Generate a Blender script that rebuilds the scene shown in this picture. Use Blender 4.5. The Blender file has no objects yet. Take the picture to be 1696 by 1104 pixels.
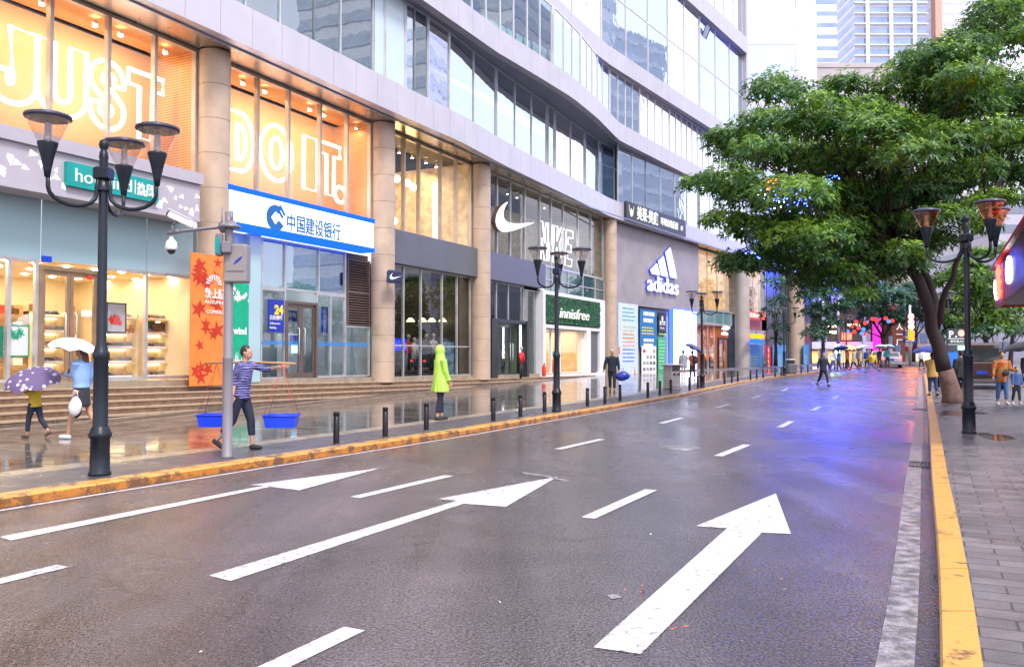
import bpy, bmesh, math, random
import numpy as np
from mathutils import Vector, Matrix, Euler
R = math.radians
rnd = random.Random(7)
S = bpy.context.scene
# ---------------- camera, sky, sun, exposure
FPX = 1400.0; CX, CY, HY = 848.0, 552.0, 590.0; H = 1.6
PITCH = math.atan((HY - CY) / FPX)
cam = bpy.data.cameras.new('camera'); cam.sensor_width = 36; cam.lens = FPX / 1696 * 36
cam.clip_start = 0.1; cam.clip_end = 3000
co = bpy.data.objects.new('camera', cam); S.collection.objects.link(co)
co.location = (0, 0, H); co.rotation_euler = (math.pi / 2 + PITCH, 0, 0); S.camera = co
S.view_settings.view_transform = 'Standard'; S.view_settings.look = 'None'
S.view_settings.exposure = 1.38; S.view_settings.gamma = 1
S.render.resolution_x, S.render.resolution_y = 1024, 666
S.cycles.max_bounces = 7; S.cycles.transparent_max_bounces = 14; S.cycles.glossy_bounces = 4
S.cycles.diffuse_bounces = 3; S.cycles.transmission_bounces = 4
S.cycles.caustics_reflective = False; S.cycles.caustics_refractive = False
S.cycles.use_denoising = True; S.cycles.sample_clamp_indirect = 6
w = bpy.data.worlds.new('World'); S.world = w; w.use_nodes = True
nt = w.node_tree; nt.nodes.clear()
out = nt.nodes.new('ShaderNodeOutputWorld'); bg = nt.nodes.new('ShaderNodeBackground')
sky = nt.nodes.new('ShaderNodeTexSky'); sky.sky_type = 'NISHITA'; sky.sun_disc = False
sky.sun_elevation = R(52); sky.sun_rotation = R(150); sky.dust_density = 4.0; sky.air_density = 1.2
mx = nt.nodes.new('ShaderNodeMix'); mx.data_type = 'RGBA'; mx.inputs[0].default_value = 0.86
tc = nt.nodes.new('ShaderNodeTexCoord'); nz = nt.nodes.new('ShaderNodeTexNoise'); nz.inputs['Scale'].default_value = 2.2
nz.inputs['Detail'].default_value = 5
rp = nt.nodes.new('ShaderNodeValToRGB'); rp.color_ramp.elements[0].position = .3; rp.color_ramp.elements[1].position = .75
rp.color_ramp.elements[0].color = (6.8, 6.95, 8.7, 1); rp.color_ramp.elements[1].color = (9.9, 9.65, 10.8, 1)
L = nt.links.new
L(tc.outputs['Generated'], nz.inputs['Vector']); L(nz.outputs['Fac'], rp.inputs['Fac'])
L(sky.outputs[0], mx.inputs[6]); L(rp.outputs[0], mx.inputs[7]); L(mx.outputs[2], bg.inputs[0])
bg.inputs[1].default_value = 0.092; L(bg.outputs[0], out.inputs[0])
sl = bpy.data.lights.new('sun', 'SUN'); sl.energy = 1.3; sl.angle = R(14); sl.color = (1, .93, .88)
so = bpy.data.objects.new('sun', sl); S.collection.objects.link(so); so.location = (20, -20, 60)
so.rotation_euler = (R(38), 0, R(30))

# ---------------- survey: terrain heights, pixel rays to points on real surfaces
def interp(tab, v):
    if v <= tab[0][0]: return tab[0][1] + (v - tab[0][0]) * (tab[1][1] - tab[0][1]) / (tab[1][0] - tab[0][0]) if len(tab) > 1 and tab[0][1] != tab[1][1] else tab[0][1]
    for (a, b), (c, d) in zip(tab, tab[1:]):
        if v <= c: return b + (d - b) * (v - a) / (c - a)
    (a, b), (c, d) = tab[-2:]
    return d + (v - c) * (d - b) / (c - a)
GZ = [(0, 0), (33, 0), (53, .22), (60, .30), (70, .46), (76, .6), (95, .8), (120, .95), (400, 1.2), (900, 1.2)]
def gz(Y): return interp(GZ, max(Y, 0))
XLT = [(-20, -19.9), (3, -8.35), (9, -5.41), (12.3, -3.66), (14.9, -2.24), (17, -1.12), (26.1, 3.25), (35.5, 7.7), (46, 12.6), (55.7, 17.75), (66, 24.4), (77, 32.2), (110, 54)]
XRT = [(-20, -9.6), (2, 1.0), (4.44, 2.22), (5.5, 2.755), (7.27, 3.62), (10.7, 5.28), (16, 7.88), (28, 13.72), (42, 20.5), (58, 28.2), (70, 35.2), (82, 43), (110, 62)]
def XL(Y): return interp(XLT, Y)
def XR(Y): return interp(XRT, Y)
TH = math.atan(.4986); FC = 21.7
def XF(Y):
    return .4986 * Y - FC if Y < 56.6 else 6.52 + (Y - 56.6) * math.tan(R(34))
ZFT = [(-20, .13), (18, .13), (36, .25), (48, .35), (56, .4), (76, .42), (90, .4), (120, .6)]
def zkerb(Y): return gz(Y) + .105
def zside(X, Y):
    a, b = XL(Y), XF(Y)
    t = min(1, max(0, (a - 1.8 - X) / max(.5, (a - 1.8 - b))))
    return zkerb(Y) * (1 - t) + interp(ZFT, Y) * t
def ray(px, py):
    u = (px - CX) / FPX; v = (CY - py) / FPX
    return Vector((u, math.cos(PITCH) - math.sin(PITCH) * v, math.sin(PITCH) + math.cos(PITCH) * v))
def hit(px, py, surf):
    d = ray(px, py); lo, hi = .5, 500
    for _ in range(50):
        m = (lo + hi) / 2; X, Y, Z = d.x * m, d.y * m, H + d.z * m
        if Z > surf(X, Y): lo = m
        else: hi = m
    return Vector((d.x * lo, d.y * lo, H + d.z * lo))
def road(px, py): return hit(px, py, lambda X, Y: gz(Y))
def walkL(px, py): return hit(px, py, zside)
def walkR(px, py): return hit(px, py, lambda X, Y: zkerb(Y))
def at(px, py, Y):
    d = ray(px, py); t = Y / d.y
    return Vector((d.x * t, Y, H + d.z * t))
# the two straight shop-front planes of the mall: local x along, y inward, z up
class Plane:
    def __init__(s, o, ang):
        s.M = Matrix.Translation(o) @ Matrix.Rotation(math.pi / 2 - ang, 4, 'Z')
        s.Mi = s.M.inverted(); s.ang = ang
    def sz(s, px, py, off=0.0):
        d = s.Mi.to_3x3() @ ray(px, py); o = s.Mi @ Vector((0, 0, H))
        t = (off - o.y) / d.y; p = o + d * t
        return p.x, p.z
    def s(s, px, off=0.0): return s.sz(px, HY, off)[0]
P1 = Plane(Vector((-FC, 0, 0)), TH)
P2 = Plane(Vector((6.52, 56.6, 0)), R(34))

# ---------------- materials
MATS = {}
def new_mat(name):
    m = bpy.data.materials.new(name); m.use_nodes = True; n = m.node_tree; n.nodes.clear()
    o = n.nodes.new('ShaderNodeOutputMaterial'); MATS[name] = m
    return m, n, o
def nnode(n, t, **k):
    x = n.nodes.new(t)
    for a, b in k.items(): setattr(x, a, b)
    return x
def mat(name, col, rough=.5, metal=0.0, var=.12, scale=3.0, bump=0.0, bscale=40.0, emit=None, es=0.0, coat=0.0, spec=.5, alpha=None, trans=0):
    if name in MATS: return MATS[name]
    m, n, o = new_mat(name); l = n.links.new
    p = nnode(n, 'ShaderNodeBsdfPrincipled')
    tc = nnode(n, 'ShaderNodeTexCoord'); nz = nnode(n, 'ShaderNodeTexNoise')
    nz.inputs['Scale'].default_value = scale; nz.inputs['Detail'].default_value = 5
    l(tc.outputs['Object'], nz.inputs['Vector'])
    mr = nnode(n, 'ShaderNodeMapRange'); mr.inputs[1].default_value = .3; mr.inputs[2].default_value = .7
    mr.inputs[3].default_value = 1 - var; mr.inputs[4].default_value = 1 + var
    l(nz.outputs['Fac'], mr.inputs[0])
    vm = nnode(n, 'ShaderNodeVectorMath', operation='SCALE'); vm.inputs[0].default_value = col[:3]
    l(mr.outputs[0], vm.inputs['Scale']); l(vm.outputs[0], p.inputs['Base Color'])
    rr = nnode(n, 'ShaderNodeMapRange'); rr.inputs[1].default_value = .3; rr.inputs[2].default_value = .7
    rr.inputs[3].default_value = max(.01, rough * .8); rr.inputs[4].default_value = min(1, rough * 1.2)
    l(nz.outputs['Fac'], rr.inputs[0]); l(rr.outputs[0], p.inputs['Roughness'])
    p.inputs['Metallic'].default_value = metal; p.inputs['Coat Weight'].default_value = coat
    p.inputs['Specular IOR Level'].default_value = spec
    if bump:
        b = nnode(n, 'ShaderNodeBump'); b.inputs['Strength'].default_value = bump; b.inputs['Distance'].default_value = .01
        z2 = nnode(n, 'ShaderNodeTexNoise'); z2.inputs['Scale'].default_value = bscale; z2.inputs['Detail'].default_value = 4
        l(tc.outputs['Object'], z2.inputs['Vector']); l(z2.outputs['Fac'], b.inputs['Height']); l(b.outputs[0], p.inputs['Normal'])
    if emit: p.inputs['Emission Color'].default_value = (*emit, 1); p.inputs['Emission Strength'].default_value = es
    l(p.outputs[0], o.inputs[0])
    return m
def glass(name, tint=(.9, .95, .97), refl=.12, rough=.0, wav=0.0, gcol=(1, 1, 1)):
    m, n, o = new_mat(name); l = n.links.new
    t = nnode(n, 'ShaderNodeBsdfTransparent'); t.inputs[0].default_value = (*tint, 1)
    g = nnode(n, 'ShaderNodeBsdfGlossy'); g.inputs['Roughness'].default_value = rough; g.inputs[0].default_value = (*gcol, 1)
    lw = nnode(n, 'ShaderNodeLayerWeight'); lw.inputs[0].default_value = .35
    mr = nnode(n, 'ShaderNodeMapRange'); mr.inputs[3].default_value = refl; mr.inputs[4].default_value = .95
    lw.inputs[0].default_value = .5; mp = nnode(n, 'ShaderNodeMath', operation='POWER'); mp.inputs[1].default_value = 4.5
    l(lw.outputs['Facing'], mp.inputs[0]); l(mp.outputs[0], mr.inputs[0]); s = nnode(n, 'ShaderNodeMixShader')
    l(mr.outputs[0], s.inputs[0]); l(t.outputs[0], s.inputs[1]); l(g.outputs[0], s.inputs[2]); l(s.outputs[0], o.inputs[0])
    if wav:
        tc = nnode(n, 'ShaderNodeTexCoord'); z = nnode(n, 'ShaderNodeTexNoise'); z.inputs['Scale'].default_value = .7
        b = nnode(n, 'ShaderNodeBump'); b.inputs['Strength'].default_value = wav; b.inputs['Distance'].default_value = .05
        l(tc.outputs['Object'], z.inputs['Vector']); l(z.outputs['Fac'], b.inputs['Height'])
        l(b.outputs[0], g.inputs['Normal'])
    return m
def emis(name, col, s):
    if name in MATS: return MATS[name]
    m, n, o = new_mat(name); e = nnode(n, 'ShaderNodeEmission'); e.inputs[0].default_value = (*col, 1); e.inputs[1].default_value = s
    n.links.new(e.outputs[0], o.inputs[0]); return m
def ground_mat(name, kind):
    m, n, o = new_mat(name); l = n.links.new
    p = nnode(n, 'ShaderNodeBsdfPrincipled'); g = nnode(n, 'ShaderNodeNewGeometry')
    mp = nnode(n, 'ShaderNodeMapping'); mp.inputs['Rotation'].default_value = (0, 0, TH if kind != 'asphalt' else 0)
    l(g.outputs['Position'], mp.inputs['Vector']); V = mp.outputs[0]
    def noise(sc, det=4, dist=0, vec=None):
        z = nnode(n, 'ShaderNodeTexNoise'); z.inputs['Scale'].default_value = sc; z.inputs['Detail'].default_value = det
        z.inputs['Distortion'].default_value = dist; l(vec or V, z.inputs['Vector']); return z.outputs['Fac']
    def rng(src, a, b, c, d):
        r = nnode(n, 'ShaderNodeMapRange'); l(src, r.inputs[0])
        for i, v in enumerate((a, b, c, d)): r.inputs[i + 1].default_value = v
        return r.outputs[0]
    def mul(a, b, op='MULTIPLY'):
        x = nnode(n, 'ShaderNodeMath', operation=op)
        for i, v in enumerate((a, b)):
            if hasattr(v, 'node'): l(v, x.inputs[i])
            else: x.inputs[i].default_value = v
        return x.outputs[0]
    def scol(col, f):
        vm = nnode(n, 'ShaderNodeVectorMath', operation='SCALE'); vm.inputs[0].default_value = col; l(f, vm.inputs['Scale']); return vm.outputs[0]
    bump = nnode(n, 'ShaderNodeBump'); bump.inputs['Distance'].default_value = .01
    if kind == 'asphalt':
        vz = nnode(n, 'ShaderNodeTexVoronoi'); vz.inputs['Scale'].default_value = 48; l(V, vz.inputs['Vector'])
        fine = vz.outputs['Distance']; big = noise(.35, 5, .6); mid = noise(2.2, 5); sp = noise(52, 3); sp2 = noise(130, 1)
        st_ = nnode(n, 'ShaderNodeMapping'); st_.inputs['Rotation'].default_value = (0, 0, TH); st_.inputs['Scale'].default_value = (1.1, .12, 1); l(g.outputs['Position'], st_.inputs['Vector']); trk = noise(1.0, 4, .4, st_.outputs[0])
        f = mul(mul(mul(rng(big, .35, .65, .72, 1.15), rng(mid, .3, .7, .85, 1.12)), mul(rng(sp, .36, .66, .35, 1.9), rng(sp2, .3, .7, .7, 1.3))), rng(trk, .38, .62, .68, 1.22))
        ck = nnode(n, 'ShaderNodeTexVoronoi'); ck.feature = 'DISTANCE_TO_EDGE'; ck.inputs['Scale'].default_value = .22; wv = nnode(n, 'ShaderNodeVectorMath', operation='ADD'); wn = nnode(n, 'ShaderNodeTexNoise'); wn.inputs['Scale'].default_value = 1.1; wn.inputs['Detail'].default_value = 5; l(V, wn.inputs['Vector']); l(V, wv.inputs[0]); l(wn.outputs['Color'], wv.inputs[1]); l(wv.outputs[0], ck.inputs['Vector'])
        crk = mul(rng(ck.outputs['Distance'], .002, .006, .70, 1.0), rng(noise(.15, 2), .5, .55, 0, 1), 'MAXIMUM'); f = mul(f, crk)
        l(scol((.082, .068, .073) if name == 'asphalt' else (.05, .042, .04), f), p.inputs['Base Color'])
        wet = noise(.22, 4, 1.2)
        l(mul(rng(mul(mul(wet, .6), mul(trk, .4), 'ADD'), .42, .58, .15, .36), rng(mid, .3, .7, .9, 1.12)), p.inputs['Roughness'])
        l(mul(fine, mul(noise(30, 2), .6), 'ADD'), bump.inputs['Height']); bump.inputs['Strength'].default_value = .7
        bump.inputs['Distance'].default_value = .009
        p.inputs['Specular IOR Level'].default_value = .7
    elif kind == 'tiles':
        b = nnode(n, 'ShaderNodeTexBrick'); l(V, b.inputs['Vector']); b.inputs['Scale'].default_value = 1.0
        b.inputs['Brick Width'].default_value = .9; b.inputs['Row Height'].default_value = .45; b.inputs['Mortar Size'].default_value = .014
        b.inputs['Color1'].default_value = (.20, .17, .14, 1); b.inputs['Color2'].default_value = (.075, .075, .082, 1)
        b.inputs['Mortar'].default_value = (.05, .05, .05, 1); b.inputs['Bias'].default_value = .05
        mxx = nnode(n, 'ShaderNodeMix', data_type='RGBA', blend_type='MULTIPLY'); mxx.inputs[0].default_value = 1
        l(b.outputs['Color'], mxx.inputs[6]); z = noise(1.3, 5); cc = scol((1, 1, 1), rng(z, .3, .7, .75, 1.2)); l(cc, mxx.inputs[7])
        l(mxx.outputs[2], p.inputs['Base Color']); wet = noise(.9, 4, .8)
        l(mul(rng(wet, .35, .65, .03, .13), mul(b.outputs['Fac'], .3), 'ADD'), p.inputs['Roughness'])
        l(mul(mul(noise(3.0, 3), .35), mul(b.outputs['Fac'], -.4), 'ADD'), bump.inputs['Height'])
        bump.inputs['Strength'].default_value = .36; bump.inputs['Distance'].default_value = .012
        p.inputs['Specular IOR Level'].default_value = 1.0
    elif kind == 'pavers':
        b = nnode(n, 'ShaderNodeTexBrick'); l(V, b.inputs['Vector']); b.inputs['Scale'].default_value = 1.0
        b.inputs['Brick Width'].default_value = .40; b.inputs['Row Height'].default_value = .2; b.inputs['Mortar Size'].default_value = .009
        b.inputs['Mortar Smooth'].default_value = .3
        b.inputs['Color1'].default_value = (.175, .155, .165, 1); b.inputs['Color2'].default_value = (.115, .102, .11, 1)
        b.inputs['Mortar'].default_value = (.06, .055, .06, 1)
        mxx = nnode(n, 'ShaderNodeMix', data_type='RGBA', blend_type='MULTIPLY'); mxx.inputs[0].default_value = 1
        z = noise(2.2, 6); l(b.outputs['Color'], mxx.inputs[6]); l(scol((1, 1, 1), mul(rng(z, .3, .7, .7, 1.25), rng(noise(60, 2), .3, .7, .8, 1.2))), mxx.inputs[7])
        l(mxx.outputs[2], p.inputs['Base Color'])
        st = nnode(n, 'ShaderNodeMapping'); st.inputs['Scale'].default_value = (.7, .35, 1); l(V, st.inputs['Vector'])
        pud = noise(.9, 4, .5, st.outputs[0]); pf = rng(pud, .585, .62, 0, 1)
        l(mul(mul(rng(z, .3, .7, .2, .42), mul(mul(pf, -1), 1, 'ADD')), .03, 'ADD'), p.inputs['Roughness'])
        hgt = mul(mul(noise(25, 3), .5), mul(b.outputs['Fac'], -1.0), 'ADD')
        l(hgt, bump.inputs['Height']); l(rng(pf, 0, 1, .55, .02), bump.inputs['Strength'])
    elif kind == 'paint':
        z = noise(14, 5); z2 = noise(90, 2); z3 = noise(1.4, 4)
        wear = mul(mul(z, mul(z2, .5), 'ADD'), mul(z3, .35), 'ADD')
        fac = rng(wear, .50, .66, 1, 1) if name == 'x' else rng(wear, .93, 1.16, 0, 1)
        mxx = nnode(n, 'ShaderNodeMix', data_type='RGBA'); l(fac, mxx.inputs[0])
        mxx.inputs[6].default_value = (.66, .64, .66, 1); mxx.inputs[7].default_value = (.2, .19, .2, 1)
        l(mxx.outputs[2], p.inputs['Base Color']); p.inputs['Roughness'].default_value = .38
        l(noise(60, 3), bump.inputs['Height']); bump.inputs['Strength'].default_value = .3
    elif kind == 'wornpaint':
        z = noise(9, 6); z2 = noise(70, 2)
        fac = rng(mul(z, mul(z2, .5), 'ADD'), .58, .86, 0, 1)
        mxx = nnode(n, 'ShaderNodeMix', data_type='RGBA'); l(fac, mxx.inputs[0])
        mxx.inputs[6].default_value = (.36, .34, .35, 1); mxx.inputs[7].default_value = (.11, .10, .10, 1)
        l(mxx.outputs[2], p.inputs['Base Color']); p.inputs['Roughness'].default_value = .35
        l(noise(60, 3), bump.inputs['Height']); bump.inputs['Strength'].default_value = .4
    elif kind == 'kerb':
        z = noise(5, 6, .5); z2 = noise(40, 3)
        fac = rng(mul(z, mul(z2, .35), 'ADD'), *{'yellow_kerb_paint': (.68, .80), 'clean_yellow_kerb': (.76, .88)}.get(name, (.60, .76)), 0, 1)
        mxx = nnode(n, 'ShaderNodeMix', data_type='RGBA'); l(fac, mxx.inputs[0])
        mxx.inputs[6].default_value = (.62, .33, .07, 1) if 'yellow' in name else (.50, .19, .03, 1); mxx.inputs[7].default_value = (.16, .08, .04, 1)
        l(mxx.outputs[2], p.inputs['Base Color']); p.inputs['Roughness'].default_value = .35
        l(z2, bump.inputs['Height']); bump.inputs['Strength'].default_value = .4
    elif kind == 'slabs':
        b = nnode(n, 'ShaderNodeTexBrick'); l(V, b.inputs['Vector']); b.inputs['Scale'].default_value = 1.0
        b.inputs['Brick Width'].default_value = .3; b.inputs['Row Height'].default_value = .3; b.inputs['Mortar Size'].default_value = .006
        b.inputs['Color1'].default_value = (.085, .08, .10, 1); b.inputs['Color2'].default_value = (.065, .062, .078, 1)
        b.inputs['Mortar'].default_value = (.04, .04, .045, 1)
        l(b.outputs['Color'], p.inputs['Base Color']); l(rng(noise(2, 4), .3, .7, .22, .45), p.inputs['Roughness'])
        l(mul(noise(45, 3), mul(b.outputs['Fac'], -.8), 'ADD'), bump.inputs['Height']); bump.inputs['Strength'].default_value = .5
    l(bump.outputs[0], p.inputs['Normal']); l(p.outputs[0], o.inputs[0]); return m

# ---------------- mesh builder
class MB:
    def __init__(s, M=None): s.v = []; s.f = []; s.mi = []; s.sm = []; s.M = M or Matrix(); s.m = 0
    def add(s, vs, fs, smooth=False):
        k = len(s.v); s.v += [tuple(s.M @ Vector(p)) for p in vs]
        for f in fs: s.f.append(tuple(i + k for i in f)); s.mi.append(s.m); s.sm.append(smooth)
        return s
    def box(s, x0, x1, y0, y1, z0, z1):
        return s.add([(x0, y0, z0), (x1, y0, z0), (x1, y1, z0), (x0, y1, z0), (x0, y0, z1), (x1, y0, z1), (x1, y1, z1), (x0, y1, z1)],
                     [(0, 3, 2, 1), (4, 5, 6, 7), (0, 1, 5, 4), (1, 2, 6, 5), (2, 3, 7, 6), (3, 0, 4, 7)])
    def cbox(s, c, sz, b=0.0):
        x, y, z = c; a, d, e = [q / 2 for q in sz]
        if not b: return s.box(x - a, x + a, y - d, y + d, z - e, z + e)
        # box with chamfered vertical and horizontal edges
        prof = [(-a + b, -d), (a - b, -d), (a, -d + b), (a, d - b), (a - b, d), (-a + b, d), (-a, d - b), (-a, -d + b)]
        rings = [(z - e, 1 - b / max(a, d)), (z - e + b, 1), (z + e - b, 1), (z + e, 1 - b / max(a, d))]
        vs = [(x + q[0] * k, y + q[1] * k, zz) for zz, k in rings for q in prof]
        fs = [(r * 8 + i, r * 8 + (i + 1) % 8, r * 8 + 8 + (i + 1) % 8, r * 8 + 8 + i) for r in range(3) for i in range(8)]
        fs += [tuple(range(7, -1, -1)), tuple(range(24, 32))]
        return s.add(vs, fs)
    def tube(s, pts, rad, n=10, cap=True, closed=False, sx=1.0):
        pts = [Vector(p) for p in pts]; N = len(pts)
        if not hasattr(rad, '__len__'): rad = [rad] * N
        vs = []; up = Vector((0, 0, 1)); prev = None
        for i, p in enumerate(pts):
            if closed: d = pts[(i + 1) % N] - pts[i - 1]
            else: d = pts[min(i + 1, N - 1)] - pts[max(i - 1, 0)]
            if d.length < 1e-9: d = Vector((0, 0, 1))
            d.normalize()
            if prev is None:
                a = up if abs(d.dot(up)) < .9 else Vector((1, 0, 0)); a = (a - d * a.dot(d)).normalized()
            else:
                a = prev - d * prev.dot(d)
                a = a.normalized() if a.length > 1e-6 else Vector((1, 0, 0))
            prev = a; b = d.cross(a)
            for k in range(n):
                t = 2 * math.pi * k / n; vs.append(p + (a * math.cos(t) + b * math.sin(t) * sx) * rad[i])
        M = N if closed else N - 1
        fs = [(i * n + k, i * n + (k + 1) % n, ((i + 1) % N) * n + (k + 1) % n, ((i + 1) % N) * n + k) for i in range(M) for k in range(n)]
        s.add(vs, fs, True)
        if cap and not closed:
            k0 = len(s.v) - len(vs)
            for f in (tuple(k0 + n - 1 - k for k in range(n)), tuple(k0 + (N - 1) * n + k for k in range(n))):
                s.f.append(f); s.mi.append(s.m); s.sm.append(False)
        return s
    def lathe(s, prof, c=(0, 0, 0), n=20, smooth=True, a0=0, a1=2 * math.pi):
        vs = []; full = abs(a1 - a0 - 2 * math.pi) < 1e-6; k2 = n if full else n + 1
        for r, z in prof:
            for k in range(k2):
                t = a0 + (a1 - a0) * k / n; vs.append((c[0] + r * math.cos(t), c[1] + r * math.sin(t), c[2] + z))
        fs = [(i * k2 + k, i * k2 + (k + 1) % k2, (i + 1) * k2 + (k + 1) % k2, (i + 1) * k2 + k) for i in range(len(prof) - 1) for k in range(k2 if full else n)]
        return s.add(vs, fs, smooth)
    def ell(s, c, r, n=14, m=9, rot=None):
        vs = []; fs = []; Q = rot or Matrix.Identity(3)
        for i in range(m + 1):
            ph = math.pi * i / m
            for k in range(n):
                t = 2 * math.pi * k / n
                q = Q @ Vector((r[0] * math.sin(ph) * math.cos(t), r[1] * math.sin(ph) * math.sin(t), r[2] * math.cos(ph)))
                vs.append((c[0] + q.x, c[1] + q.y, c[2] + q.z))
        fs = [(i * n + k, (i + 1) * n + k, (i + 1) * n + (k + 1) % n, i * n + (k + 1) % n) for i in range(m) for k in range(n)]
        return s.add(vs, fs, True)
    def prism(s, poly, y0, y1):
        """polygon in local x,z extruded along y (triangulated caps)"""
        from mathutils.geometry import tessellate_polygon
        n = len(poly); vs = [(a, y0, b) for a, b in poly] + [(a, y1, b) for a, b in poly]
        tr = tessellate_polygon([[Vector((a, b, 0)) for a, b in poly]])
        fs = [tuple(t) for t in tr] + [tuple(i + n for i in reversed(t)) for t in tr]
        fs += [(i, i + n, (i + 1) % n + n, (i + 1) % n) for i in range(n)]
        return s.add(vs, fs)
    def quad(s, a, b, c, d): return s.add([a, b, c, d], [(0, 1, 2, 3)])
    def bar(s, p, q, w, h=None):
        p, q = Vector(p), Vector(q); d = (q - p); ln = d.length; d.normalize()
        up = Vector((0, 0, 1)) if abs(d.z) < .95 else Vector((1, 0, 0))
        a = d.cross(up).normalized() * w / 2; b = a.cross(d).normalized() * (h or w) / 2
        vs = [p - a - b, p + a - b, p + a + b, p - a + b, q - a - b, q + a - b, q + a + b, q - a + b]
        return s.add(vs, [(0, 1, 2, 3), (7, 6, 5, 4), (0, 4, 5, 1), (1, 5, 6, 2), (2, 6, 7, 3), (3, 7, 4, 0)])
    def build(s, name, mats, parent=None, world=True, origin=None, fix=True):
        """vertices are in world space (world=True) or in the parent's space"""
        me = bpy.data.meshes.new(name)
        V = [Vector(v) for v in s.v]
        loc = Vector((0, 0, 0))
        if parent is not None and world:
            Mi = WM[parent.name].inverted(); V = [Mi @ v for v in V]
        elif parent is None:
            if origin is None:
                a = np.array([tuple(v) for v in V]); mn, mxx = a.min(0), a.max(0)
                origin = ((mn[0] + mxx[0]) / 2, (mn[1] + mxx[1]) / 2, mn[2])
            loc = Vector(origin); V = [v - loc for v in V]
        me.from_pydata([tuple(v) for v in V], [], s.f)
        if not isinstance(mats, (list, tuple)): mats = [mats]
        for m in mats: me.materials.append(m)
        me.polygons.foreach_set('material_index', s.mi); me.polygons.foreach_set('use_smooth', s.sm)
        if fix:
            bm = bmesh.new(); bm.from_mesh(me); bmesh.ops.recalc_face_normals(bm, faces=bm.faces); bm.to_mesh(me); bm.free()
        me.update()
        o = bpy.data.objects.new(name, me); S.collection.objects.link(o); o.location = loc
        if parent is not None:
            o.parent = parent; WM[o.name] = WM[parent.name].copy()
        else: WM[o.name] = Matrix.Translation(loc)
        return o
WM = {}
def tag(o, label=None, cat=None, group=None, kind=None):
    if label: o['label'] = label
    if cat: o['category'] = cat
    if group: o['group'] = group
    if kind: o['kind'] = kind
    return o
def thing(name, label, cat, loc=(0, 0, 0), rz=0.0, group=None):
    o = bpy.data.objects.new(name, None); o.empty_display_size = .2; S.collection.objects.link(o)
    o.location = loc; o.rotation_euler = (0, 0, rz)
    WM[o.name] = Matrix.Translation(Vector(loc)) @ Matrix.Rotation(rz, 4, 'Z')
    return tag(o, label, cat, group)
def copy_tree(o, parent=None):
    c = o.copy(); S.collection.objects.link(c)
    if parent is not None: c.parent = parent
    for ch in [x for x in bpy.data.objects if x.parent == o]: copy_tree(ch, c)
    return c
def dup(o, loc, rz, label, group=None, sc=1.0):
    c = copy_tree(o); c.location = loc; c.rotation_euler = (0, 0, rz); c['label'] = label; c.scale = (sc, sc, sc)
    if group: c['group'] = group
    return c
def struct(o): o['kind'] = 'structure'; return o
def text_mesh(txt, size, depth, shear=0.0, bold=0.0, spacing=1.0, width=1.0, align='LEFT'):
    """returns verts/faces of solid lettering in local x (along), z (up), y (depth)"""
    c = bpy.data.curves.new('t', 'FONT'); c.body = txt; c.size = size; c.extrude = depth / 2; c.shear = shear; c.offset = bold
    c.space_character = spacing; c.align_x = align; c.resolution_u = 3
    o = bpy.data.objects.new('t', c); S.collection.objects.link(o)
    dg = bpy.context.evaluated_depsgraph_get(); me = o.evaluated_get(dg).to_mesh()
    vs = [(v.co.x * width, -v.co.z, v.co.y) for v in me.vertices]; fs = [tuple(p.vertices) for p in me.polygons]
    o.evaluated_get(dg).to_mesh_clear(); bpy.data.objects.remove(o); bpy.data.curves.remove(c)
    return vs, fs
def put_text(mb, txt, x, z, size, y, depth=.02, fit=None, **k):
    vs, fs = text_mesh(txt, size, depth, **k)
    if not vs: return
    mn = min(v[0] for v in vs); mxx = max(v[0] for v in vs); sx = 1.0
    if fit: sx = fit / (mxx - mn)
    mb.add([((v[0] - mn) * sx + x, v[1] + y, v[2] + z) for v in vs], fs)
def area(name, M, loc, size, power, col, parent=None, aim=(0, 0, -1), sizey=None):
    l = bpy.data.lights.new(name, 'AREA'); l.energy = power; l.color = col; l.shape = 'RECTANGLE'; l.size = size; l.size_y = sizey or size
    o = bpy.data.objects.new(name, l); S.collection.objects.link(o)
    d = (M.to_3x3() @ Vector(aim)).normalized(); xa = (M.to_3x3() @ Vector((1, 0, 0))).normalized()
    z = -d; y = z.cross(xa).normalized()
    Rm = Matrix((xa, y, z)).transposed().to_4x4(); o.matrix_world = Matrix.Translation(M @ Vector(loc)) @ Rm
    return o
# ================= SETTING: road, kerbs, pavements, steps
m_asph = ground_mat('asphalt', 'asphalt'); m_tile = ground_mat('wet_tiles', 'tiles'); m_pav = ground_mat('brick_pavers', 'pavers')
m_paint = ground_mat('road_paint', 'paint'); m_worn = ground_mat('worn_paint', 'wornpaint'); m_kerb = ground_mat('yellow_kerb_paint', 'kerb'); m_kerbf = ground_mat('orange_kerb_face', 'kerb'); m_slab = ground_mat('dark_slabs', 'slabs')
m_tan = mat('tan_stone', (.30, .25, .19), .25, bump=.2, scale=2, var=.2)
m_earth = mat('far_ground', (.12, .115, .12), .7)
YS = [-20 + i for i in range(0, 131)] + [115 + 10 * i for i in range(1, 12)]
def strip(name, mt, fx0, fx1, z0, z1=None, ys=YS, nx=1):
    b = MB(); vs = []; z1 = z1 or z0
    for Y in ys:
        for k in range(nx + 1):
            t = k / nx; X = fx0(Y) * (1 - t) + fx1(Y) * t
            vs.append((X, Y, z0(X, Y)))
    w = nx + 1
    b.add(vs, [(i * w + k, i * w + k + 1, (i + 1) * w + k + 1, (i + 1) * w + k) for i in range(len(ys) - 1) for k in range(nx)], True)
    return struct(b.build(name, mt))
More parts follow.
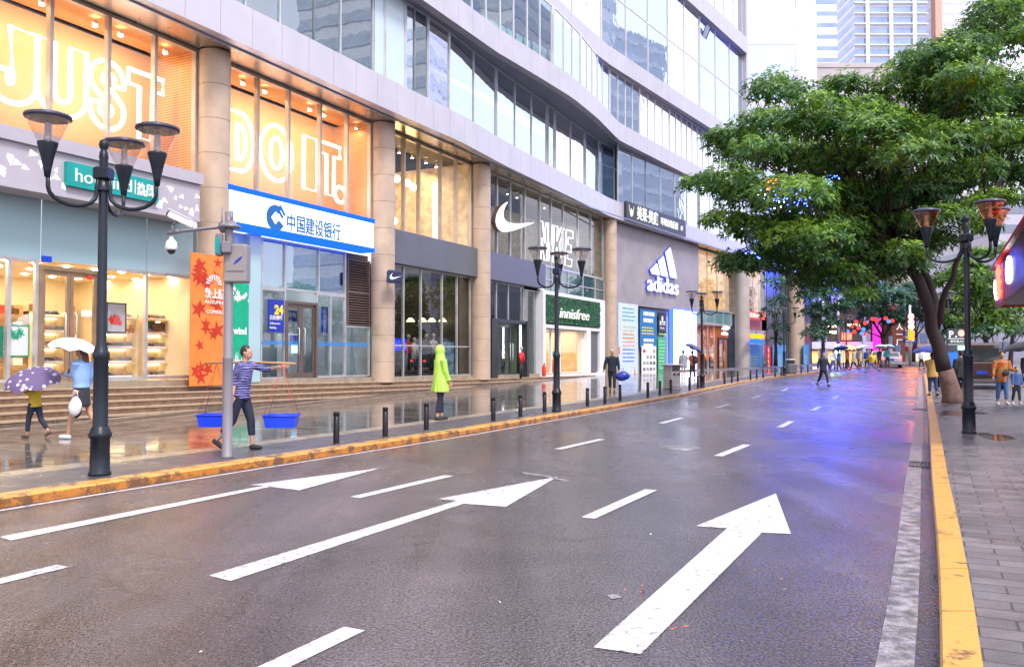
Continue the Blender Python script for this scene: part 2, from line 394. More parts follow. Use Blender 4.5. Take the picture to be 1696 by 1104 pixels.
def sheet():
    b = MB(); xs = [-600, -120, 0, 60, 200, 900]; ys = [-300, -20, 0, 33, 53, 60, 70, 76, 95, 120, 400, 1500]
    b.add([(x, y, gz(y) - .06) for y in ys for x in xs], [(i * 6 + k, i * 6 + k + 1, i * 6 + 7 + k, i * 6 + 6 + k) for i in range(11) for k in range(5)])
    struct(b.build('ground', m_earth))
sheet()
Yn = [y for y in YS if y <= 140]
strip('road', m_asph, lambda Y: XL(Y) - .02, lambda Y: XR(Y) + .02, lambda X, Y: gz(Y), ys=Yn)
# kerbs: painted stones with a real upstand
def kerb(name, fx, side, w=.27, mt=None):
    b = MB(); n = 0; Y = -12.0
    while Y < 118:
        Y2 = Y + 1.0
        for (ya, yb) in ((Y + .006, Y2 - .006),):
            xa, xb = fx(ya), fx(yb); s = w / math.cos(TH) * side
            za, zb = gz(ya), gz(yb); e = .02 * side
            vs = [(xa, ya, za - .05), (xa + e * .3, ya, za + .088), (xa + e, ya, za + .11), (xa + s, ya, za + .11), (xa + s, ya, za - .05)]
            vs += [(xb, yb, zb - .05), (xb + e * .3, yb, zb + .088), (xb + e, yb, zb + .11), (xb + s, yb, zb + .11), (xb + s, yb, zb - .05)]
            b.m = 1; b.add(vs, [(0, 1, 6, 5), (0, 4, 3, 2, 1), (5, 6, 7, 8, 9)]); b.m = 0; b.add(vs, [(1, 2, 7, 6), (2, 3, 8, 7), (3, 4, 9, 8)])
        Y = Y2
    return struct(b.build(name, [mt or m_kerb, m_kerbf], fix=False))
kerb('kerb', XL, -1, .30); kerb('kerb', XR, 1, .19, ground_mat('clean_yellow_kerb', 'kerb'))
ZS = lambda X, Y: zside(X, Y)
KW = .30 / math.cos(TH)
strip('kerbside_pavement', m_slab, lambda Y: XL(Y) - KW + .01, lambda Y: XL(Y) - 1.75, lambda X, Y: zside(X, Y), ys=Yn)
strip('pavement_band', m_tan, lambda Y: XL(Y) - 1.75, lambda Y: XL(Y) - 2.25, lambda X, Y: zside(X, Y), ys=Yn)
strip('pavement', m_tile, lambda Y: XL(Y) - 2.25, lambda Y: XF(Y) + .1, lambda X, Y: zside(X, Y), ys=Yn, nx=6)
strip('pavement', m_pav, lambda Y: XR(Y) + .205, lambda Y: XR(Y) + 30, lambda X, Y: zkerb(Y), ys=Yn, nx=4)
# road markings on sheets 4 mm above the asphalt
def mark(name, pts, mt=None, lift=.004):
    b = MB(); P = [Vector(p) for p in pts]
    b.add([(p.x, p.y, gz(p.y) + lift) for p in P], [tuple(range(len(P)))])
    o = b.build(name, mt or m_paint, fix=False)
    if o.data.polygons[0].normal.z < 0: o.data.flip_normals()
    return struct(o)
def dash(cx, cy, ln=2.0, w=.15):
    d = Vector((XL(cy + 1) - XL(cy - 1), 2)).normalized(); n = Vector((d.y, -d.x)); c = Vector((cx, cy))
    mark('lane_dash', [(*(c - d * ln / 2 - n * w / 2), 0), (*(c - d * ln / 2 + n * w / 2), 0), (*(c + d * ln / 2 + n * w / 2), 0), (*(c + d * ln / 2 - n * w / 2), 0)])
for l_ in ([(104, 937), (672, 804), (962, 735), (1113, 696), (1197, 672), (1253, 657), (1300, 645)], [(587, 1041), (1031, 832), (1215, 745), (1302, 702), (1352, 676), (1385, 657)]):
    for q in l_:
        p = road(*q)
        if q[:2] in ((104, 937), (587, 1041)): dd = Vector((XL(p.y + 1) - XL(p.y - 1), 2)).normalized(); p = Vector((p.x - dd.x, p.y - dd.y, 0))
        dash(p.x, p.y)
def arrow(pix):
    mark('road_arrow', [road(*q) for q in pix])
arrow([(983, 1072), (1061, 1083), (1262, 882), (1310, 884), (1285, 817), (1153, 871), (1204, 875)])
arrow([(346, 953), (382, 962), (768, 834), (838, 839), (924, 789), (726, 826), (757, 829)])
arrow([(0, 889), (18, 895), (448, 806), (495, 812), (630, 775), (413, 803), (437, 804)])
# worn edge line near the right kerb and the thin one near the left kerb
def eline(f, off, w, y0, y1, mt):
    b = MB(); ys = [y0 + (y1 - y0) * i / 40 for i in range(41)]
    b.add([(f(y) + off + k * w, y, gz(y) + .004) for y in ys for k in (0, 1)], [(2 * i, 2 * i + 1, 2 * i + 3, 2 * i + 2) for i in range(40)])
    struct(b.build('edge_line', mt))
eline(XR, -.33, .2, -2, 56, m_worn); eline(XL, .13, .08, -4, 50, m_paint)
# manhole covers
def manhole(px, py, r):
    p = road(px, py); b = MB(); b.lathe([(0, .012), (r * .82, .012), (r * .84, .006), (r, .006), (r, .0)], n=28)
    for k in range(-3, 4): b.bar((-r * .7, k * r * .2, .013), (r * .7, k * r * .2, .013), .02, .006)
    b.v = [(v[0] + p.x, v[1] + p.y, v[2] + gz(p.y)) for v in b.v]
    struct(b.build('manhole_cover', mat('iron', (.3, .3, .31), .3, .6)))
manhole(1126, 741, .36)
# drain gratings by the right kerb
m_iron = mat('dark_iron', (.05, .05, .055), .4, .5)
def grate(px, py, nm):
    p = road(px, py); b = MB(Matrix.Translation((p.x, p.y, gz(p.y) + .006)) @ Matrix.Rotation(-TH, 4, 'Z'))
    b.box(-.2, .2, -.3, -.27, -.01, .012); b.box(-.2, .2, .27, .3, -.01, .012)
    for k in range(9): b.box(-.19 + k * .046, -.17 + k * .046, -.27, .27, -.01, .01)
    struct(b.build('drain_grate', m_iron))
grate(1524, 678, ''); grate(1530, 770, '')
# puddle along the right kerb: a thin sheet of water
def puddle(x, pts):
    b = MB(); n = len(pts); c = sum((Vector(p) for p in pts), Vector()) / n; out_ = []
    for i in range(48):
        t = i / 48 * n; a = Vector(pts[int(t) % n]); d = Vector(pts[(int(t) + 1) % n]); q = a.lerp(d, t % 1)
        q = c + (q - c) * (1 + .12 * math.sin(i * 2.1) * math.sin(i * .9)); out_.append((q.x, q.y, gz(q.y) + x))
    b.add(out_, [tuple(range(48))]); o = b.build('puddle', MATS.get('water') or mat('water', (.02, .02, .025), .02, var=0, spec=.9), fix=False)
    if o.data.polygons[0].normal.z < 0: o.data.flip_normals()
    struct(o)
strip('wet_gutter', ground_mat('gutter_asphalt', 'asphalt'), lambda Y: XR(Y) - .13, lambda Y: XR(Y) + .01, lambda X, Y: gz(Y) + .0035, ys=Yn)
# broad stone steps up to the shops
ZPT = [(-20, 1.0), (20, .83), (33, .64), (40, .55), (56, .41), (60, .41)]
def zp(Y): return interp(ZPT, Y)
m_step = mat('brown_granite', (.17, .105, .065), .22, var=.3, scale=6, bump=.15)
m_nose = mat('step_nosing', (.42, .31, .21), .3, var=.15)
def steps():
    for k in range(5):
        b = MB(); y_out = -.3 - .34 * k; dz = .155 * k + (0 if k == 0 else .0)
        ss = [4 + i * 1.3 for i in range(44)]
        w2 = y_out + (.8 if k == 0 else .36)
        for a, c in zip(ss, ss[1:]):
            Ya, Yc = a * math.cos(TH), c * math.cos(TH); za, zc = zp(Ya) - dz, zp(Yc) - dz
            if k and za < interp(ZFT, Ya) - .1: break
            b.M = P1.M
            g_ = .003; b.m = 0
            b.add([(a + g_, y_out, za - .155 - .2 * (k == 4)), (c - g_, y_out, zc - .155 - .2 * (k == 4)), (c - g_, y_out, zc - .04), (a + g_, y_out, za - .04), (c - g_, w2, zc - .04), (a + g_, w2, za - .04)], [(0, 1, 2, 3)])
            b.m = 1
            b.add([(a, y_out - .02, za - .04), (c, y_out - .02, zc - .04), (c, y_out - .02, zc), (a, y_out - .02, za), (c, w2, zc), (a, w2, za), (c, y_out + .04, zc - .04), (a, y_out + .04, za - .04)],
                  [(0, 1, 2, 3), (3, 2, 4, 5), (0, 7, 6, 1)])
        struct(b.build('stone_step', [m_step, m_nose]))
steps()

# old smeared paint by the middle arrow and stray scraps on the road
m_smear = ground_mat('smeared_paint', 'wornpaint')
mark('paint_smear', [road(864, 781), road(900, 786), road(930, 793), road(946, 797), road(938, 798), road(905, 790), road(868, 785)], m_smear, .0045)
mark('paint_smear', [road(1005, 742 + 243), road(1022, 984), road(1030, 990), road(1012, 992)], m_smear)
def litter(name, pts, cols, seed, spread, n, mt, kind='leaf'):
    g = random.Random(seed); b = MB()
    for i in range(n):
        px, py = g.choice(pts); p = road(px + g.gauss(0, spread), py + g.gauss(0, spread * .4)); a = g.uniform(0, 6.28); r = g.uniform(.008, .022); z = gz(p.y) + .005
        b.add([(p.x + r * math.cos(a), p.y + r * math.sin(a), z + .004), (p.x + r * .5 * math.cos(a + 1.6), p.y + r * .5 * math.sin(a + 1.6), z + .008), (p.x - r * math.cos(a), p.y - r * math.sin(a), z), (p.x + r * .5 * math.cos(a - 1.6), p.y + r * .5 * math.sin(a - 1.6), z)], [(0, 1, 2, 3)])
    o = b.build(name, mt, fix=False); o['kind'] = 'stuff'
litter('leaf_litter', [(1050, 980), (1128, 1040), (1060, 975)], None, 1, 9, 9, mat('rust_leaf', (.45, .10, .06), .5))
litter('leaf_litter', [(1552, 1090), (1540, 1000), (1530, 860), (1538, 950), (1300, 960), (1260, 860), (700, 900), (200, 920), (430, 1010), (1420, 1000), (900, 1040)], None, 2, 60, 50, mat('dead_leaf', (.16, .10, .05), .5))
litter('paper_scraps', [(570, 990), (350, 1085), (1060, 880), (700, 760), (1400, 690), (820, 1000)], None, 3, 40, 12, mat('paper_scrap', (.6, .58, .6), .5))
# ================= THE MALL
m_stone = mat('beige_column_stone', (.48, .365, .27), .42, scale=1.6, var=.12, bump=.08)
m_joint = mat('dark_joint', (.08, .06, .05), .7)
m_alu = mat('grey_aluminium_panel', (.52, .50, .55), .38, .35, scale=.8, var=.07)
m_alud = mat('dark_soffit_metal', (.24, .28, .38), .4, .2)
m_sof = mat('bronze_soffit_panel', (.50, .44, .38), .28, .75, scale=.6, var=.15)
m_lmul = mat('light_mullion', (.55, .57, .60), .4, .1); m_mul = mat('silver_mullion', (.55, .55, .55), .35, .6)
m_muld = mat('dark_mullion', (.05, .055, .06), .35, .5)
m_white = mat('white_panel', (.78, .78, .8), .4, var=.04)
m_band = mat('charcoal_band', (.13, .135, .155), .4, .3, scale=.7)
m_conc = mat('mauve_concrete', (.30, .275, .29), .55, scale=.8, var=.16, bump=.12, bscale=9)
m_shopglass = glass('shop_glass', (.96, .97, .97), .045)
m_dkglass = glass('dark_shop_glass', (.62, .68, .68), .09)
m_mirror = glass('mirror_glass', (.55, .7, .8), .66, .01, .14, (.80, .90, 1.0))
m_mirror2 = glass('pale_mirror_glass', (.5, .6, .7), .85, .02, .16, (.90, .95, 1.0))
m_roomglass = glass('blue_tinted_glass', (.60, .82, .88), .30, .0, .06, (.85, .95, 1))
m_frost = mat('pale_blue_backing', (.52, .64, .70), .12, scale=.3, var=.06)
m_aqua = mat('aqua_panel', (.36, .52, .57), .1, scale=.2, var=.05)
m_teal = mat('teal_spandrel', (.13, .25, .27), .08, scale=.3)
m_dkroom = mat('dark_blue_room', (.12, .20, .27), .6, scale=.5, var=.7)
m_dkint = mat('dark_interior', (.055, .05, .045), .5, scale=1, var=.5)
m_cream = mat('cream_interior', (.82, .68, .46), .6, scale=.7, var=.1)
m_orange = mat('orange_slatted_wall', (.8, .36, .12), .5)
m_ivory = mat('ivory_curtain', (.75, .62, .42), .6, scale=2.5, var=.3)
def slats(m, rot, sc):
    n = m.node_tree; l = n.links.new; p = [x for x in n.nodes if x.type == 'BSDF_PRINCIPLED'][0]
    tc = nnode(n, 'ShaderNodeTexCoord'); mp = nnode(n, 'ShaderNodeMapping'); mp.inputs['Rotation'].default_value = rot
    wv = nnode(n, 'ShaderNodeTexWave'); wv.inputs['Scale'].default_value = sc; wv.inputs['Distortion'].default_value = 0
    l(tc.outputs['Object'], mp.inputs[0]); l(mp.outputs[0], wv.inputs['Vector'])
    cr = nnode(n, 'ShaderNodeValToRGB'); cr.color_ramp.elements[0].color = (.46, .19, .07, 1); cr.color_ramp.elements[1].color = (.72, .37, .16, 1)
    cr.color_ramp.elements[0].position = .25; cr.color_ramp.elements[1].position = .55
    l(wv.outputs['Fac'], cr.inputs[0]); l(cr.outputs[0], p.inputs['Base Color'])
slats(m_orange, (0, R(45), 0), 5.5)
mall = thing('mall_building', 'curved grey shopping mall with beige columns, orange lit shop windows and glass upper storeys', 'building', P1.M @ Vector((27, 0, 0)), math.pi / 2 - TH)
G = .22
def part(b, name, m, parent=mall): return b.build(name, m, parent)
def glaze(P, edges, z0, z1, y, mg, mf, px=True, fw=.06, trans=(), name='window', fd=.1, parent=mall, mw=None):
    """a framed window: frame part with a pane child; edges are pixel columns or metres"""
    ss = [P.s(e, y) for e in edges] if px else list(edges)
    f = MB(P.M); a, c = ss[0], ss[-1]
    f.box(a, c, y - fd / 2, y + fd / 2, z0, z0 + fw); f.box(a, c, y - fd / 2, y + fd / 2, z1 - fw, z1)
    for s_ in ss: f.box(s_ - fw / 2, s_ + fw / 2, y - fd / 2 - .003, y + fd / 2 + .003, z0 + .001, z1 - .001)
    for t in trans: f.box(a, c, y - fd / 2 + .002, y + fd / 2 - .002, t - fw * .4, t + fw * .4)
    fo = f.build(name, mf, parent)
    g = MB(P.M); g.quad((a, y, z0), (c, y, z0), (c, y, z1), (a, y, z1))
    g.build('pane', mg, fo, fix=False); return fo
def room(P, s0, s1, z0, z1, y0, d, wall, floor, ceil, parent=mall, name='interior'):
    b = MB(P.M); b.m = 0
    b.quad((s0, y0 + d, z0), (s1, y0 + d, z0), (s1, y0 + d, z1), (s0, y0 + d, z1))
    b.quad((s0, y0, z0), (s0, y0 + d, z0), (s0, y0 + d, z1), (s0, y0, z1)); b.quad((s1, y0, z0), (s1, y0, z1), (s1, y0 + d, z1), (s1, y0 + d, z0))
    b.m = 1; b.quad((s0, y0, z0), (s1, y0, z0), (s1, y0 + d, z0), (s0, y0 + d, z0))
    b.m = 2; b.quad((s0, y0, z1), (s0, y0 + d, z1), (s1, y0 + d, z1), (s1, y0, z1))
    return b.build(name, [wall, floor, ceil], parent, fix=False)
sC = [P1.s(347), P1.s(630), P1.s(793), P1.s(1008)]
sC0 = sC[0] - 9.3
ZS1 = 10.75
def column(P, s_, D, z0, z1=ZS1, y=-.1, jt=1.04, parent=mall, m=None):
    b = MB(P.M); z = z1; r = D / 2
    while z > z0:
        zb = max(z0, z - jt); b.m = 0
        b.lathe([(r, zb + .012), (r, z - .012)], (s_, y, 0), 28)
        b.lathe([(r, z - .012), (r - .014, z - .002)], (s_, y, 0), 28); b.lathe([(r - .014, zb), (r, zb + .012)], (s_, y, 0), 28)
        z = zb
    o = b.build('column', m or m_stone, parent, fix=False); return o
for s_ in (sC0 - 9.3, sC0, sC[0], sC[1], sC[2], sC[3]): column(P1, s_, .94, zp(s_ * math.cos(TH)) - .05)
# floor plinth under the shop glazing
b = MB(P1.M)
for a in range(0, 62, 2):
    za, zb = zp(a * .8949), zp((a + 2) * .8949)
    vs = [(a, -.02, za - .3), (a + 2, -.02, zb - .3), (a + 2, -.02, zb + .16), (a, -.02, za + .16), (a, .5, za + .16), (a + 2, .5, zb + .16)]
    if a + 2 < 62: b.add(vs, [(0, 1, 2, 3), (3, 2, 5, 4)])
part(b, 'plinth', m_tan)
# --- polylines of the upper storeys (plan), found from their known heights
def atz(px, py, Z):
    d = ray(px, py); t = (Z - H) / d.z; return (d.x * t, d.y * t)
def P1w(s_, y): v = P1.M @ Vector((s_, y, 0)); return (v.x, v.y)
def P2w(s_, y): v = P2.M @ Vector((s_, y, 0)); return (v.x, v.y)
sEnd = P2.s(1238); sLow = P2.s(1345)
y1_ = (P2.Mi @ Vector((*atz(1034, 366, 10.75), 0))).y
F1 = [P1w(2, -1.33), P1w(20, -1.33)] + [atz(*q, 10.75) for q in ((240, 0), (345, 47), (485, 110), (650, 185), (764, 235), (840, 276), (920, 314), (1010, 358), (1034, 366))] + [P2w(P2.s(1170), y1_), P2w(sLow, -.2)]
F2 = [P1w(2, -1.1), P1w(28, -1.1)] + [atz(*q, 15.9) for q in ((700, 0), (824, 87), (890, 126), (950, 163), (990, 196), (1025, 232))] + [P2w(sEnd, -.15)]
F3 = [P1w(2, -.6), P1w(40, -.3)] + [atz(*q, 21.05) for q in ((890, 0), (950, 58), (1005, 104))] + [P2w(sEnd, -.15)]
F4 = [P1w(2, -.2), P1w(55, -.2), P2w(.6, -.2), P2w(sEnd, -.2)]
def resample(poly, step):
    pts = [Vector(p) for p in poly]; out_ = [pts[0]]; 
    cum = [0]
    for a, c in zip(pts, pts[1:]): cum.append(cum[-1] + (c - a).length)
    n = max(1, int(cum[-1] / step)); res = []
    for i in range(n + 1):
        t = cum[-1] * i / n
        for k in range(len(pts) - 1):
            if t <= cum[k + 1] + 1e-9: res.append(pts[k].lerp(pts[k + 1], (t - cum[k]) / max(1e-9, cum[k + 1] - cum[k]))); break
    return res
def band(poly, z0, z1, th, step, name='fascia', m=None, gap=.012):
    pts = resample(poly, step); b = MB()
    for a, c in zip(pts, pts[1:]):
        d = (c - a).normalized(); n = Vector((-d.y, d.x)); a2 = a + d * gap / 2; c2 = c - d * gap / 2
        q = [a2, c2, c2 + n * th, a2 + n * th]
        b.add([(p.x, p.y, z) for z in (z0, z1) for p in q], [(0, 3, 2, 1), (4, 5, 6, 7), (0, 1, 5, 4), (1, 2, 6, 5), (2, 3, 7, 6), (3, 0, 4, 7)])
    # backing so the joints read dark
    return part(b, name, m or m_alu)
def wallstrip(poly, off, z0, z1, mt, name, step=2):
    pts = resample(poly, step); b = MB(); nn = []
    for i, p in enumerate(pts):
        d = (pts[min(i + 1, len(pts) - 1)] - pts[max(i - 1, 0)]).normalized(); nn.append(p + Vector((-d.y, d.x)) * off)
    b.add([(p.x, p.y, z) for p in nn for z in (z0, z1)], [(2 * i, 2 * i + 2, 2 * i + 3, 2 * i + 1) for i in range(len(nn) - 1)])
    return b.build(name, mt, mall, fix=False)
def slabring(poly, off0, off1, z, mt, name):
    pts = resample(poly, 2); b = MB(); vs = []
    for i, p in enumerate(pts):
        d = (pts[min(i + 1, len(pts) - 1)] - pts[max(i - 1, 0)]).normalized(); n = Vector((-d.y, d.x))
        for o in (off0, off1): q = p + n * o; vs.append((q.x, q.y, z))
    b.add(vs, [(2 * i, 2 * i + 2, 2 * i + 3, 2 * i + 1) for i in range(len(pts) - 1)])
    return b.build(name, mt, mall, fix=False)
m_jback = mat('joint_shadow_backing', (.06, .06, .07), .8)
band(F1, 10.75, 11.92, .4, 1.25); wallstrip(F1, .2, 10.8, 11.9, m_jback, 'fascia_backing')
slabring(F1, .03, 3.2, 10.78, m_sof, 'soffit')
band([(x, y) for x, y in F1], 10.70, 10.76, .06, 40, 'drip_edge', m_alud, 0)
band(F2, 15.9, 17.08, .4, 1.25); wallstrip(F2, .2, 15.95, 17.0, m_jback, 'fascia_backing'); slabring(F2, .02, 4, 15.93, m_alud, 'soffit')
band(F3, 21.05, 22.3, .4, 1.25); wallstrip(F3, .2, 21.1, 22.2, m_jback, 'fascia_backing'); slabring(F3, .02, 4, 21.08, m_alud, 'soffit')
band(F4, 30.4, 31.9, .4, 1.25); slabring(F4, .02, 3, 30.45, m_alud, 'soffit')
# --- upper storey windows following those curves
def offs(poly, off):
    pts = resample(poly, .5); r = []
    for i, p in enumerate(pts):
        d = (pts[min(i + 1, len(pts) - 1)] - pts[max(i - 1, 0)]).normalized(); r.append(p + Vector((-d.y, d.x)) * off)
    return r
def upx(p): return CX + FPX * p.x / p.y
def upper(poly, off, z0, z1, items, mul=1.25, mf=None, trans=(), fw=.045):
    """items: (px0, px1, glass) each becomes one window with frame and pane"""
    pts = offs(poly, off)
    def ptat(px):
        for a, c in zip(pts, pts[1:]):
            if a.y < 2: continue
            ua, uc = upx(a), upx(c)
            if ua <= px <= uc: return a.lerp(c, (px - ua) / (uc - ua))
        return pts[0] if px < 0 else pts[-1]
    for px0, px1, mg in items:
        a, c = ptat(px0), ptat(px1)
        seg = [a] + [p for p in pts if (p - a).dot(c - a) > .01 and (p - c).dot(a - c) > .01] + [c]
        ln = sum((q - p).length for p, q in zip(seg, seg[1:])); n = max(1, round(ln / mul)); rs = resample([tuple(p) for p in seg], ln / n - 1e-4)
        f = MB()
        for i, p in enumerate(rs):
            d = (rs[min(i + 1, len(rs) - 1)] - rs[max(i - 1, 0)]).normalized(); nn = Vector((-d.y, d.x))
            q0 = p - d * fw / 2 - nn * .05; q1 = p + d * fw / 2 - nn * .05; q2 = q1 + nn * .1; q3 = q0 + nn * .1
            f.add([(q.x, q.y, z) for z in (z0, z1) for q in (q0, q1, q2, q3)], [(0, 1, 5, 4), (1, 2, 6, 5), (2, 3, 7, 6), (3, 0, 4, 7)])
        for p, q in zip(rs, rs[1:]):
            for t in (z0 + .04, z1 - .04, *trans): f.bar((p.x, p.y, t), (q.x, q.y, t), .07, .06)
        fo = f.build('window', mf or m_lmul, mall)
        g = MB()
        g.add([(p.x, p.y, z) for p in rs for z in (z0, z1)], [(2 * i, 2 * i + 2, 2 * i + 3, 2 * i + 1) for i in range(len(rs) - 1)], len(rs) > 3)
        g.build('pane', mg, fo, fix=False)
Wd = -200
upper(F1, .95, 11.92, 15.93, [(Wd, 300, m_roomglass), (300, 400, m_roomglass), (400, 458, m_roomglass), (458, 516, m_roomglass), (516, 560, m_roomglass), (560, 614, m_roomglass), (617, 634, m_frost), (636, 668, m_frost), (670, 684, m_mirror), (684, 706, m_roomglass), (708, 742, m_mirror2), (743, 820, m_mirror), (822, 905, m_mirror), (908, 918, m_mirror), (920, 968, m_mirror2), (970, 1018, m_mirror)], mul=2.2)
upper(F1, .35, 11.92, 15.95, [(1024, 1070, m_mirror), (1070, 1118, m_mirror), (1119, 1157, m_mirror), (1160, 1236, m_mirror2)], mul=2.6)
upper(F2, 1.0, 17.05, 21.08, [(Wd, 600, m_roomglass), (600, 780, m_roomglass), (780, 850, m_roomglass), (850, 914, m_roomglass), (918, 962, m_mirror), (963, 1010, m_mirror), (1011, 1060, m_mirror), (1061, 1110, m_mirror2), (1111, 1165, m_mirror2), (1166, 1236, m_mirror2)], mul=1.3, mf=m_white)
upper(F3, .45, 22.3, 30.45, [(Wd, 700, m_mirror), (700, 880, m_mirror2), (880, 948, m_mirror2), (949, 996, m_mirror2), (997, 1108, m_mirror), (1109, 1160, m_mirror2), (1162, 1236, m_mirror)], mul=3.4, trans=(26.3,), mf=m_white)
upper(F4, .5, 31.9, 38, [(Wd, 1000, m_mirror2), (1000, 1150, m_mirror), (1152, 1236, m_mirror2)], mul=2.6, mf=m_white)
# dark rooms and slabs behind the see-through panes
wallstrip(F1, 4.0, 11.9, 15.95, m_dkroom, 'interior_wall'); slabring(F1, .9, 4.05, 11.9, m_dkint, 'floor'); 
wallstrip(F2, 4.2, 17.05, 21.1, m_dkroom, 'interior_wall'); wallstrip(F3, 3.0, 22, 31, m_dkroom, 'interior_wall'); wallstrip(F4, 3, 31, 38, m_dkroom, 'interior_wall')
# roof and end wall
b = MB(); a = P2w(sEnd, -.1); c = P2w(sEnd, 18); d = P2w(sEnd + .5, 18); e = P2w(sEnd + .5, -.1)
b.add([(*q, z) for z in (10.9, 40) for q in (a, e, d, c)], [(0, 3, 2, 1), (4, 5, 6, 7), (0, 1, 5, 4), (1, 2, 6, 5), (2, 3, 7, 6), (3, 0, 4, 7)]); part(b, 'corner_pier', m_alu)
slabring(F4, -.1, 16, 38.0, m_alu, 'roof'); band(F4, 37.9, 39.2, .4, 1.25, 'parapet')
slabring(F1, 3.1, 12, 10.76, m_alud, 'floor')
# open casement high on the glass
def sash(px, py, z, poly_off=0):
    x, z0 = P2.sz(px, py, -.2); f = MB(P2.M @ Matrix.Translation((x, -.2, z0)) @ Matrix.Rotation(R(24), 4, 'X'))
    f.box(-.5, .5, -.03, .03, -1.1, -1.04); f.box(-.5, .5, -.03, .03, -.06, 0); f.box(-.5, -.44, -.03, .03, -1.1, 0); f.box(.44, .5, -.03, .03, -1.1, 0)
    o = f.build('sash', m_muld, mall); g = MB(f.M); g.quad((-.44, 0, -1.04), (.44, 0, -1.04), (.44, 0, -.06), (-.44, 0, -.06)); g.build('pane', m_mirror2, o, fix=False)
sash(1174, 42, 0); sash(966, 2, 0)
# ---------- ground and first storeys, bay by bay
def Z(P, px, py, y=G): return P.sz(px, py, y)[1]
def ptube(P, pts, r, n=8, **k): b = MB(P.M); b.tube(pts, r, n, **k); return b
e1 = .47
bays = [(sC0 - 8.8, sC0 - e1), (sC0 + e1, sC[0] - e1), (sC[0] + e1, sC[1] - e1), (sC[1] + e1, sC[2] - e1), (sC[2] + e1, sC[3] - e1)]
m_glow = emis('shop_ceiling_lamp', (1, .80, .52), 9); m_spot = emis('spot_lamp', (1, .86, .62), 30); m_cool = emis('cool_lamp', (.85, .93, 1), 7)
m_cell = mat('cream_ceiling', (.85, .72, .5), .6); m_floor = mat('shop_floor', (.6, .45, .28), .25)
# first-storey rooms behind the big upper windows
A0, A1 = bays[1]; B0, B1 = bays[2]; C0, C1 = bays[3]; D0, D1 = bays[4]; Z0_, Z1_ = bays[0]
for a, c in ((Z0_, Z1_), (A0, A1), (B0, B1)):
    room(P1, a, c, 6.7, 10.76, G + .05, 1.7, m_orange, m_floor, m_orange)
room(P1, C0, C1, 6.7, 10.76, G + .05, 4.2, m_ivory, m_floor, m_dkint); room(P1, D0, D1, 6.7, 10.76, G + .05, 4.2, mat('grey_interior', (.35, .33, .32), .6, var=.3), m_floor, m_dkint)
glaze(P1, [A0] + [P1.s(x, G) for x in (-60, 75, 172, 250, 318)] , 6.7, 10.76, G, m_shopglass, mat('warm_mullion', (.50, .42, .34), .4, .3), px=False, fw=.1, fd=.16)
glaze(P1, [Z0_, Z0_ + 2.1, Z0_ + 4.2, Z0_ + 6.3, Z1_], 6.7, 10.76, G, m_shopglass, MATS['warm_mullion'], px=False, fw=.1, fd=.16)
glaze(P1, [B0] + [P1.s(x, G) for x in (422, 474, 527, 572)] + [B1], 6.7, 10.76, G, m_shopglass, MATS['warm_mullion'], px=False, fw=.1, fd=.16)
glaze(P1, [C0] + [P1.s(x, G) for x in (667, 692, 728, 754)] + [C1], 6.7, 10.76, G, m_shopglass, MATS['warm_mullion'], px=False, fw=.1, fd=.16)
glaze(P1, [D0] + [P1.s(x, G) for x in (822, 844, 868, 893, 912, 932, 957, 978)] + [D1], 6.7, 10.76, G, m_dkglass, m_mul, px=False, fw=.08, fd=.14)
# ceiling spots behind the glass and the light they give
def spots(P, pxs, z, y, m=None):
    for x in pxs:
        s_ = P.s(x, y); b = MB(P.M); b.m = 0; b.lathe([(.07, .14), (.075, 0), (.06, -.005)], (s_, y, z), 12); b.m = 1; b.lathe([(0, -.004), (.062, -.003)], (s_, y, z), 12)
        b.build('ceiling_spot', [m_white, m or m_spot], mall, fix=False)
spots(P1, (20, 60, 150, 193, 268, 301, 398, 435, 510, 534, 588), 10.5, G + .5); spots(P1, (660, 682, 705, 722, 757), 10.5, G + 1.2); spots(P1, (822, 841, 856, 869, 902), 10.5, G + 1.2)
warm = (1, .72, .36)
for a, c, p_ in ((Z0_, Z1_, 60), (A0, A1, 82), (B0, B1, 76)):
    area('area_lamp', P1.M, ((a + c) / 2, G + .45, 10.55), c - a - .8, p_, warm, aim=(0, .55, -1), sizey=.25)
area('area_lamp', P1.M, ((C0 + C1) / 2, G + 2.2, 10.5), C1 - C0 - .6, 85, (1, .72, .4), aim=(0, .4, -1), sizey=1.5)
area('area_lamp', P1.M, ((D0 + D1) / 2, G + 2.2, 10.5), D1 - D0 - .6, 80, (1, .78, .5), aim=(0, .3, -1), sizey=1)
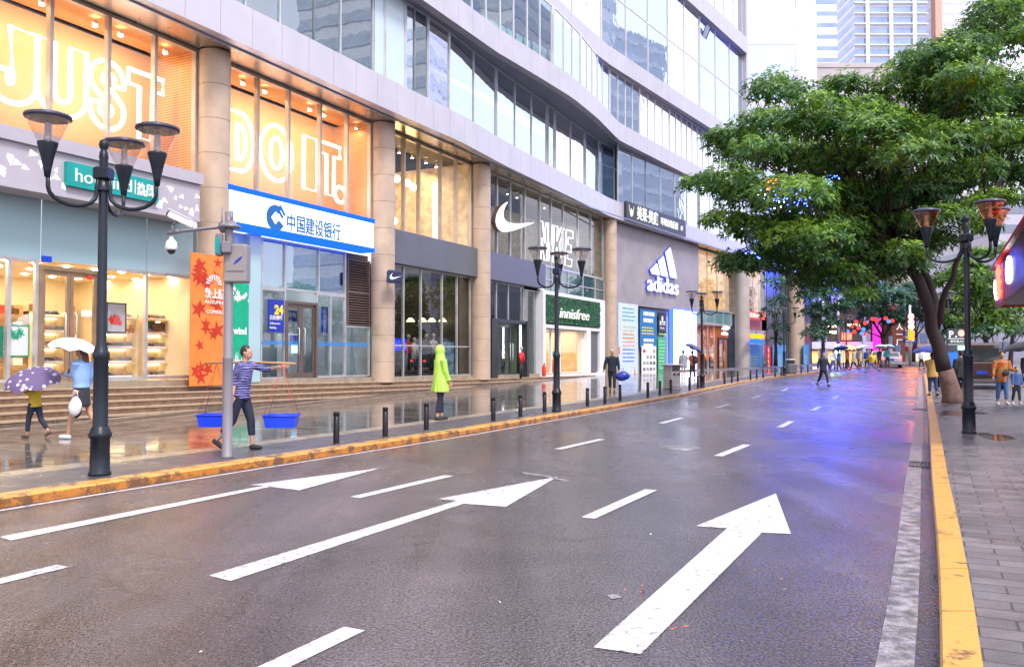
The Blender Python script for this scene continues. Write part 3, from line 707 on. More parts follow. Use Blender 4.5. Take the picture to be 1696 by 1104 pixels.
# --- bay A, ground: shoe shop. aqua panels over clear glass, glazed door
zA = zp(22)
room(P1, Z0_, A1, zA - .02, 3.98, G + .05, 5.2, m_cream, m_floor, m_cell)
b = MB(P1.M)
ea = [Z0_, sC0, P1.s(-60, G), P1.s(65, G), P1.s(240, G), A1]
for p, q in zip(ea, ea[1:]): b.box(p + .02, q - .02, G - .02, G + .03, 3.98, 5.6)
part(b, 'aqua_panel', m_aqua)
glaze(P1, [Z0_, sC0, P1.s(-60, G), P1.s(12, G), P1.s(58, G)], zA + .16, 3.98, G, m_shopglass, m_mul, px=False, fw=.09)
glaze(P1, [P1.s(170, G), P1.s(240, G), A1], zA + .16, 3.98, G, m_shopglass, m_mul, px=False, fw=.09)
def door(P, px0, px1, z0, z1, y, mg, mf, leaves=2, dark=False):
    a, c = P.s(px0, y), P.s(px1, y); fr = MB(P.M)
    fr.box(a - .09, a, y - .09, y + .09, z0, z1 + .09); fr.box(c, c + .09, y - .09, y + .09, z0, z1 + .09); fr.box(a, c, y - .088, y + .088, z1, z1 + .09)
    do = fr.build('door', mf, mall); w_ = (c - a) / leaves
    for k in range(leaves):
        l_ = MB(P.M); p, q = a + k * w_ + .01, a + (k + 1) * w_ - .01
        for bx in ((p, p + .09, z0 + .02, z1 - .01), (q - .09, q, z0 + .02, z1 - .01)): l_.box(bx[0], bx[1], y - .03, y + .03, bx[2], bx[3])
        l_.box(p + .09, q - .09, y - .029, y + .029, z0 + .02, z0 + .2); l_.box(p + .09, q - .09, y - .029, y + .029, z1 - .12, z1 - .01)
        l_.build('door_leaf', mf, do)
        g = MB(P.M); g.quad((p + .09, y, z0 + .2), (q - .09, y, z0 + .2), (q - .09, y, z1 - .12), (p + .09, y, z1 - .12)); g.build('pane', mg, do, fix=False)
        h_ = MB(P.M); hx = (q - .14) if k == 0 else (p + .14); h_.tube([(hx, y - .03, z0 + .8), (hx, y - .09, z0 + .85), (hx, y - .09, z0 + 1.7), (hx, y - .03, z0 + 1.75)], .018, 8); h_.build('handle', m_mul, do)
    return do
door(P1, 66, 158, zA + .16, 3.75, G, m_shopglass, mat('bronze_door_frame', (.35, .24, .15), .35, .5))
area('area_lamp', P1.M, ((A0 + A1) / 2, G + 2.6, 3.92), A1 - A0 - 1, 120, (1, .78, .45), sizey=3.6)
for k in range(10):
    for j in range(3):
        s_ = A0 + .6 + k * .85; b = MB(P1.M); b.lathe([(0, 3.955), (.07, 3.955), (.09, 3.975)], (s_, G + .8 + j * 1.5, 0), 12); b.build('downlight', m_spot, mall, fix=False)
# --- bay B, ground: bank lobby
zB = zp(30)
room(P1, B0, B1, zB - .02, 5.5, G + .05, 4.5, mat('lobby_wall', (.30, .32, .33), .35, scale=.8, var=.3), mat('lobby_floor', (.25, .25, .26), .15), mat('lobby_ceiling', (.6, .6, .6), .6))
area('area_lamp', P1.M, ((B0 + B1) / 2, G + 2.2, 5.4), B1 - B0 - 1, 150, (.85, .93, 1), sizey=3)
b = MB(P1.M); b.box(P1.s(412, -.05), P1.s(431, -.05), -.05, G + .1, zB + .1, 5.5); part(b, 'pilaster', m_aqua)
b = MB(P1.M); b.box(P1.s(385, G), P1.s(412, G), G - .02, G + .06, 3.6, 5.5); part(b, 'aqua_panel', m_aqua)
m_blind = mat('pale_blind', (.42, .48, .52), .5, scale=.5)
glaze(P1, [P1.s(x, G) for x in (431, 470, 526, 570)], 3.85, 5.5, G, m_roomglass, m_mul, px=False, fw=.07)
b = MB(P1.M); b.box(P1.s(434, G + .12), P1.s(524, G + .12), G + .10, G + .13, 3.9, 5.45); part(b, 'blind', m_blind)
b = MB(P1.M); b.box(P1.s(529, G + .12), P1.s(568, G + .12), G + .10, G + .13, 3.9, 5.45); part(b, 'blind', mat('navy_blind', (.02, .09, .25), .3, var=.3))
glaze(P1, [P1.s(x, G) for x in (431, 470)], zB + .16, 3.85, G, m_dkglass, m_mul, px=False, fw=.07)
glaze(P1, [P1.s(x, G) for x in (523, 546, 570)], zB + .16, 3.85, G, m_dkglass, m_mul, px=False, fw=.07)
door(P1, 473, 520, zB + .16, 3.4, G, m_dkglass, mat('brown_door_frame', (.16, .12, .10), .35, .4))
glaze(P1, [P1.s(571, G), B1], zB + .16, 2.75, G, m_dkglass, m_mul, px=False, fw=.05)
b = MB(P1.M); lx0, lx1 = P1.s(573, G), B1
b.box(lx0, lx0 + .06, G - .06, G + .06, 2.75, 5.3); b.box(lx1 - .06, lx1, G - .06, G + .06, 2.75, 5.3); b.box(lx0, lx1, G - .061, G + .061, 4.0, 4.06)
for k in range(26):
    z = 2.78 + k * .097
    b.add([(lx0, G - .06, z), (lx1, G - .06, z), (lx1, G + .04, z + .075), (lx0, G + .04, z + .075), (lx0, G - .06, z + .015), (lx1, G - .06, z + .015)], [(0, 1, 2, 3), (4, 5, 1, 0), (4, 3, 2, 5)])
part(b, 'louvre', mat('brown_louvre', (.17, .12, .11), .4, .3))
b = MB(P1.M); b.box(lx0 - .02, lx1, G + .07, G + .1, 2.7, 5.5); part(b, 'louvre_backing', m_joint)
b = MB(P1.M)
for px0, px1 in ((431, 492), (521, 570), (572, 608)): b.box(P1.s(px0, G), P1.s(px1, G), G - .062, G - .055, 2.0, 2.06); b.box(P1.s(px0, G), P1.s(px1, G), G - .062, G - .055, 2.09, 2.12)
part(b, 'safety_stripe', mat('blue_stripe', (.02, .22, .62), .4))
# --- bay C: charcoal band, dark sports shop
b = MB(P1.M); b.box(C0, C1 + .1, -.18, G + .05, 5.35, 6.7); b.box(D0 - .05, P1.s(903, -.18), -.18, G + .05, 5.35, 6.7); part(b, 'charcoal_band', m_band)
zC = zp(37); room(P1, C0, C1, zC, 5.35, G + .05, 5, m_dkint, m_dkint, m_dkint)
glaze(P1, [C0] + [P1.s(x, G) for x in (667, 696, 731, 756)] + [C1], zC + .12, 5.35, G, m_dkglass, m_mul, px=False, fw=.07, trans=(2.05,))
area('area_lamp', P1.M, ((C0 + C1) / 2, G + 2.5, 5.25), C1 - C0 - 1, 60, (1, .75, .45), sizey=3)
# --- bay D
zD = zp(47); room(P1, D0, P1.s(900, G), zD, 5.35, G + .05, 5, m_dkint, m_dkint, m_dkint)
glaze(P1, [D0] + [P1.s(x, G) for x in (821, 841, 866)], zD + 2.75, 5.35, G, m_dkglass, m_mul, px=False, fw=.07)
glaze(P1, [P1.s(x, G) for x in (868, 884, 899)], zD + .1, 5.2, G, glass('teal_glass', (.35, .75, .75), .12), m_mul, px=False, fw=.06)
door(P1, 822, 866, zD + .05, 3.2, G - .05, m_dkglass, m_muld)
b = MB(P1.M)
for x0, x1 in ((809, 819), (867.5, 871)): b.box(P1.s(x0, -.1), P1.s(x1, -.1), -.3, G + .1, zD, 3.45)
b.box(P1.s(815, -.1), P1.s(871, -.1), -.25, G - .15, 3.3, 3.45); part(b, 'portal', m_muld)
b = MB(P1.M); b.box(P1.s(861, -.32), P1.s(862.6, -.32), -.35, -.3, 1.5, 3.2); part(b, 'light_strip', emis('portal_light', (.9, .95, 1), 6))
# pale cosmetics shop front with white surround
zd = zp(50); s0, s1 = P1.s(900, -.25), P1.s(1000, -.25)
b = MB(P1.M); b.box(s0, s0 + .35, -.25, G + .2, zd - .1, 5.25); b.box(s1 - .7, s1 + .25, -.25, G + .2, zd - .1, 5.25); b.box(s0 + .35, s1 - .7, -.249, G + .2, 4.95, 5.25); b.box(s0 + .35, s1 - .7, -.249, G + .2, 3.2, 3.38); b.box(s0 + .35, s1 - .7, G + .05, G + .2, 3.38, 4.95)
b.box(s1 - 2.9, s1 - 2.3, -.248, G + .19, zd - .1, 3.2); b.box(s0 + .35, s1 - .7, -.247, G + .18, zd - .1, zd + .1)
part(b, 'white_surround', m_white)
b = MB(P1.M); b.box(s1 - 2.28, s1 - .72, -.1, -.05, zd + .2, 3.1); part(b, 'shutter', mat('grey_shutter', (.12, .12, .13), .5))
room(P1, s0 + .3, s1 - 2.5, zd, 3.2, G + .1, 3.5, mat('warm_wood_wall', (.72, .55, .32), .5, scale=.6), m_floor, m_cell)
area('area_lamp', P1.M, ((s0 + s1) / 2 - 1, G + 1.8, 3.15), s1 - s0 - 3.2, 85, (1, .8, .5), sizey=2.6)
glaze(P1, [s0 + .35, s0 + 1.8, s0 + 3.1, s1 - 2.9], zd + .1, 3.2, G - .1, m_shopglass, m_white, px=False, fw=.1)
b = MB(P1.M); b.box(P1.s(903, G), D1, G - .03, G + .05, 5.25, 6.62); part(b, 'spandrel', m_teal)
glaze(P1, [P1.s(x, G - .05) for x in (903, 913, 940, 965, 985)] + [D1], 5.25, 6.72, G - .06, m_dkglass, m_mul, px=False, fw=.07, trans=(5.95,))
# ---------- second front plane: concrete box of the sports shop, glass beyond
q0 = .25; q1 = P2.s(1157); zq = .3
b = MB(P2.M); b.box(q0, q1, -.05, .35, 5.2, 10.76); part(b, 'concrete_front', m_conc)
b = MB(P2.M); b.box(q0 - .25, q0 + .15, -.1, .6, 0, 5.2); part(b, 'pier', m_muld)
room(P2, q0, q1, .2, 5.2, .3, 4, m_dkint, m_floor, m_dkint)
b = MB(P2.M); b.box(q0 + .15, P2.s(1113), .3, .36, .2, 5.2); part(b, 'hoarding_backing', mat('grey_board', (.25, .27, .28), .6))
q2 = P2.s(1215)
room(P2, q1, q2, .2, 4.35, .5, 5, mat('terracotta_wall', (.5, .2, .1), .5, scale=.5), m_floor, m_cell)
area('area_lamp', P2.M, ((q1 + q2) / 2, 3, 4.3), q2 - q1 - 1, 100, (1, .62, .32), sizey=3.5)
room(P2, q1, q2, 5.6, 10.7, .5, 3, m_ivory, m_floor, m_ivory)
area('area_lamp', P2.M, ((q1 + q2) / 2, 1.4, 10.5), q2 - q1 - 1, 90, (1, .68, .32), aim=(0, .4, -1), sizey=1)
glaze(P2, [q1 + .05] + [P2.s(x, .45) for x in (1172, 1188, 1202)] + [q2 - .05], 5.6, 10.7, .45, m_shopglass, m_mul, px=False, fw=.1)
glaze(P2, [q1 + .05] + [P2.s(x, .45) for x in (1172, 1183)], .35, 4.35, .45, m_shopglass, m_mul, px=False, fw=.1)
door(P2, 1190, 1206, .3, 3.2, .45, m_shopglass, m_muld)
b = MB(P2.M); b.box(q1, q2, .2, .5, 4.4, 5.55); part(b, 'spandrel', m_teal)
b = MB(P2.M); b.box(q1, q2, .12, .2, 5.5, 5.62); b.box(q1, q2, .12, .2, 4.34, 4.46)
for k in range(5): s_ = q1 + (q2 - q1) * k / 4; b.box(s_ - .04, s_ + .04, .13, .2, 4.46, 5.5)
part(b, 'spandrel_frame', m_mul)
m_conc2 = mat('grey_concrete_column', (.42, .38, .36), .5, scale=1)
column(P2, P2.s(1228), 1.35, .1, ZS1, -.1, jt=20, m=m_conc2)
q3 = P2.s(1268); q4 = P2.s(1302)
room(P2, P2.s(1235), q3, 5.6, 10.7, .5, 3, m_ivory, m_floor, m_ivory); area('area_lamp', P2.M, ((P2.s(1240) + q3) / 2, 1.4, 10.5), 4, 90, (1, .66, .28), aim=(0, .4, -1), sizey=1)
glaze(P2, [P2.s(x, .45) for x in (1238, 1248, 1258, 1268)], 5.6, 10.7, .45, m_shopglass, m_mul, px=False, fw=.12)
b = MB(P2.M); b.box(P2.s(1235), q3, .35, .5, 4.2, 5.6); part(b, 'spandrel', mat('dusty_red_panel', (.35, .12, .12), .5, var=.3))
glaze(P2, [P2.s(x, .45) for x in (1270, 1286, 1302, 1326, 1344)], .2, 10.7, .45, mat('dull_dark_glazing', (.05, .065, .08), .35, spec=.25, var=.4, scale=.4), m_muld, px=False, fw=.1, trans=(5.0,))
room(P2, q3, P2.s(1344), 0, 10.7, .6, 3, m_dkroom, m_dkint, m_dkint)
column(P2, P2.s(1316.5), 1.85, -.2, ZS1, -.1, jt=1.35)
glaze(P2, [P2.s(x, .45) for x in (1238, 1253, 1268)], .1, 4.2, .45, m_dkglass, m_mul, px=False, fw=.1)
room(P2, P2.s(1235), q3, 0, 4.2, .5, 3, m_dkroom, m_floor, m_dkint)
# ================= SIGNS, POSTERS, SHOP GOODS
m_signw = emis('lit_white', (1, 1, 1), 1.6); m_neon = emis('white_neon', (1, .95, .90), 3.2)
m_tealp = mat('teal_paint', (.0, .30, .28), .4); m_blue = mat('bank_blue', (.005, .055, .62), .35); m_wtxt = emis('white_letters', (1, 1, 1), .45)
m_navy = mat('navy_print', (.01, .03, .35), .4); m_yel = mat('yellow_print', (.9, .65, .03), .4); m_wp = mat('white_print', (.85, .85, .87), .45, var=.03)
m_black = mat('black_sign', (.03, .032, .045), .4); m_green = mat('green_print', (.0, .38, .20), .45); m_oran = mat('orange_print', (.85, .22, .04), .45)
m_red = mat('red_print', (.75, .03, .02), .45); m_grey = mat('grey_print', (.3, .3, .33), .5); m_lb = mat('pale_blue_print', (.45, .62, .85), .45); m_mg = mat('magenta_print', (.75, .02, .35), .4)
def PM(P): return MB(P.M)
def arc(cx, cz, rx, rz, a0, a1, n=14): return [(cx + rx * math.cos(R(a0 + (a1 - a0) * i / n)), cz + rz * math.sin(R(a0 + (a1 - a0) * i / n))) for i in range(n + 1)]
# outline shapes of the neon capitals in a unit box (x 0..1, z 0..1)
NEON = {
 'J': [[(.45, 1), (1, 1)] + arc(.5, .3, .5, .3, 0, -180) + [(0, .42), (.42, .42)] + arc(.47, .33, .05, .08, 180, 360, 6)[:]],
 'U': [[(0, 1), (.34, 1)] + arc(.5, .32, .16, .12, 180, 360, 8) + [(.66, 1), (1, 1)] + arc(.5, .32, .5, .32, 0, -180)],
 'S': [arc(.5, .72, .5, .28, 0, 180, 10) + [(.02, .62), (.30, .47), (.62, .32)] + arc(.46, .26, .17, .08, 0, -180, 5) + [(.29, .36), (0, .36)] + arc(.5, .28, .5, .28, 180, 360, 10) + [(.98, .38), (.7, .55), (.36, .69)] + arc(.54, .75, .17, .07, 180, 0, 5) + [(.71, .66), (1, .66)]],
 'T': [[(0, 1), (1, 1), (1, .78), (.69, .78), (.69, 0), (.31, 0), (.31, .78), (0, .78)]],
 'D': [[(0, 0), (0, 1), (.45, 1)] + arc(.45, .5, .55, .5, 90, -90, 14), [(.33, .2), (.33, .8), (.42, .8)] + arc(.42, .5, .26, .3, 90, -90, 8)],
 'O': [arc(.5, .5, .5, .5, 0, 354, 24), arc(.5, .5, .19, .28, 0, 352, 16)],
 'I': [[(0, 0), (0, 1), (1, 1), (1, 0)]],
 'N': [[(0, 0), (0, 1), (.3, 1), (.68, .45), (.68, 1), (1, 1), (1, 0), (.7, 0), (.32, .55), (.32, 0)]],
 'K': [[(0, 0), (0, 1), (.34, 1), (.34, .6), (.66, 1), (1, 1), (.6, .52), (1, 0), (.64, 0), (.34, .42), (.34, 0)]],
 'E': [[(0, 0), (0, 1), (1, 1), (1, .8), (.34, .8), (.34, .6), (.85, .6), (.85, .4), (.34, .4), (.34, .2), (1, .2), (1, 0)]],
 '.': [arc(.5, .5, .5, .5, 0, 350, 18)]}
def neon(root, ch, s0, s1, z0, z1, y, r=.062, shear=0.0):
    b = PM(P1)
    for lp in NEON[ch]: b.tube([(s0 + (s1 - s0) * x + shear * (z1 - z0) * (z - .5), y, z0 + (z1 - z0) * z) for x, z in lp], r, 8, closed=True)
    return b.build('neon_letter', m_neon, root)
nr = thing('neon_sign', 'large white neon outline words JUST DO IT. inside orange lit upper windows', 'neon sign', P1.M @ Vector((P1.s(130, .9), .9, 7.8)), math.pi / 2 - TH)
for ch, a, c in (('J', -32, 54), ('U', 55, 137), ('S', 143, 200), ('T', 207, 265)): neon(nr, ch, P1.s(a, .9), P1.s(c, .9), 7.86, 9.75, .9)
for ch, a, c in (('D', 375, 417), ('O', 428, 481), ('I', 501, 524), ('T', 529, 561)): neon(nr, ch, P1.s(a, .9), P1.s(c, .9), 7.68, 9.6, .9)
neon(nr, '.', P1.s(553, .9), P1.s(571, .9), 7.5, 8.1, .9)
nk = thing('neon_sign', 'small slanted white neon outline word NIKE behind upper window right of swoosh', 'neon sign', P1.M @ Vector((P1.s(920, .6), .6, 7.1)), math.pi / 2 - TH)
for ch, a, c in (('N', 893, 907), ('I', 910, 914), ('K', 917, 933), ('E', 937, 948)): neon(nk, ch, P1.s(a, .6), P1.s(c, .6), 7.15, 9.35, .6, .026, .12)
# swooshes
def swoosh(w, h):
    def bz(p0, p1, p2, p3, n=12): return [tuple(sum(c * q[k] for c, q in zip(((1 - t) ** 3, 3 * (1 - t) ** 2 * t, 3 * (1 - t) * t * t, t ** 3), (p0, p1, p2, p3))) for k in (0, 1)) for t in [i / n for i in range(n)]]
    top = bz((1, .62), (.62, .42), (.45, .36), (.33, .34)) + bz((.33, .34), (.12, .32), (.10, .62), (.28, 1.0))
    bot = bz((.28, 1.0), (-.05, .60), (-.06, .0), (.17, 0.0)) + bz((.17, 0.0), (.30, .0), (.62, .28), (1, .62))
    return [(x * w, z * h) for x, z in top + bot]
def bigsw():
    a, z0 = P1.sz(822, 380, -.35); c, _ = P1.sz(884, 352, -.35); _, z1 = P1.sz(830, 331, -.35); w_, h_ = c - a, z1 - z0
    root = thing('swoosh_sign', 'big white lit swoosh mounted in front of upper window between third and fourth column', 'sign', P1.M @ Vector((a, -.3, z0)), math.pi / 2 - TH)
    b = MB(P1.M @ Matrix.Translation((a, 0, z0))); b.prism(swoosh(w_, h_), -.38, -.30); b.build('lit_face', emis('sign_face', (1, 1, 1), 1.2), root)
    b = MB(P1.M @ Matrix.Translation((a, 0, z0))); b.prism([(x * 1.0 - .03, z) for x, z in swoosh(w_, h_)], -.29, -.05); b.build('return_edge', mat('copper_edge', (.25, .16, .14), .3, .6), root)
    b = PM(P1); b.bar((a + .5, -.05, z0 + .5), (a + .5, G, z0 + .5), .06); b.build('bracket', m_mul, root)
bigsw()
def bladesw():
    s_, z_ = P1.sz(657, 458, -1.1); M = P1.M @ Matrix.Translation((s_, -1.0, z_)) @ Matrix.Rotation(R(-24), 4, 'Z')
    root = thing('blade_sign', 'small round dark sign with white swoosh projecting beside second column', 'sign', M.translation, math.pi / 2 - TH)
    b = MB(M); b.cbox((0, 0, 0), (.68, .16, .5), .07); b.build('disc', mat('sign_navy', (.03, .035, .09), .35), root)
    b = MB(M @ Matrix.Translation((-.27, 0, -.12))); b.prism(swoosh(.54, .26), -.095, -.083); b.build('lit_mark', m_wtxt, root)
    b = MB(M); b.bar((0, .02, 0), (0, .9, 0), .05); b.build('bracket', m_mul, root)
bladesw()
# --- shoe shop fascia sign with lit triangles
def shoesign():
    a, c = Z0_, P1.s(331, -.75); root = thing('shop_sign', 'lilac white fascia box with lit triangles and teal name board over the shoe shop', 'sign', P1.M @ Vector(((P1.s(0) + c) / 2, -.75, 5.5)), math.pi / 2 - TH)
    b = PM(P1); b.box(a, c, -.68, .1, 5.52, 6.5); b.box(a, c + .05, -.78, .12, 6.5, 6.82); b.box(a, c, -.70, .1, 5.44, 5.52); b.build('fascia_box', mat('lilac_white', (.42, .39, .44), .4, var=.03), root)
    t0, t1 = P1.s(106, -.78), P1.s(259, -.78); b = PM(P1); b.box(t0, t1, -.80, -.682, 5.72, 6.30); b.build('name_board', m_tealp, root)
    b = PM(P1); w_ = t1 - t0
    put_text(b, 'hotwind', t0 + w_ * .08, 5.86, .46, -.81, .02, fit=w_ * .60)
    b.box(t0 + w_ * .715, t0 + w_ * .723, -.82, -.80, 5.84, 6.2); put_text(b, '热风', t0 + w_ * .74, 5.86, .36, -.81, .02, fit=w_ * .2, bold=.008)
    b.build('lettering', m_wtxt, root)
    b = PM(P1); rr = random.Random(3)
    for px in list(range(-300, 104, 13)) + list(range(262, 326, 9)):
        for r_ in range(1 if rr.random() < .45 else 2):
            s_ = P1.s(px, -.7); z_ = rr.uniform(5.65, 6.35); k = rr.uniform(.07, .13); th = rr.choice((0, 90, 180, 270)) + rr.uniform(-20, 20)
            b.prism([(s_ + k * math.cos(R(th + q)), z_ + k * math.sin(R(th + q))) for q in (90, 215, 300)], -.688, -.68)
    b.build('lit_triangle', emis('triangle_light', (1, 1, 1), .9), root)['kind'] = 'stuff'
shoesign()
# --- bank fascia
def banksign():
    a, c = P1.s(373, -.55), P1.s(620, -.55); root = thing('shop_sign', 'bright white bank fascia with blue edges, blue round emblem and blue characters', 'sign', P1.M @ Vector(((a + c) / 2, -.5, 5.5)), math.pi / 2 - TH)
    b = PM(P1); b.box(a, c, -.5, .1, 5.68, 6.62); b.build('light_box', emis('bank_white', (.95, .98, 1), 1.0), root)
    b = PM(P1); b.box(a, c, -.55, .12, 6.62, 6.78); b.box(a, c, -.55, .12, 5.52, 5.68); b.build('blue_edge', emis('lit_blue_edge', (.01, .10, .9), .9), root)
    mb = emis('bank_mark_blue', (.05, .20, .62), .42)
    s_, z_ = P1.sz(456, 361, -.5); s2, z2 = P1.sz(440, 361, -.5)
    b = PM(P1); rr = .42
    o = arc(s_, z_, rr, rr, 50, 330, 20); i_ = [(s_ + .15, z_ - .06), (s_ - .02, z_ - .22), (s_ - .22, z_), (s_, z_ + .22), (s_ + .1, z_ + .14)]
    b.prism(o + i_, -.53, -.503); b.prism([(s_ + .02, z_ + .3), (s_ + .10, z_ + .36), (s_ + .36, z_ + .08), (s_ + .3, z_ + .02)], -.53, -.503); b.prism([(s_ + .15, z_ + .4), (s_ + .23, z_ + .45), (s_ + .46, z_ + .17), (s_ + .4, z_ + .11)], -.53, -.503)
    b.build('emblem', mb, root)
    b = PM(P1); p, q = P1.s(473, -.5), P1.s(562, -.5); put_text(b, '中国建设银行', p, z_ - .28, .62, -.52, .02, fit=q - p, bold=.01); b.build('lettering', mb, root)
banksign()
def panel(P, name, label, cat, x0, y0, x1, y1, off, m, th=.04, group=None, zb=None, frame=None):
    a, z1 = P.sz(x0, y0, off); c, _ = P.sz(x1, y1, off); _, z0 = P.sz((x0 + x1) / 2, y1, off); _, z1 = P.sz((x0 + x1) / 2, y0, off)
    if zb is not None: z0 = zb
    root = thing(name, label, cat, P.M @ Vector(((a + c) / 2, off, z0)), math.pi / 2 - P.ang, group)
    b = PM(P); b.box(a, c, off, off + th, z0, z1); b.build('board', m, root)
    return root, a, c, z0, z1
def lines(b, a, c, z0, z1, off, n, seed=1, h=.35, x0=.12, x1=.88):
    rr = random.Random(seed)
    for k in range(n):
        z = z1 - (z1 - z0) * (k + .5) / n; hh = (z1 - z0) / n * h; x = a + (c - a) * x0; end = a + (c - a) * (x1 - rr.random() * .12)
        while x < end:
            w_ = rr.uniform(.05, .16) * (c - a); b.box(x, min(x + w_, end), off - .006, off - .001, z - hh / 2, z + hh / 2); x += w_ + .025 * (c - a)
# orange autumn banner wrapped on the first column
def leafshape(cx, cz, r, rot):
    pts = []
    for k in range(10):
        t = rot + 2 * math.pi * k / 10; q = r * (1 if k % 2 == 0 else .35) * (1.1 if k in (0,) else 1)
        pts.append((cx + q * math.cos(t), cz + q * math.sin(t)))
    return pts
rt, a, c, z0, z1 = panel(P1, 'shop_banner', 'tall orange autumn banner with red leaves covering the foot of the first column', 'banner', 317, 421, 369, 638, -.62, m_oran)
b = PM(P1); rr = random.Random(5)
for k in range(26):
    x_, z_ = a + (c - a) * rr.choice((.12, .2, .3, .45, .75)), z0 + (z1 - z0) * rr.choice((.93, .85, .8, .72, .6, .45, .38, .3, .12, .06))
    b.prism(leafshape(x_ + rr.uniform(-.1, .1), z_ + rr.uniform(-.1, .1), rr.uniform(.14, .3), rr.uniform(0, 6)), -.626 - .0005 * k, -.621 - .0005 * k)
b.build('leaf_print', mat('deep_red_print', (.5, .03, .01), .5), rt)
b = PM(P1); w_ = c - a; zz = z0 + (z1 - z0) * .66
for k in range(9):
    t = R(10 + 20 * k); b.prism([(a + w_ * .68 + .12 * math.cos(t - .06), zz + .42 + .12 * math.sin(t - .06)), (a + w_ * .68 + .3 * math.cos(t - .12), zz + .42 + .3 * math.sin(t - .12)), (a + w_ * .68 + .3 * math.cos(t + .12), zz + .42 + .3 * math.sin(t + .12))], -.646, -.642)
put_text(b, '秋·上新', a + w_ * .4, zz + .05, .3, -.645, .01, fit=w_ * .58, bold=.01); put_text(b, 'AUTUMN', a + w_ * .4, zz - .14, .15, -.645, .01, fit=w_ * .56)
put_text(b, 'COMING', a + w_ * .45, zz - .42, .15, -.645, .01, fit=w_ * .5)
b.build('lettering', m_wp, rt)
rt, a, c, z0, z1 = panel(P1, 'shop_banner', 'green banner with white leaf print and the word wind beside the grey camera pole', 'banner', 384, 469, 413, 628, -.02, m_green)
b = PM(P1); w_ = c - a
for k in range(14): b.prism(leafshape(a + w_ * rr.uniform(.05, .95), z1 - rr.uniform(.05, .55), rr.uniform(.05, .12), rr.uniform(0, 6)), -.028 - k * .0004, -.022 - k * .0004)
for k in range(9): b.prism([(a + w_ * (.1 + .1 * k), z0 + .3 + rr.uniform(0, .5)), (a + w_ * (.15 + .1 * k), z0 + .9 + rr.uniform(-.3, .1)), (a + w_ * (.2 + .1 * k), z0 + .3)], -.03, -.022)
put_text(b, 'wind', a + w_ * .08, z0 + (z1 - z0) * .47, .3, -.03, .01, fit=w_ * .72, bold=.012); b.build('print', m_wp, rt)
# posters on the bank glass
rt, a, c, z0, z1 = panel(P1, 'bank_poster', 'navy poster with yellow 24 on the bank window', 'poster', 445, 496, 470, 550, .12, m_navy)
b = PM(P1); put_text(b, '24', a + (c - a) * .36, z1 - .48, .42, .11, .01, fit=(c - a) * .58, bold=.02); b.box(a + (c - a) * .5, a + (c - a) * .85, .11, .115, z1 - .6, z1 - .56); b.build('numerals', m_yel, rt)
b = PM(P1); put_text(b, '自助银行', a + .06, z0 + .42, .17, .11, .01, fit=(c - a) * .8); put_text(b, 'Self-service', a + .06, z0 + .26, .1, .11, .01, fit=(c - a) * .66); put_text(b, 'Banking', a + .06, z0 + .12, .1, .11, .01, fit=(c - a) * .4); b.build('lettering', m_wp, rt)
rt, a, c, z0, z1 = panel(P1, 'bank_poster', 'blue vertical sign board with white characters inside the bank right of the door', 'poster', 533, 508, 543, 551, .55, m_blue)
b = PM(P1); 
for k, ch in enumerate('自助服务区'): put_text(b, ch, a + .08, z1 - .22 - .2 * k, .2, .54, .01)
b.build('lettering', m_wp, rt)
rt, a, c, z0, z1 = panel(P1, 'bank_poster', 'dark blue landscape notice behind the bank glass above the doors', 'poster', 474, 514, 492, 532, 1.0, m_navy)
b = PM(P1); put_text(b, '服务', a + .12, z0 + .15, .2, .99, .01); b.build('lettering', m_wp, rt)
def cash_machine(px, lb):
    s_ = P1.s(px, 3.2); z = zB; root = thing('cash_machine', lb, 'cash machine', P1.M @ Vector((s_, 3.2, z)), math.pi / 2 - TH)
    b = PM(P1); b.cbox((s_, 3.3, z + .9), (.8, .6, 1.8), .05); b.build('cabinet', mat('pale_machine', (.6, .63, .66), .4), root)
    b = PM(P1); b.box(s_ - .3, s_ + .3, 2.98, 3.0, z + 1.45, z + 1.75); b.build('header', m_blue, root); b = PM(P1); b.box(s_ - .2, s_ + .2, 2.98, 2.995, z + 1.05, z + 1.35); b.build('screen', emis('atm_screen', (.4, .7, 1), 1.5), root)
cash_machine(482, 'pale cash machine with lit screen behind the bank door'); cash_machine(552, 'pale cash machine at the right end of the bank lobby')
# --- cosmetics shop name board (clipped greenery) with letters
rt, a, c, z0, z1 = panel(P1, 'shop_sign', 'dark green foliage name board with white italic lettering over the cosmetics shop', 'sign', 905, 494, 994, 538, -.30, mat('green_wall', (.012, .07, .025), .7, scale=5, var=.9, bump=.6, bscale=14))
b = PM(P1); rr = random.Random(4)
for k in range(900):
    x_, z_ = rr.uniform(a, c), rr.uniform(z0, z1); t = rr.uniform(0, 6.3); r_ = rr.uniform(.05, .11)
    b.add([(x_, -.30, z_), (x_ + r_ * math.cos(t), -.34, z_ + r_ * math.sin(t)), (x_ + r_ * .6 * math.cos(t + 1.2), -.36, z_ + r_ * .6 * math.sin(t + 1.2))], [(0, 1, 2)])
b.build('leaves', mat('sign_leaf', (.03, .16, .05), .6, var=.6, scale=8), rt, fix=False)
b = PM(P1); sA, zA_ = P1.sz(927, 524, -.42); sB = P1.s(976, -.42); put_text(b, 'innisfree', sA, zA_ - .05, .85, -.42, .05, fit=sB - sA, shear=.25); b.build('lettering', m_wtxt, rt)
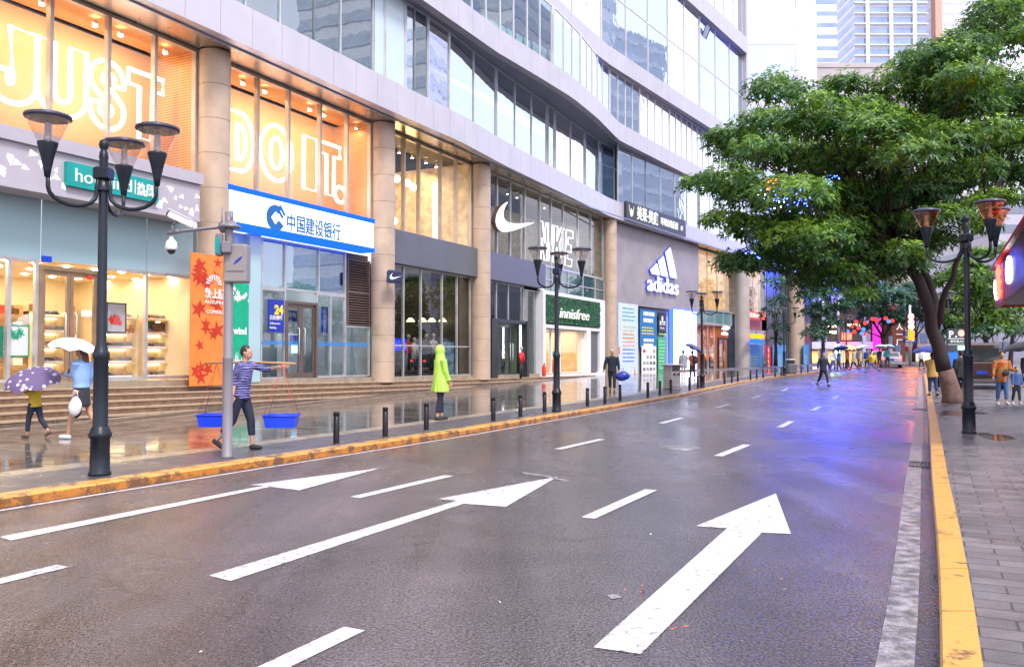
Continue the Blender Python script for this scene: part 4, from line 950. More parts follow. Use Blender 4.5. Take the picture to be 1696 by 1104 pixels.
# --- hotel fascia, three-stripe wall sign
def sgn(P, px0, py0, px1, py1, off, txt, b, fit=True, **k):
    a, z = P.sz(px0, py1, off); c = P.s(px1, off); h = P.sz(px0, py0, off)[1] - z
    put_text(b, txt, a, z + h * .1, h * 1.0, off, .04, fit=(c - a) if fit else None, **k)
a = P2.s(1034, y1_); c = P2.s(1133, y1_)
rt = thing('shop_sign', 'long dark fascia with white Chinese characters along the mall corner', 'sign', P2.M @ Vector(((a + c) / 2, -.3, 10.8)), math.pi / 2 - P2.ang)
b = PM(P2); b.box(a, c, y1_ - .2, y1_ - .03, 10.85, 12.1); b.build('board', m_black, rt); b = PM(P2)
b.prism([(a + .35, 11.9), (a + .55, 11.45), (a + .75, 11.7), (a + .95, 11.45), (a + 1.15, 11.9), (a + .95, 11.25), (a + .75, 11.1), (a + .55, 11.25)], y1_ - .23, y1_ - .202)
put_text(b, '美莱·美庭', a + 1.6, 11.15, 1.0, y1_ - .22, .03, fit=(c - a) * .34, bold=.02); put_text(b, '环球自助酒店', a + (c - a) * .54, 11.25, .6, y1_ - .22, .03, fit=(c - a) * .31, bold=.012); put_text(b, '8F', a + (c - a) * .9, 11.25, .5, y1_ - .22, .03)
b.build('lettering', m_wtxt, rt)
def stripes(P, cx, cy, w_, off, label, name='three_stripe_sign', txt=True, edge=.14, hz=.66):
    s_, z_ = P.sz(cx, cy, off); root = thing(name, label, 'sign', P.M @ Vector((s_, off, z_)), math.pi / 2 - P.ang)
    bars = [[(-.50, .10), (-.27, .28), (-.14, 0), (-.44, 0)], [(-.20, .36), (.00, .50), (.18, 0), (-.06, 0)], [(.10, .62), (.28, .76), (.56, 0), (.30, 0)]]
    for (y0, y1, e, m) in ((off - .08, off, 0, emis('stripe_white', (1, 1, 1), .7)), (off + .001, off + edge, .006, emis('stripe_blue_edge', (.02, .05, .6), .8))):
        for k, br in enumerate(bars):
            gx = sum(p[0] for p in br) / 4; gz_ = sum(p[1] for p in br) / 4
            b = PM(P); b.prism([(s_ + w_ * (gx + (x - gx) * (1 + e * 3)), z_ + w_ * hz * (gz_ + (z - gz_) * (1 + e * 3))) for x, z in br], y0, y1); b.build('stripe' if e == 0 else 'stripe_edge', m, root)
        if txt:
            b = PM(P); put_text(b, 'adidas', s_ - w_ * .62, z_ - w_ * hz * .42, w_ * hz * .56, (y0 + y1) / 2, abs(y1 - y0), fit=w_ * 1.24, bold=.0 + e * 1.2); b.build('lettering' if e == 0 else 'lettering_edge', m, root)
    return root
stripes(P2, 1098, 457, 4.5, -.22, 'large white lit emblem of three slanted stripes over a word on the concrete wall')
stripes(P2, 1200, 546, 1.5, .3, 'small white three stripe emblem above the sports shop doorway', txt=False, edge=.06)
b = PM(P2); s_, z_ = P2.sz(1200, 548, .3); put_text(b, 'adidas', s_ - .85, z_ - .35, .5, .28, .04, fit=1.7)
tag(b.build('shop_sign', emis('stripe_white', (1, 1, 1), .7)), 'small white word below the stripe emblem over the doorway', 'sign')
# boards on the hoarding left of the big screen
rt, a, c, z0, z1 = panel(P2, 'notice_board', 'tall pale blue board with rows of blue, green and orange text left of the screen', 'board', 1024, 503, 1057, 620, -.15, mat('pale_board', (.55, .66, .85), .4), .3)
for k, (m, y_) in enumerate(((m_tealp, .86), (mat('olive_print', (.5, .45, .05), .5), .60), (m_oran, .50), (m_blue, .28))):
    b = PM(P2); lines(b, a, c, z0 + (z1 - z0) * (y_ - .12), z0 + (z1 - z0) * (y_ + .10), -.15, 4, k, .3, .22); b.build('print', m, rt)
b = PM(P2); b.box(a, a + .25, -.158, -.151, z0 + 1.4, z0 + 1.9); b.prism([(c - .7, z0 + .05), (c - .55, z0 + .55), (c - .4, z0 + .05)], -.16, -.151); b.build('orange_mark', m_oran, rt)
rt, a, c, z0, z1 = panel(P2, 'notice_board', 'blue upper board with white and yellow text above the product board', 'board', 1060, 512, 1088, 575, .1, mat('azure_board', (.02, .17, .42), .4))
b = PM(P2); lines(b, a, c, z0 + (z1 - z0) * .62, z1 - .1, .1, 2, 4, .6, .2); lines(b, a, c, z0, z0 + (z1 - z0) * .25, .1, 2, 5, .6, .2); b.build('print', m_wp, rt)
b = PM(P2); lines(b, a, c, z0 + (z1 - z0) * .32, z0 + (z1 - z0) * .55, .1, 3, 6, .4, .1); b.build('print', m_yel, rt)
rt, a, c, z0, z1 = panel(P2, 'notice_board', 'white board with rows of small red and grey product pictures', 'board', 1063, 573, 1087, 618, .06, m_wp)
for m, sd in ((m_red, 1), (m_grey, 2)):
    b = PM(P2); rr = random.Random(sd)
    for i in range(4):
        for j in range(4):
            if (rr.random() < .35) == (sd == 1): b.box(a + (c - a) * (.08 + .23 * i), a + (c - a) * (.24 + .23 * i), .05, .059, z0 + (z1 - z0) * (.1 + .22 * j), z0 + (z1 - z0) * (.22 + .22 * j))
    b.build('pictures', m, rt)
rt, a, c, z0, z1 = panel(P2, 'notice_board', 'narrow black board with white characters and a pin shape above the green board', 'board', 1091, 518, 1103, 554, .1, m_black)
b = PM(P2); b.lathe([(.14, 0), (.14, .0)], ((a + c) / 2, 0, 0), 4) if False else b.prism(arc((a + c) / 2, z1 - .45, .16, .22, 0, 350, 16), .09, .099); put_text(b, '渝茶空', a + .12, z0 + .75, .34, .09, .01, fit=(c - a) * .8, bold=.01); put_text(b, 'TEA', a + .12, z0 + .4, .25, .09, .01, fit=(c - a) * .7); b.build('lettering', m_wp, rt)
b = PM(P2); b.box(a, c, .08, .099, z0, z0 + .08); b.build('lime_line', mat('lime_print', (.4, .8, .05), .4), rt)
rt, a, c, z0, z1 = panel(P2, 'notice_board', 'narrow green board with small print below the black board', 'board', 1090, 558, 1103, 616, .12, mat('mid_green_board', (.06, .4, .16), .4))
b = PM(P2); lines(b, a, c, z0 + .2, z1 - .2, .12, 9, 8, .3); b.build('print', mat('mint_print', (.4, .75, .5), .5), rt)
# big lit screen
m_led, n, o = new_mat('screen_picture'); l = n.links.new; e = nnode(n, 'ShaderNodeEmission'); tc = nnode(n, 'ShaderNodeTexCoord'); z = nnode(n, 'ShaderNodeTexNoise'); z.inputs['Scale'].default_value = .7; z.inputs['Detail'].default_value = 4
mp = nnode(n, 'ShaderNodeMapping'); mp.inputs['Scale'].default_value = (1.4, 1, .5); l(tc.outputs['Object'], mp.inputs[0]); l(mp.outputs[0], z.inputs['Vector'])
cr = nnode(n, 'ShaderNodeValToRGB'); cr.color_ramp.elements[0].position = .38; cr.color_ramp.elements[0].color = (.35, .42, .85, 1); cr.color_ramp.elements[1].position = .55; cr.color_ramp.elements[1].color = (.92, .95, 1, 1)
l(z.outputs['Fac'], cr.inputs[0]); l(cr.outputs[0], e.inputs[0]); e.inputs[1].default_value = 1.7; l(e.outputs[0], o.inputs[0])
rt, a, c, z0, z1 = panel(P2, 'video_screen', 'tall bright white and lilac video screen with blue edge beside the shop windows', 'screen', 1115, 514, 1154, 612, -.1, m_led, .3)
b = PM(P2); b.box(a - .1, a, -.12, .2, z0, z1 + .1); b.box(c, c + .1, -.12, .2, z0, z1 + .1); b.box(a - .1, c + .1, -.119, .2, z1, z1 + .1); b.build('blue_frame', emis('screen_edge', (.03, .08, .9), 2), rt)
# neighbours past the grey column: blue hoardings, small canopy sign, direction signs
def hoard(x0, y0, x1, y1, off, lb, seed):
    rt, a, c, z0, z1 = panel(P2, 'hoarding', lb, 'hoarding', x0, y0, x1, y1, off, mat('azure_hoarding', (.05, .27, .62), .5, scale=.4, var=.15), .08)
    b = PM(P2); lines(b, a, c, z0 + .3, z0 + (z1 - z0) * .6, off, 5, seed, .25, .1, .7); b.build('print', mat('yellow_text', (.6, .6, .25), .5), rt)
hoard(1239, 570, 1264, 615, -.7, 'blue hoarding between the grey column and the signposts', 1); hoard(1280, 571, 1302, 612, -1.2, 'blue hoarding left of the tan column', 2); hoard(1331, 571, 1341, 611, -1.2, 'narrow blue hoarding right of the tan column', 3)
rt, a, c, z0, z1 = panel(P2, 'notice_board', 'narrow dark red vertical board with characters between blue hoardings', 'board', 1271, 573, 1279, 612, -1.0, m_red)
b = PM(P2)
for k, ch in enumerate('重庆火锅'): put_text(b, ch, a + .1, z1 - .55 - .55 * k, .45, -1.01, .01)
b.build('lettering', m_wp, rt)
rt, a, c, z0, z1 = panel(P2, 'shop_sign', 'blurred red lit sign strip above the first blue hoarding', 'sign', 1234, 516, 1267, 528, -.2, emis('dull_red_light', (.8, .08, .08), .7))
b = PM(P2); lines(b, a, c, z0, z1, -.2, 1, 3, .6); b.build('lettering', m_wtxt, rt)
rt, a, c, z0, z1 = panel(P2, 'direction_sign', 'orange finger sign above the blue one', 'sign', 1243, 553, 1266, 560, -1.3, emis('orange_sign', (1, .42, .02), .8)); 
b = PM(P2); s_ = (a + c) / 2 + 1; b.tube([(c - .15, -1.2, .3), (c - .15, -1.2, z1 + .2)], .06); b.build('post', m_mul, rt)
panel(P2, 'direction_sign', 'blue finger sign below the orange one', 'sign', 1243, 562, 1266, 569, -1.3, emis('blue_sign', (.03, .15, .9), .8))
# bunting flags behind the upper glass
b = MB(); pts = offs(F2, 1.6)
for k in range(9):
    p = at(806 + 13.5 * k, 30 + 7 * k, 41 + 1.05 * k); t = Vector((.45, .9, 0))
    b.add([tuple(p + t * -.42), tuple(p + t * .42), (p.x, p.y, p.z - 2.3)], [(0, 1, 2)])
tag(b.build('bunting', mat('cream_flag', (.62, .66, .58), .7)), 'row of pale pointed pennants hanging behind the upper green glass', 'bunting')
# --- goods in the shoe shop window
m_shelf = mat('lit_shelf', (.75, .58, .35), .5)
def shelf_unit(px0, px1, lb, y):
    a, c = P1.s(px0, y), P1.s(px1, y); z0 = zA + .02; root = thing('shelf_unit', lb, 'shelf', P1.M @ Vector(((a + c) / 2, y, z0)), math.pi / 2 - TH)
    b = PM(P1); b.box(a - .05, a, y, y + .5, z0, z0 + 2.0); b.box(c, c + .05, y, y + .5, z0, z0 + 2.0); b.box(a, c, y + .45, y + .5, z0, z0 + 1.998); b.build('carcass', m_shelf, root)
    zs = []
    for k in range(5):
        z = z0 + .15 + .42 * k; zs.append(z); b = PM(P1); b.box(a, c, y, y + .45, z, z + .04); b.build('shelf', m_shelf, root)
        b = PM(P1); b.box(a + .05, c - .05, y + .38, y + .41, z - .03, z - .002); b.build('shelf_light', emis('shelf_light', (1, .85, .55), 4), root)
    return a, c, y, zs
def shoe_proto():
    b = MB(); b.m = 1; b.cbox((0, 0, .015), (.27, .09, .03), .01); b.m = 0
    b.tube([(-.12, 0, .05), (-.06, 0, .06), (.02, 0, .055), (.10, 0, .04), (.135, 0, .03)], [.045, .048, .045, .038, .02], 8); b.lathe([(.04, .05), (.045, .10), (.035, .10)], (-.08, 0, 0), 8)
    return b
m_shoe = [mat('dark_shoe', (.05, .045, .04), .4), mat('grey_shoe', (.22, .21, .2), .5), mat('tan_shoe', (.4, .22, .1), .5)]
proto_sh = []
for k, m in enumerate(m_shoe): o_ = shoe_proto().build('shoe', [m, m_wp], origin=(0, 0, 0)); proto_sh.append(o_)
first = [True] * 3; rr = random.Random(12)
ROW = ('bottom', 'second lowest', 'middle', 'second highest', 'top')
for nm, (x0, x1, y) in {'left shelf unit seen through the shop door': (70, 110, 1.9), 'middle shelf unit behind the lamp post': (174, 226, 1.2), 'right shelf unit nearest the orange banner': (243, 294, 1.2)}.items():
    a, c, y, zs = shelf_unit(x0, x1, 'cream lit shoe shelf, ' + nm, y)
    for r_, z in enumerate(zs):
        n_ = 5; 
        for i in range(n_):
            if rr.random() < .2: continue
            q = rr.choice((0, 0, 1, 1, 2)); s_ = a + .15 + (c - a - .3) * (i + .5) / n_; cn = ('dark', 'grey', 'tan')[q]; loc = P1.M @ Vector((s_, y + .2, z + .042)); rz = math.pi / 2 - TH + rr.uniform(-.25, .25) + (math.pi if rr.random() < .3 else 0)
            lb = f'{cn} shoe on the {ROW[r_]} shelf of the {nm.split(" seen")[0].split(" behind")[0].split(" nearest")[0]}'
            if first[q]: o_ = proto_sh[q]; first[q] = False
            else: o_ = proto_sh[q].copy(); S.collection.objects.link(o_)
            o_.location = loc; o_.rotation_euler = (0, 0, rz); o_.scale = (1.5, 1.5, 1.5); tag(o_, lb, 'shoe', 'shoes on the lit shop shelves')
wl = thing('wall_shelf', 'long lit wall shelf with boxes at the back of the shoe shop', 'shelf', P1.M @ Vector(((A0 + A1) / 2, 4.9, zA)), math.pi / 2 - TH)
b = PM(P1)
for k in range(4): b.box(A0 + .5, A1 - .4, 4.9, 5.3, zA + .5 + .5 * k, zA + .54 + .5 * k)
for s_ in [A0 + .5 + i * (A1 - A0 - .9) / 6 for i in range(7)]: b.box(s_ - .03, s_ + .03, 4.91, 5.29, zA, zA + 2.4)
b.build('frame', mat('oak_frame', (.35, .2, .1), .5), wl)
for q, m in enumerate((m_shoe[0], m_shoe[1], m_shoe[2], m_wp, m_red)):
    b = PM(P1)
    for k in range(4):
        for i in range(16):
            if rr.random() < .22: x_ = A0 + .7 + i * (A1 - A0 - 1.3) / 16; b.box(x_, x_ + rr.uniform(.15, .3), 4.95, 5.2, zA + .54 + .5 * k, zA + .54 + .5 * k + rr.uniform(.08, .3))
    if b.v: o_ = b.build('goods', m, wl); o_['kind'] = 'stuff'
for px0, px1, y0, y1 in ((70, 92, 514, 524), (136, 152, 514, 524), (252, 300, 526, 536)):
    panel(P1, 'light_box', f'small white lit name panel {"left of" if px0 == 70 else "right of" if px0 == 136 else "far beyond"} the {"door handles" if px0 < 200 else "handbags"} inside the shoe shop', 'sign', px0, y0, px1, y1, 4.6, m_wtxt)
def art(P, x0, y0, x1, y1, off, lb, kind, name='framed_poster'):
    rt, a, c, z0, z1 = panel(P, name, lb, 'poster', x0, y0, x1, y1, off, m_wp if kind != 'grey' else mat('silver_board', (.5, .53, .58), .4), .05)
    b = PM(P); 
    for q in ((a - .03, a, z0, z1), (c, c + .03, z0, z1), (a - .03, c + .03, z1, z1 + .03), (a - .03, c + .03, z0 - .03, z0)): b.box(q[0], q[1], off - .02, off + .05, q[2], q[3])
    b.build('frame', m_muld if kind == 'grey' else m_green, rt)
    b = PM(P); rr = random.Random(9)
    for k in range(12 if kind == 'grey' else 8):
        b.prism(leafshape((a + c) / 2 + rr.uniform(-.16, .16), z0 + (z1 - z0) * (.45 if kind == 'grey' else .75) + rr.uniform(-.12, .12), rr.uniform(.06, .13), rr.uniform(0, 6)), off - .012 - k * .0006, off - .003 - k * .0006)
    b.build('picture', m_red if kind == 'grey' else m_green, rt)
art(P1, 178, 503, 207, 549, 1.0, 'grey framed picture of red flowers standing on the shoe shelves', 'grey')
art(P1, 13, 539, 46, 588, .4, 'white poster with green leaf print and green foot in shop window', 'green')
panel(P1, 'window_poster', 'deep green poster cut off at the left edge of the shop window', 'poster', -30, 539, 5, 591, .4, mat('deep_green', (0, .22, .16), .4))
panel(P1, 'door_sign', 'small blue plate above the left jamb of the shop door', 'sign', 70, 424, 86, 434, .12, m_blue)
panel(P1, 'door_sign', 'small red sticker on the top corner of the right door leaf', 'sign', 145, 456, 153, 463, .15, m_red)
panel(P1, 'display_box', 'coral red box standing at the right end of the shoe shelves', 'box', 293, 600, 304, 628, 1.0, mat('coral', (.75, .18, .12), .5), .3)
panel(P1, 'handbag_stand', 'small green picture behind the handbag on the right shelf', 'poster', 244, 522, 257, 547, 1.5, m_green)
def bag(px, py, y, lb, m, k=1.0):
    s_, z_ = P1.sz(px, py, y); root = thing('handbag', lb, 'handbag', P1.M @ Vector((s_, y, z_)), math.pi / 2 - TH)
    b = PM(P1); b.cbox((s_, y, z_ + .14 * k), (.42 * k, .16, .26 * k), .04); b.build('bag_body', m, root)
    b = PM(P1); b.tube([(s_ - .12 * k, y, z_ + .26 * k)] + [(s_ + .12 * k * math.cos(R(t)), y, z_ + .27 * k + .12 * k * math.sin(R(t))) for t in range(180, -1, -30)], .014, 6); b.build('strap', m, root)
bag(262, 549, 1.4, 'dark brown handbag on top of the right shoe shelf', mat('brown_leather', (.07, .04, .03), .4))
bag(217, 552, 1.4, 'small orange handbag on top of the middle shoe shelf', mat('orange_leather', (.6, .2, .05), .4), .6)
# sports shop window: mannequins and lit goods
def mannequin(P, px, y, z, lb, top, leg, h=1.75, arm=0):
    s_ = P.s(px, y); k = h / 1.75; M = P.M @ Matrix.Translation((s_, y, z)) @ Matrix.Scale(k, 4)
    root = thing('mannequin', lb, 'mannequin', M.translation, math.pi / 2 - P.ang)
    b = MB(M); b.tube([(-.09, 0, 0), (-.09, 0, .45), (-.08, 0, .9)], [.05, .06, .085], 8); b.tube([(.09, .05, 0), (.10, -.03, .45), (.08, 0, .9)], [.05, .06, .085], 8); b.build('legs', leg, root)
    b = MB(M); b.tube([(0, 0, .85), (0, 0, 1.1), (0, 0, 1.35), (0, 0, 1.48)], [.17, .14, .19, .07], 10, sx=.62)
    for e in (-1, 1): b.tube([(e * .18, 0, 1.42), (e * (.25 + arm * .1), -.05, 1.15), (e * .22, -.12, .95 + arm * .3)], [.06, .05, .035], 8)
    b.build('top', top, root)
    b = MB(M); b.tube([(0, 0, 1.45), (0, 0, 1.55)], .05, 8); b.ell((0, -.01, 1.66), (.085, .10, .12)); b.build('head', mat('mannequin_grey', (.4, .36, .33), .3), root)
mk = mat('black_cloth', (.02, .02, .022), .7); mr_ = mat('red_cloth', (.6, .02, .02), .6); mcr = mat('cream_cloth', (.6, .5, .38), .7)
mannequin(P1, 676, 1.2, zC + .25, 'mannequin in red top just right of the blue board', mr_, mk, 1.7)
mannequin(P1, 686, 1.6, zC + .25, 'mannequin in cream jacket in the sports window', mcr, mk, 1.6)
mannequin(P1, 706, 1.0, zC + .25, 'mannequin in black top left of the pale arm one', mk, mk, 1.75, 1)
mannequin(P1, 718, 1.3, zC + .25, 'mannequin in pale top behind the lime raincoat', mcr, mk, 1.8, 1)
mannequin(P1, 833, 1.4, zD, 'mannequin in cream top inside the dark entrance', mcr, mk, 1.7)
mannequin(P1, 863, -.8, zD, 'mannequin in red and black beside the dark portal', mr_, mk, 1.6)
panel(P1, 'window_poster', 'saturated blue board low in the first pane of sports window', 'poster', 650, 560, 672, 580, .5, emis('blue_board', (.0, .02, .9), .9))
panel(P1, 'window_poster', 'pale blue printed panel in the sports window right of raincoat', 'poster', 735, 566, 752, 620, .45, mat('blue_print_panel', (.2, .35, .5), .4, scale=3, var=.8))
for px, nm in ((680, 'first'), (700, 'second'), (715, 'third'), (733, 'last')):
    s_, z_ = P1.sz(px, 532, 1.5); b = PM(P1); b.lathe([(.0, .16), (.08, .15), (.2, .0), (.19, -.01), (.0, -.01)], (s_, 1.5, z_), 12)
    tag(b.build('pendant_lamp', emis('pendant_light', (1, .72, .38), 2.2), fix=False), f'small warm pendant lamp, {nm} from the left in the sports window', 'lamp', 'pendant lamps in the sports window')
# warm lit things in the first-floor windows
b = PM(P1)
for px, py in ((657, 296), (675, 303), (684, 310), (653, 366)): s_, z_ = P1.sz(px, py, 2.0); b.ell((s_, 2.0, z_), (.16, .16, .16))
for q in ():
    pass
b.build('globe_lamp', emis('globe_light', (1, .7, .3), 8), mall)
b = PM(P1); b.box(P1.s(719, 1.0), P1.s(731, 1.0), 1.0, 1.1, 6.75, 9.6); part(b, 'light_panel', emis('tall_light_panel', (.8, .85, 1), 1.6))
# shop goods seen in the corner shop window
for px, y, nm, m in ((1169, 1.2, 'orange', m_oran), (1180, 1.4, 'yellow', m_yel), (1176, 1.9, 'red', m_red)): mannequin(P2, px, y, .35, f'mannequin in {nm} sportswear in the glowing corner shop window', m, mk, 1.8)
# extinguisher, plant, cone
def extinguisher(px, py, y):
    s_, z_ = P1.sz(px, py, y); z_ = zp(48) + .05; root = thing('fire_extinguisher', 'red fire extinguisher standing left of the white cosmetics shop front', 'fire extinguisher', P1.M @ Vector((s_, y, z_)))
    b = PM(P1); b.lathe([(0, 0), (.1, 0), (.11, .05), (.11, .5), (.05, .6), (.03, .66), (0, .66)], (s_, y, z_), 14); b.build('cylinder', m_red, root)
    b = PM(P1); b.tube([(s_, y, z_ + .66), (s_ + .06, y, z_ + .72), (s_ + .13, y, z_ + .5), (s_ + .13, y, z_ + .25)], .018, 6); b.build('hose', m_muld, root)
extinguisher(901, 618, -.6)
s_ = P1.s(951, -.6); zq_ = zp(50) + .12
rt = thing('potted_plant', 'small green plant in an orange pot by the cosmetics shop door', 'plant', P1.M @ Vector((s_, .6, zq_)))
b = PM(P1); b.lathe([(0, 0), (.25, 0), (.32, .9), (.28, .9), (.0, .85)], (s_, .6, zq_), 14); b.build('pot', m_oran, rt)
b = PM(P1); rr = random.Random(2)
for k in range(60): t = rr.uniform(0, 6.28); q = Vector((s_, .6, zq_ + .85)); d = Vector((math.cos(t), math.sin(t), rr.uniform(.6, 2.2))).normalized(); n_ = d.cross(Vector((0, 0, 1))).normalized() * .05; b.add([tuple(q), tuple(q + d * .3 + n_), tuple(q + d * .62), tuple(q + d * .3 - n_)], [(0, 1, 2, 3)])
b.build('leaves', mat('plant_leaf', (.06, .2, .03), .5), rt, fix=False)
# ================= STREET FURNITURE
m_lampk = mat('lamp_blue_black', (.012, .017, .026), .35, .0, spec=.3, var=.2); m_cap = mat('lamp_cap', (.05, .055, .09), .3, .4)
m_bowl = glass('lamp_bowl_plastic', (.93, .88, .87), .10, .05); m_bowlw = glass('amber_bowl', (1, .62, .38), .10, .05); m_rib = mat('lamp_core', (.55, .53, .54), .25)  # orange glow of the right lamp's bowls is put into the tint
def lamp_post(lb, loc, rz, ang=(235, 357, 95)):
    root = thing('street_lamp', lb, 'street lamp', loc, rz, 'three headed street lamps along the road')
    b = MB(); b.lathe([(.0, 0), (.135, 0), (.135, .03), (.12, .05), (.115, .46), (.138, .48), (.138, .52), (.125, .54), (.115, .58), (.10, .6), (.09, .62), (.088, 1.46), (.10, 1.48), (.10, 1.54), (.088, 1.56), (.08, 1.6), (.06, 1.64), (.052, 4.02)], n=22)
    b.lathe([(.058, 4.02), (.05, 4.1), (.035, 4.12), (.05, 4.15), (.062, 4.19), (.05, 4.24), (0, 4.27)], n=14)
    b.build('pole', m_lampk, root, world=False)
    b = MB(); b.cbox((0, 0, 3.82), (.2, .2, .16), .02); b.lathe([(.09, 3.6), (.09, 3.72), (.07, 3.73)], n=14); b.build('bracket', m_lampk, root, world=False)
    for k in (0, 1, 2):
        a = R(ang[k]); d = Vector((math.cos(a), math.sin(a), 0)); rad = .7
        b = MB(); pts = []
        pts.append(d * .06 + Vector((0, 0, 3.82))); pts.append(d * .09 + Vector((0, 0, 3.62)))
        for t in range(0, 181, 20): pts.append(d * (.39 - .30 * math.cos(R(t))) + Vector((0, 0, 3.55 - .19 * math.sin(R(t)))))
        pts.append(d * .69 + Vector((0, 0, 3.72))); b.tube(pts, .026, 8); b.build('arm', m_lampk, root, world=False)
        c = d * rad
        h_ = MB(); h_.lathe([(.0, 3.66), (.032, 3.66), (.045, 3.75), (.075, 3.9), (.118, 4.06), (.118, 4.08), (0, 4.08)], (c.x, c.y, 0), 18); ho = h_.build('lamp_head', m_lampk, root, world=False)
        h_ = MB(); h_.lathe([(.112, 4.08), (.16, 4.18), (.205, 4.28), (.232, 4.37)], (c.x, c.y, 0), 22); h_.build('bowl', m_bowl, ho, world=False, fix=False)
        h_ = MB(); h_.lathe([(.0, 4.45), (.15, 4.445), (.262, 4.41), (.27, 4.385), (.262, 4.365), (.23, 4.362), (0, 4.362)], (c.x, c.y, 0), 22); h_.build('cap', m_cap, ho, world=False)
        h_ = MB(); pr = [(0, 4.08), (.045, 4.08), (.045, 4.16)]
        for j in range(7): pr += [(.03, 4.165 + j * .022), (.043, 4.172 + j * .022), (.03, 4.182 + j * .022)]
        h_.lathe(pr + [(.02, 4.34), (0, 4.34)], (c.x, c.y, 0), 12); h_.build('lamp_core', m_rib, ho, world=False)
    return root
lp = walkL(165, 786); L1 = lamp_post('nearest black street lamp with three clear bowl heads in front of the shoe shop', (lp.x, lp.y, lp.z), 0)
for (px, py, side, rz, sc, lb) in ((922, 681, 'L', -.25, 1, 'second black street lamp on the left kerb before the dark sports shop entrance'), (1163, 641, 'L', -.3, 1.0, 'street lamp standing beside the waste bin and video screen'), (1299, 622, 'L', -.4, 1.0, 'street lamp left of the tan column and grey bin'), (1402, 610.5, 'L', .5, 1.0, 'farthest left street lamp in front of the red lettering'),
                               (1605, 717, 'R', -1.4, 1.0, 'big street lamp on the right brick pavement with bowls tinted orange for their glow'), (1552, 640, 'R', 1.2, 1.0, 'street lamp behind the leaning tree trunk on the right pavement')):
    p = walkL(px, py) if side == 'L' else walkR(px, py); c_ = dup(L1, (p.x, p.y, p.z), rz, lb)
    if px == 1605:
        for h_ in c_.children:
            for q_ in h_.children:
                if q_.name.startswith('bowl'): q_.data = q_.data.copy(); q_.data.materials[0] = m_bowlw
# bollards
m_bol = mat('black_bollard', (.008, .007, .01), .4, spec=.3)
def bollard0():
    root = thing('bollard', '', 'bollard'); b = MB()
    b.lathe([(0, .565), (.042, .565), (.052, .555), (.052, .50), (.048, .497), (.048, .485), (.052, .482), (.052, .0)], n=18); b.build('post', m_bol, root, world=False)
    b = MB(); b.lathe([(.052, .03), (.075, .012), (.085, .0)], n=18); b.build('base_ring', mat('base_ring', (.09, .09, .1), .4, .5), root, world=False); return root
bp = [(557, 737), (638, 725), (706, 714), (817, 699), (862, 692), (902, 684), (973, 674), (1002, 670), (1027, 665), (1073, 659), (1093, 655), (1111, 651.5), (1142, 646), (1156, 643.5), (1200, 636), (1212, 634), (1222, 632), (1243, 629), (1253.5, 627.5), (1264, 626), (1284, 624), (1294, 622.5), (1327, 618), (1338, 617), (1373, 613.5), (1382, 612.5), (1397, 611), (1426, 608), (1433, 607.4), (1450, 606), (1458, 605)]
bl = ['nearest black bollard on the left, right of the grey camera pole', 'second black bollard from the grey camera pole', 'black bollard just left of the lime raincoat', 'black bollard right of the lime raincoat', 'black bollard midway between raincoat and second lamp', 'black bollard just left of the second street lamp',
      'first black bollard right of the second street lamp', 'black bollard at the feet of the man with blue bag, left one', 'black bollard at the feet of the man with blue bag, right one', 'black bollard left of the pair before the waste bin', 'black bollard just left of the waste bin', 'black bollard standing in front of the waste bin', 'first black bollard right of the waste bin', 'black bollard touching the third street lamp from the left']
far = ['first', 'second', 'third', 'fourth', 'fifth', 'sixth', 'seventh', 'eighth', 'ninth', 'tenth', 'eleventh', 'twelfth', 'thirteenth', 'fourteenth', 'fifteenth', 'sixteenth', 'seventeenth']
B0_ = bollard0()
for i, (px, py) in enumerate(bp):
    p = walkL(px, py); lb = bl[i] if i < len(bl) else f'small far black bollard, {far[i - len(bl)]} to the right of the third street lamp'
    if i == 0: B0_.location = p; tag(B0_, lb, 'bollard', 'black bollards along the left kerb')
    else: dup(B0_, p, 0, lb, 'black bollards along the left kerb')
# camera pole with cabinet
m_pole = mat('lilac_grey_pole', (.21, .195, .22), .45, .1, scale=2)
p = walkL(376, 757); M = Matrix.Translation(p); cp = thing('camera_pole', 'grey pole with side arm and clamped cabinet at the kerb before orange banner', 'pole', p)
b = MB(M); b.lathe([(.0, 0), (.085, 0), (.085, .02), (.075, .03), (.075, 1.45), (.078, 1.46), (.078, 1.48), (.068, 1.5), (.062, 3.35), (.062, 3.65), (0, 3.65)], n=20); b.build('shaft', m_pole, cp)
kx = p.y / FPX * 1.0; F_ = lambda px: (px - 376) * kx; Fz = lambda py: (757 - py) * p.y / FPX
b = MB(M); b.tube([(0, 0, Fz(374)), (F_(300), .1, Fz(380)), (F_(266), .15, Fz(384))], [.03, .026, .024], 10); b.tube([(F_(290), .1, Fz(381)), (F_(281), .12, Fz(382))], .036, 10); b.build('side_arm', m_pole, cp)
b = MB(M); b.lathe([(.0, 0), (.15, 0), (.16, .03), (.1, .06), (.06, .12), (.0, .12)], (0.02, 0, Fz(378)), 16); b.tube([(-.02, 0, Fz(375)), (-.12, .02, Fz(376))], [.09, .09], 14); b.tube([(-.09, -.05, Fz(380)), (-.09, -.05, Fz(344))], .012, 6); b.tube([(.04, -.03, Fz(372)), (.04, -.03, Fz(350))], .03, 8); b.tube([(.045, 0, Fz(352)), (.045, 0, Fz(312))], .006, 5); b.build('clamp', m_pole, cp)
b = MB(M); b.cbox((F_(389), .02, Fz(437)), (.34, .24, Fz(405) - Fz(468)), .02); b.build('cabinet', mat('cabinet_grey', (.27, .245, .24), .5, scale=2), cp)
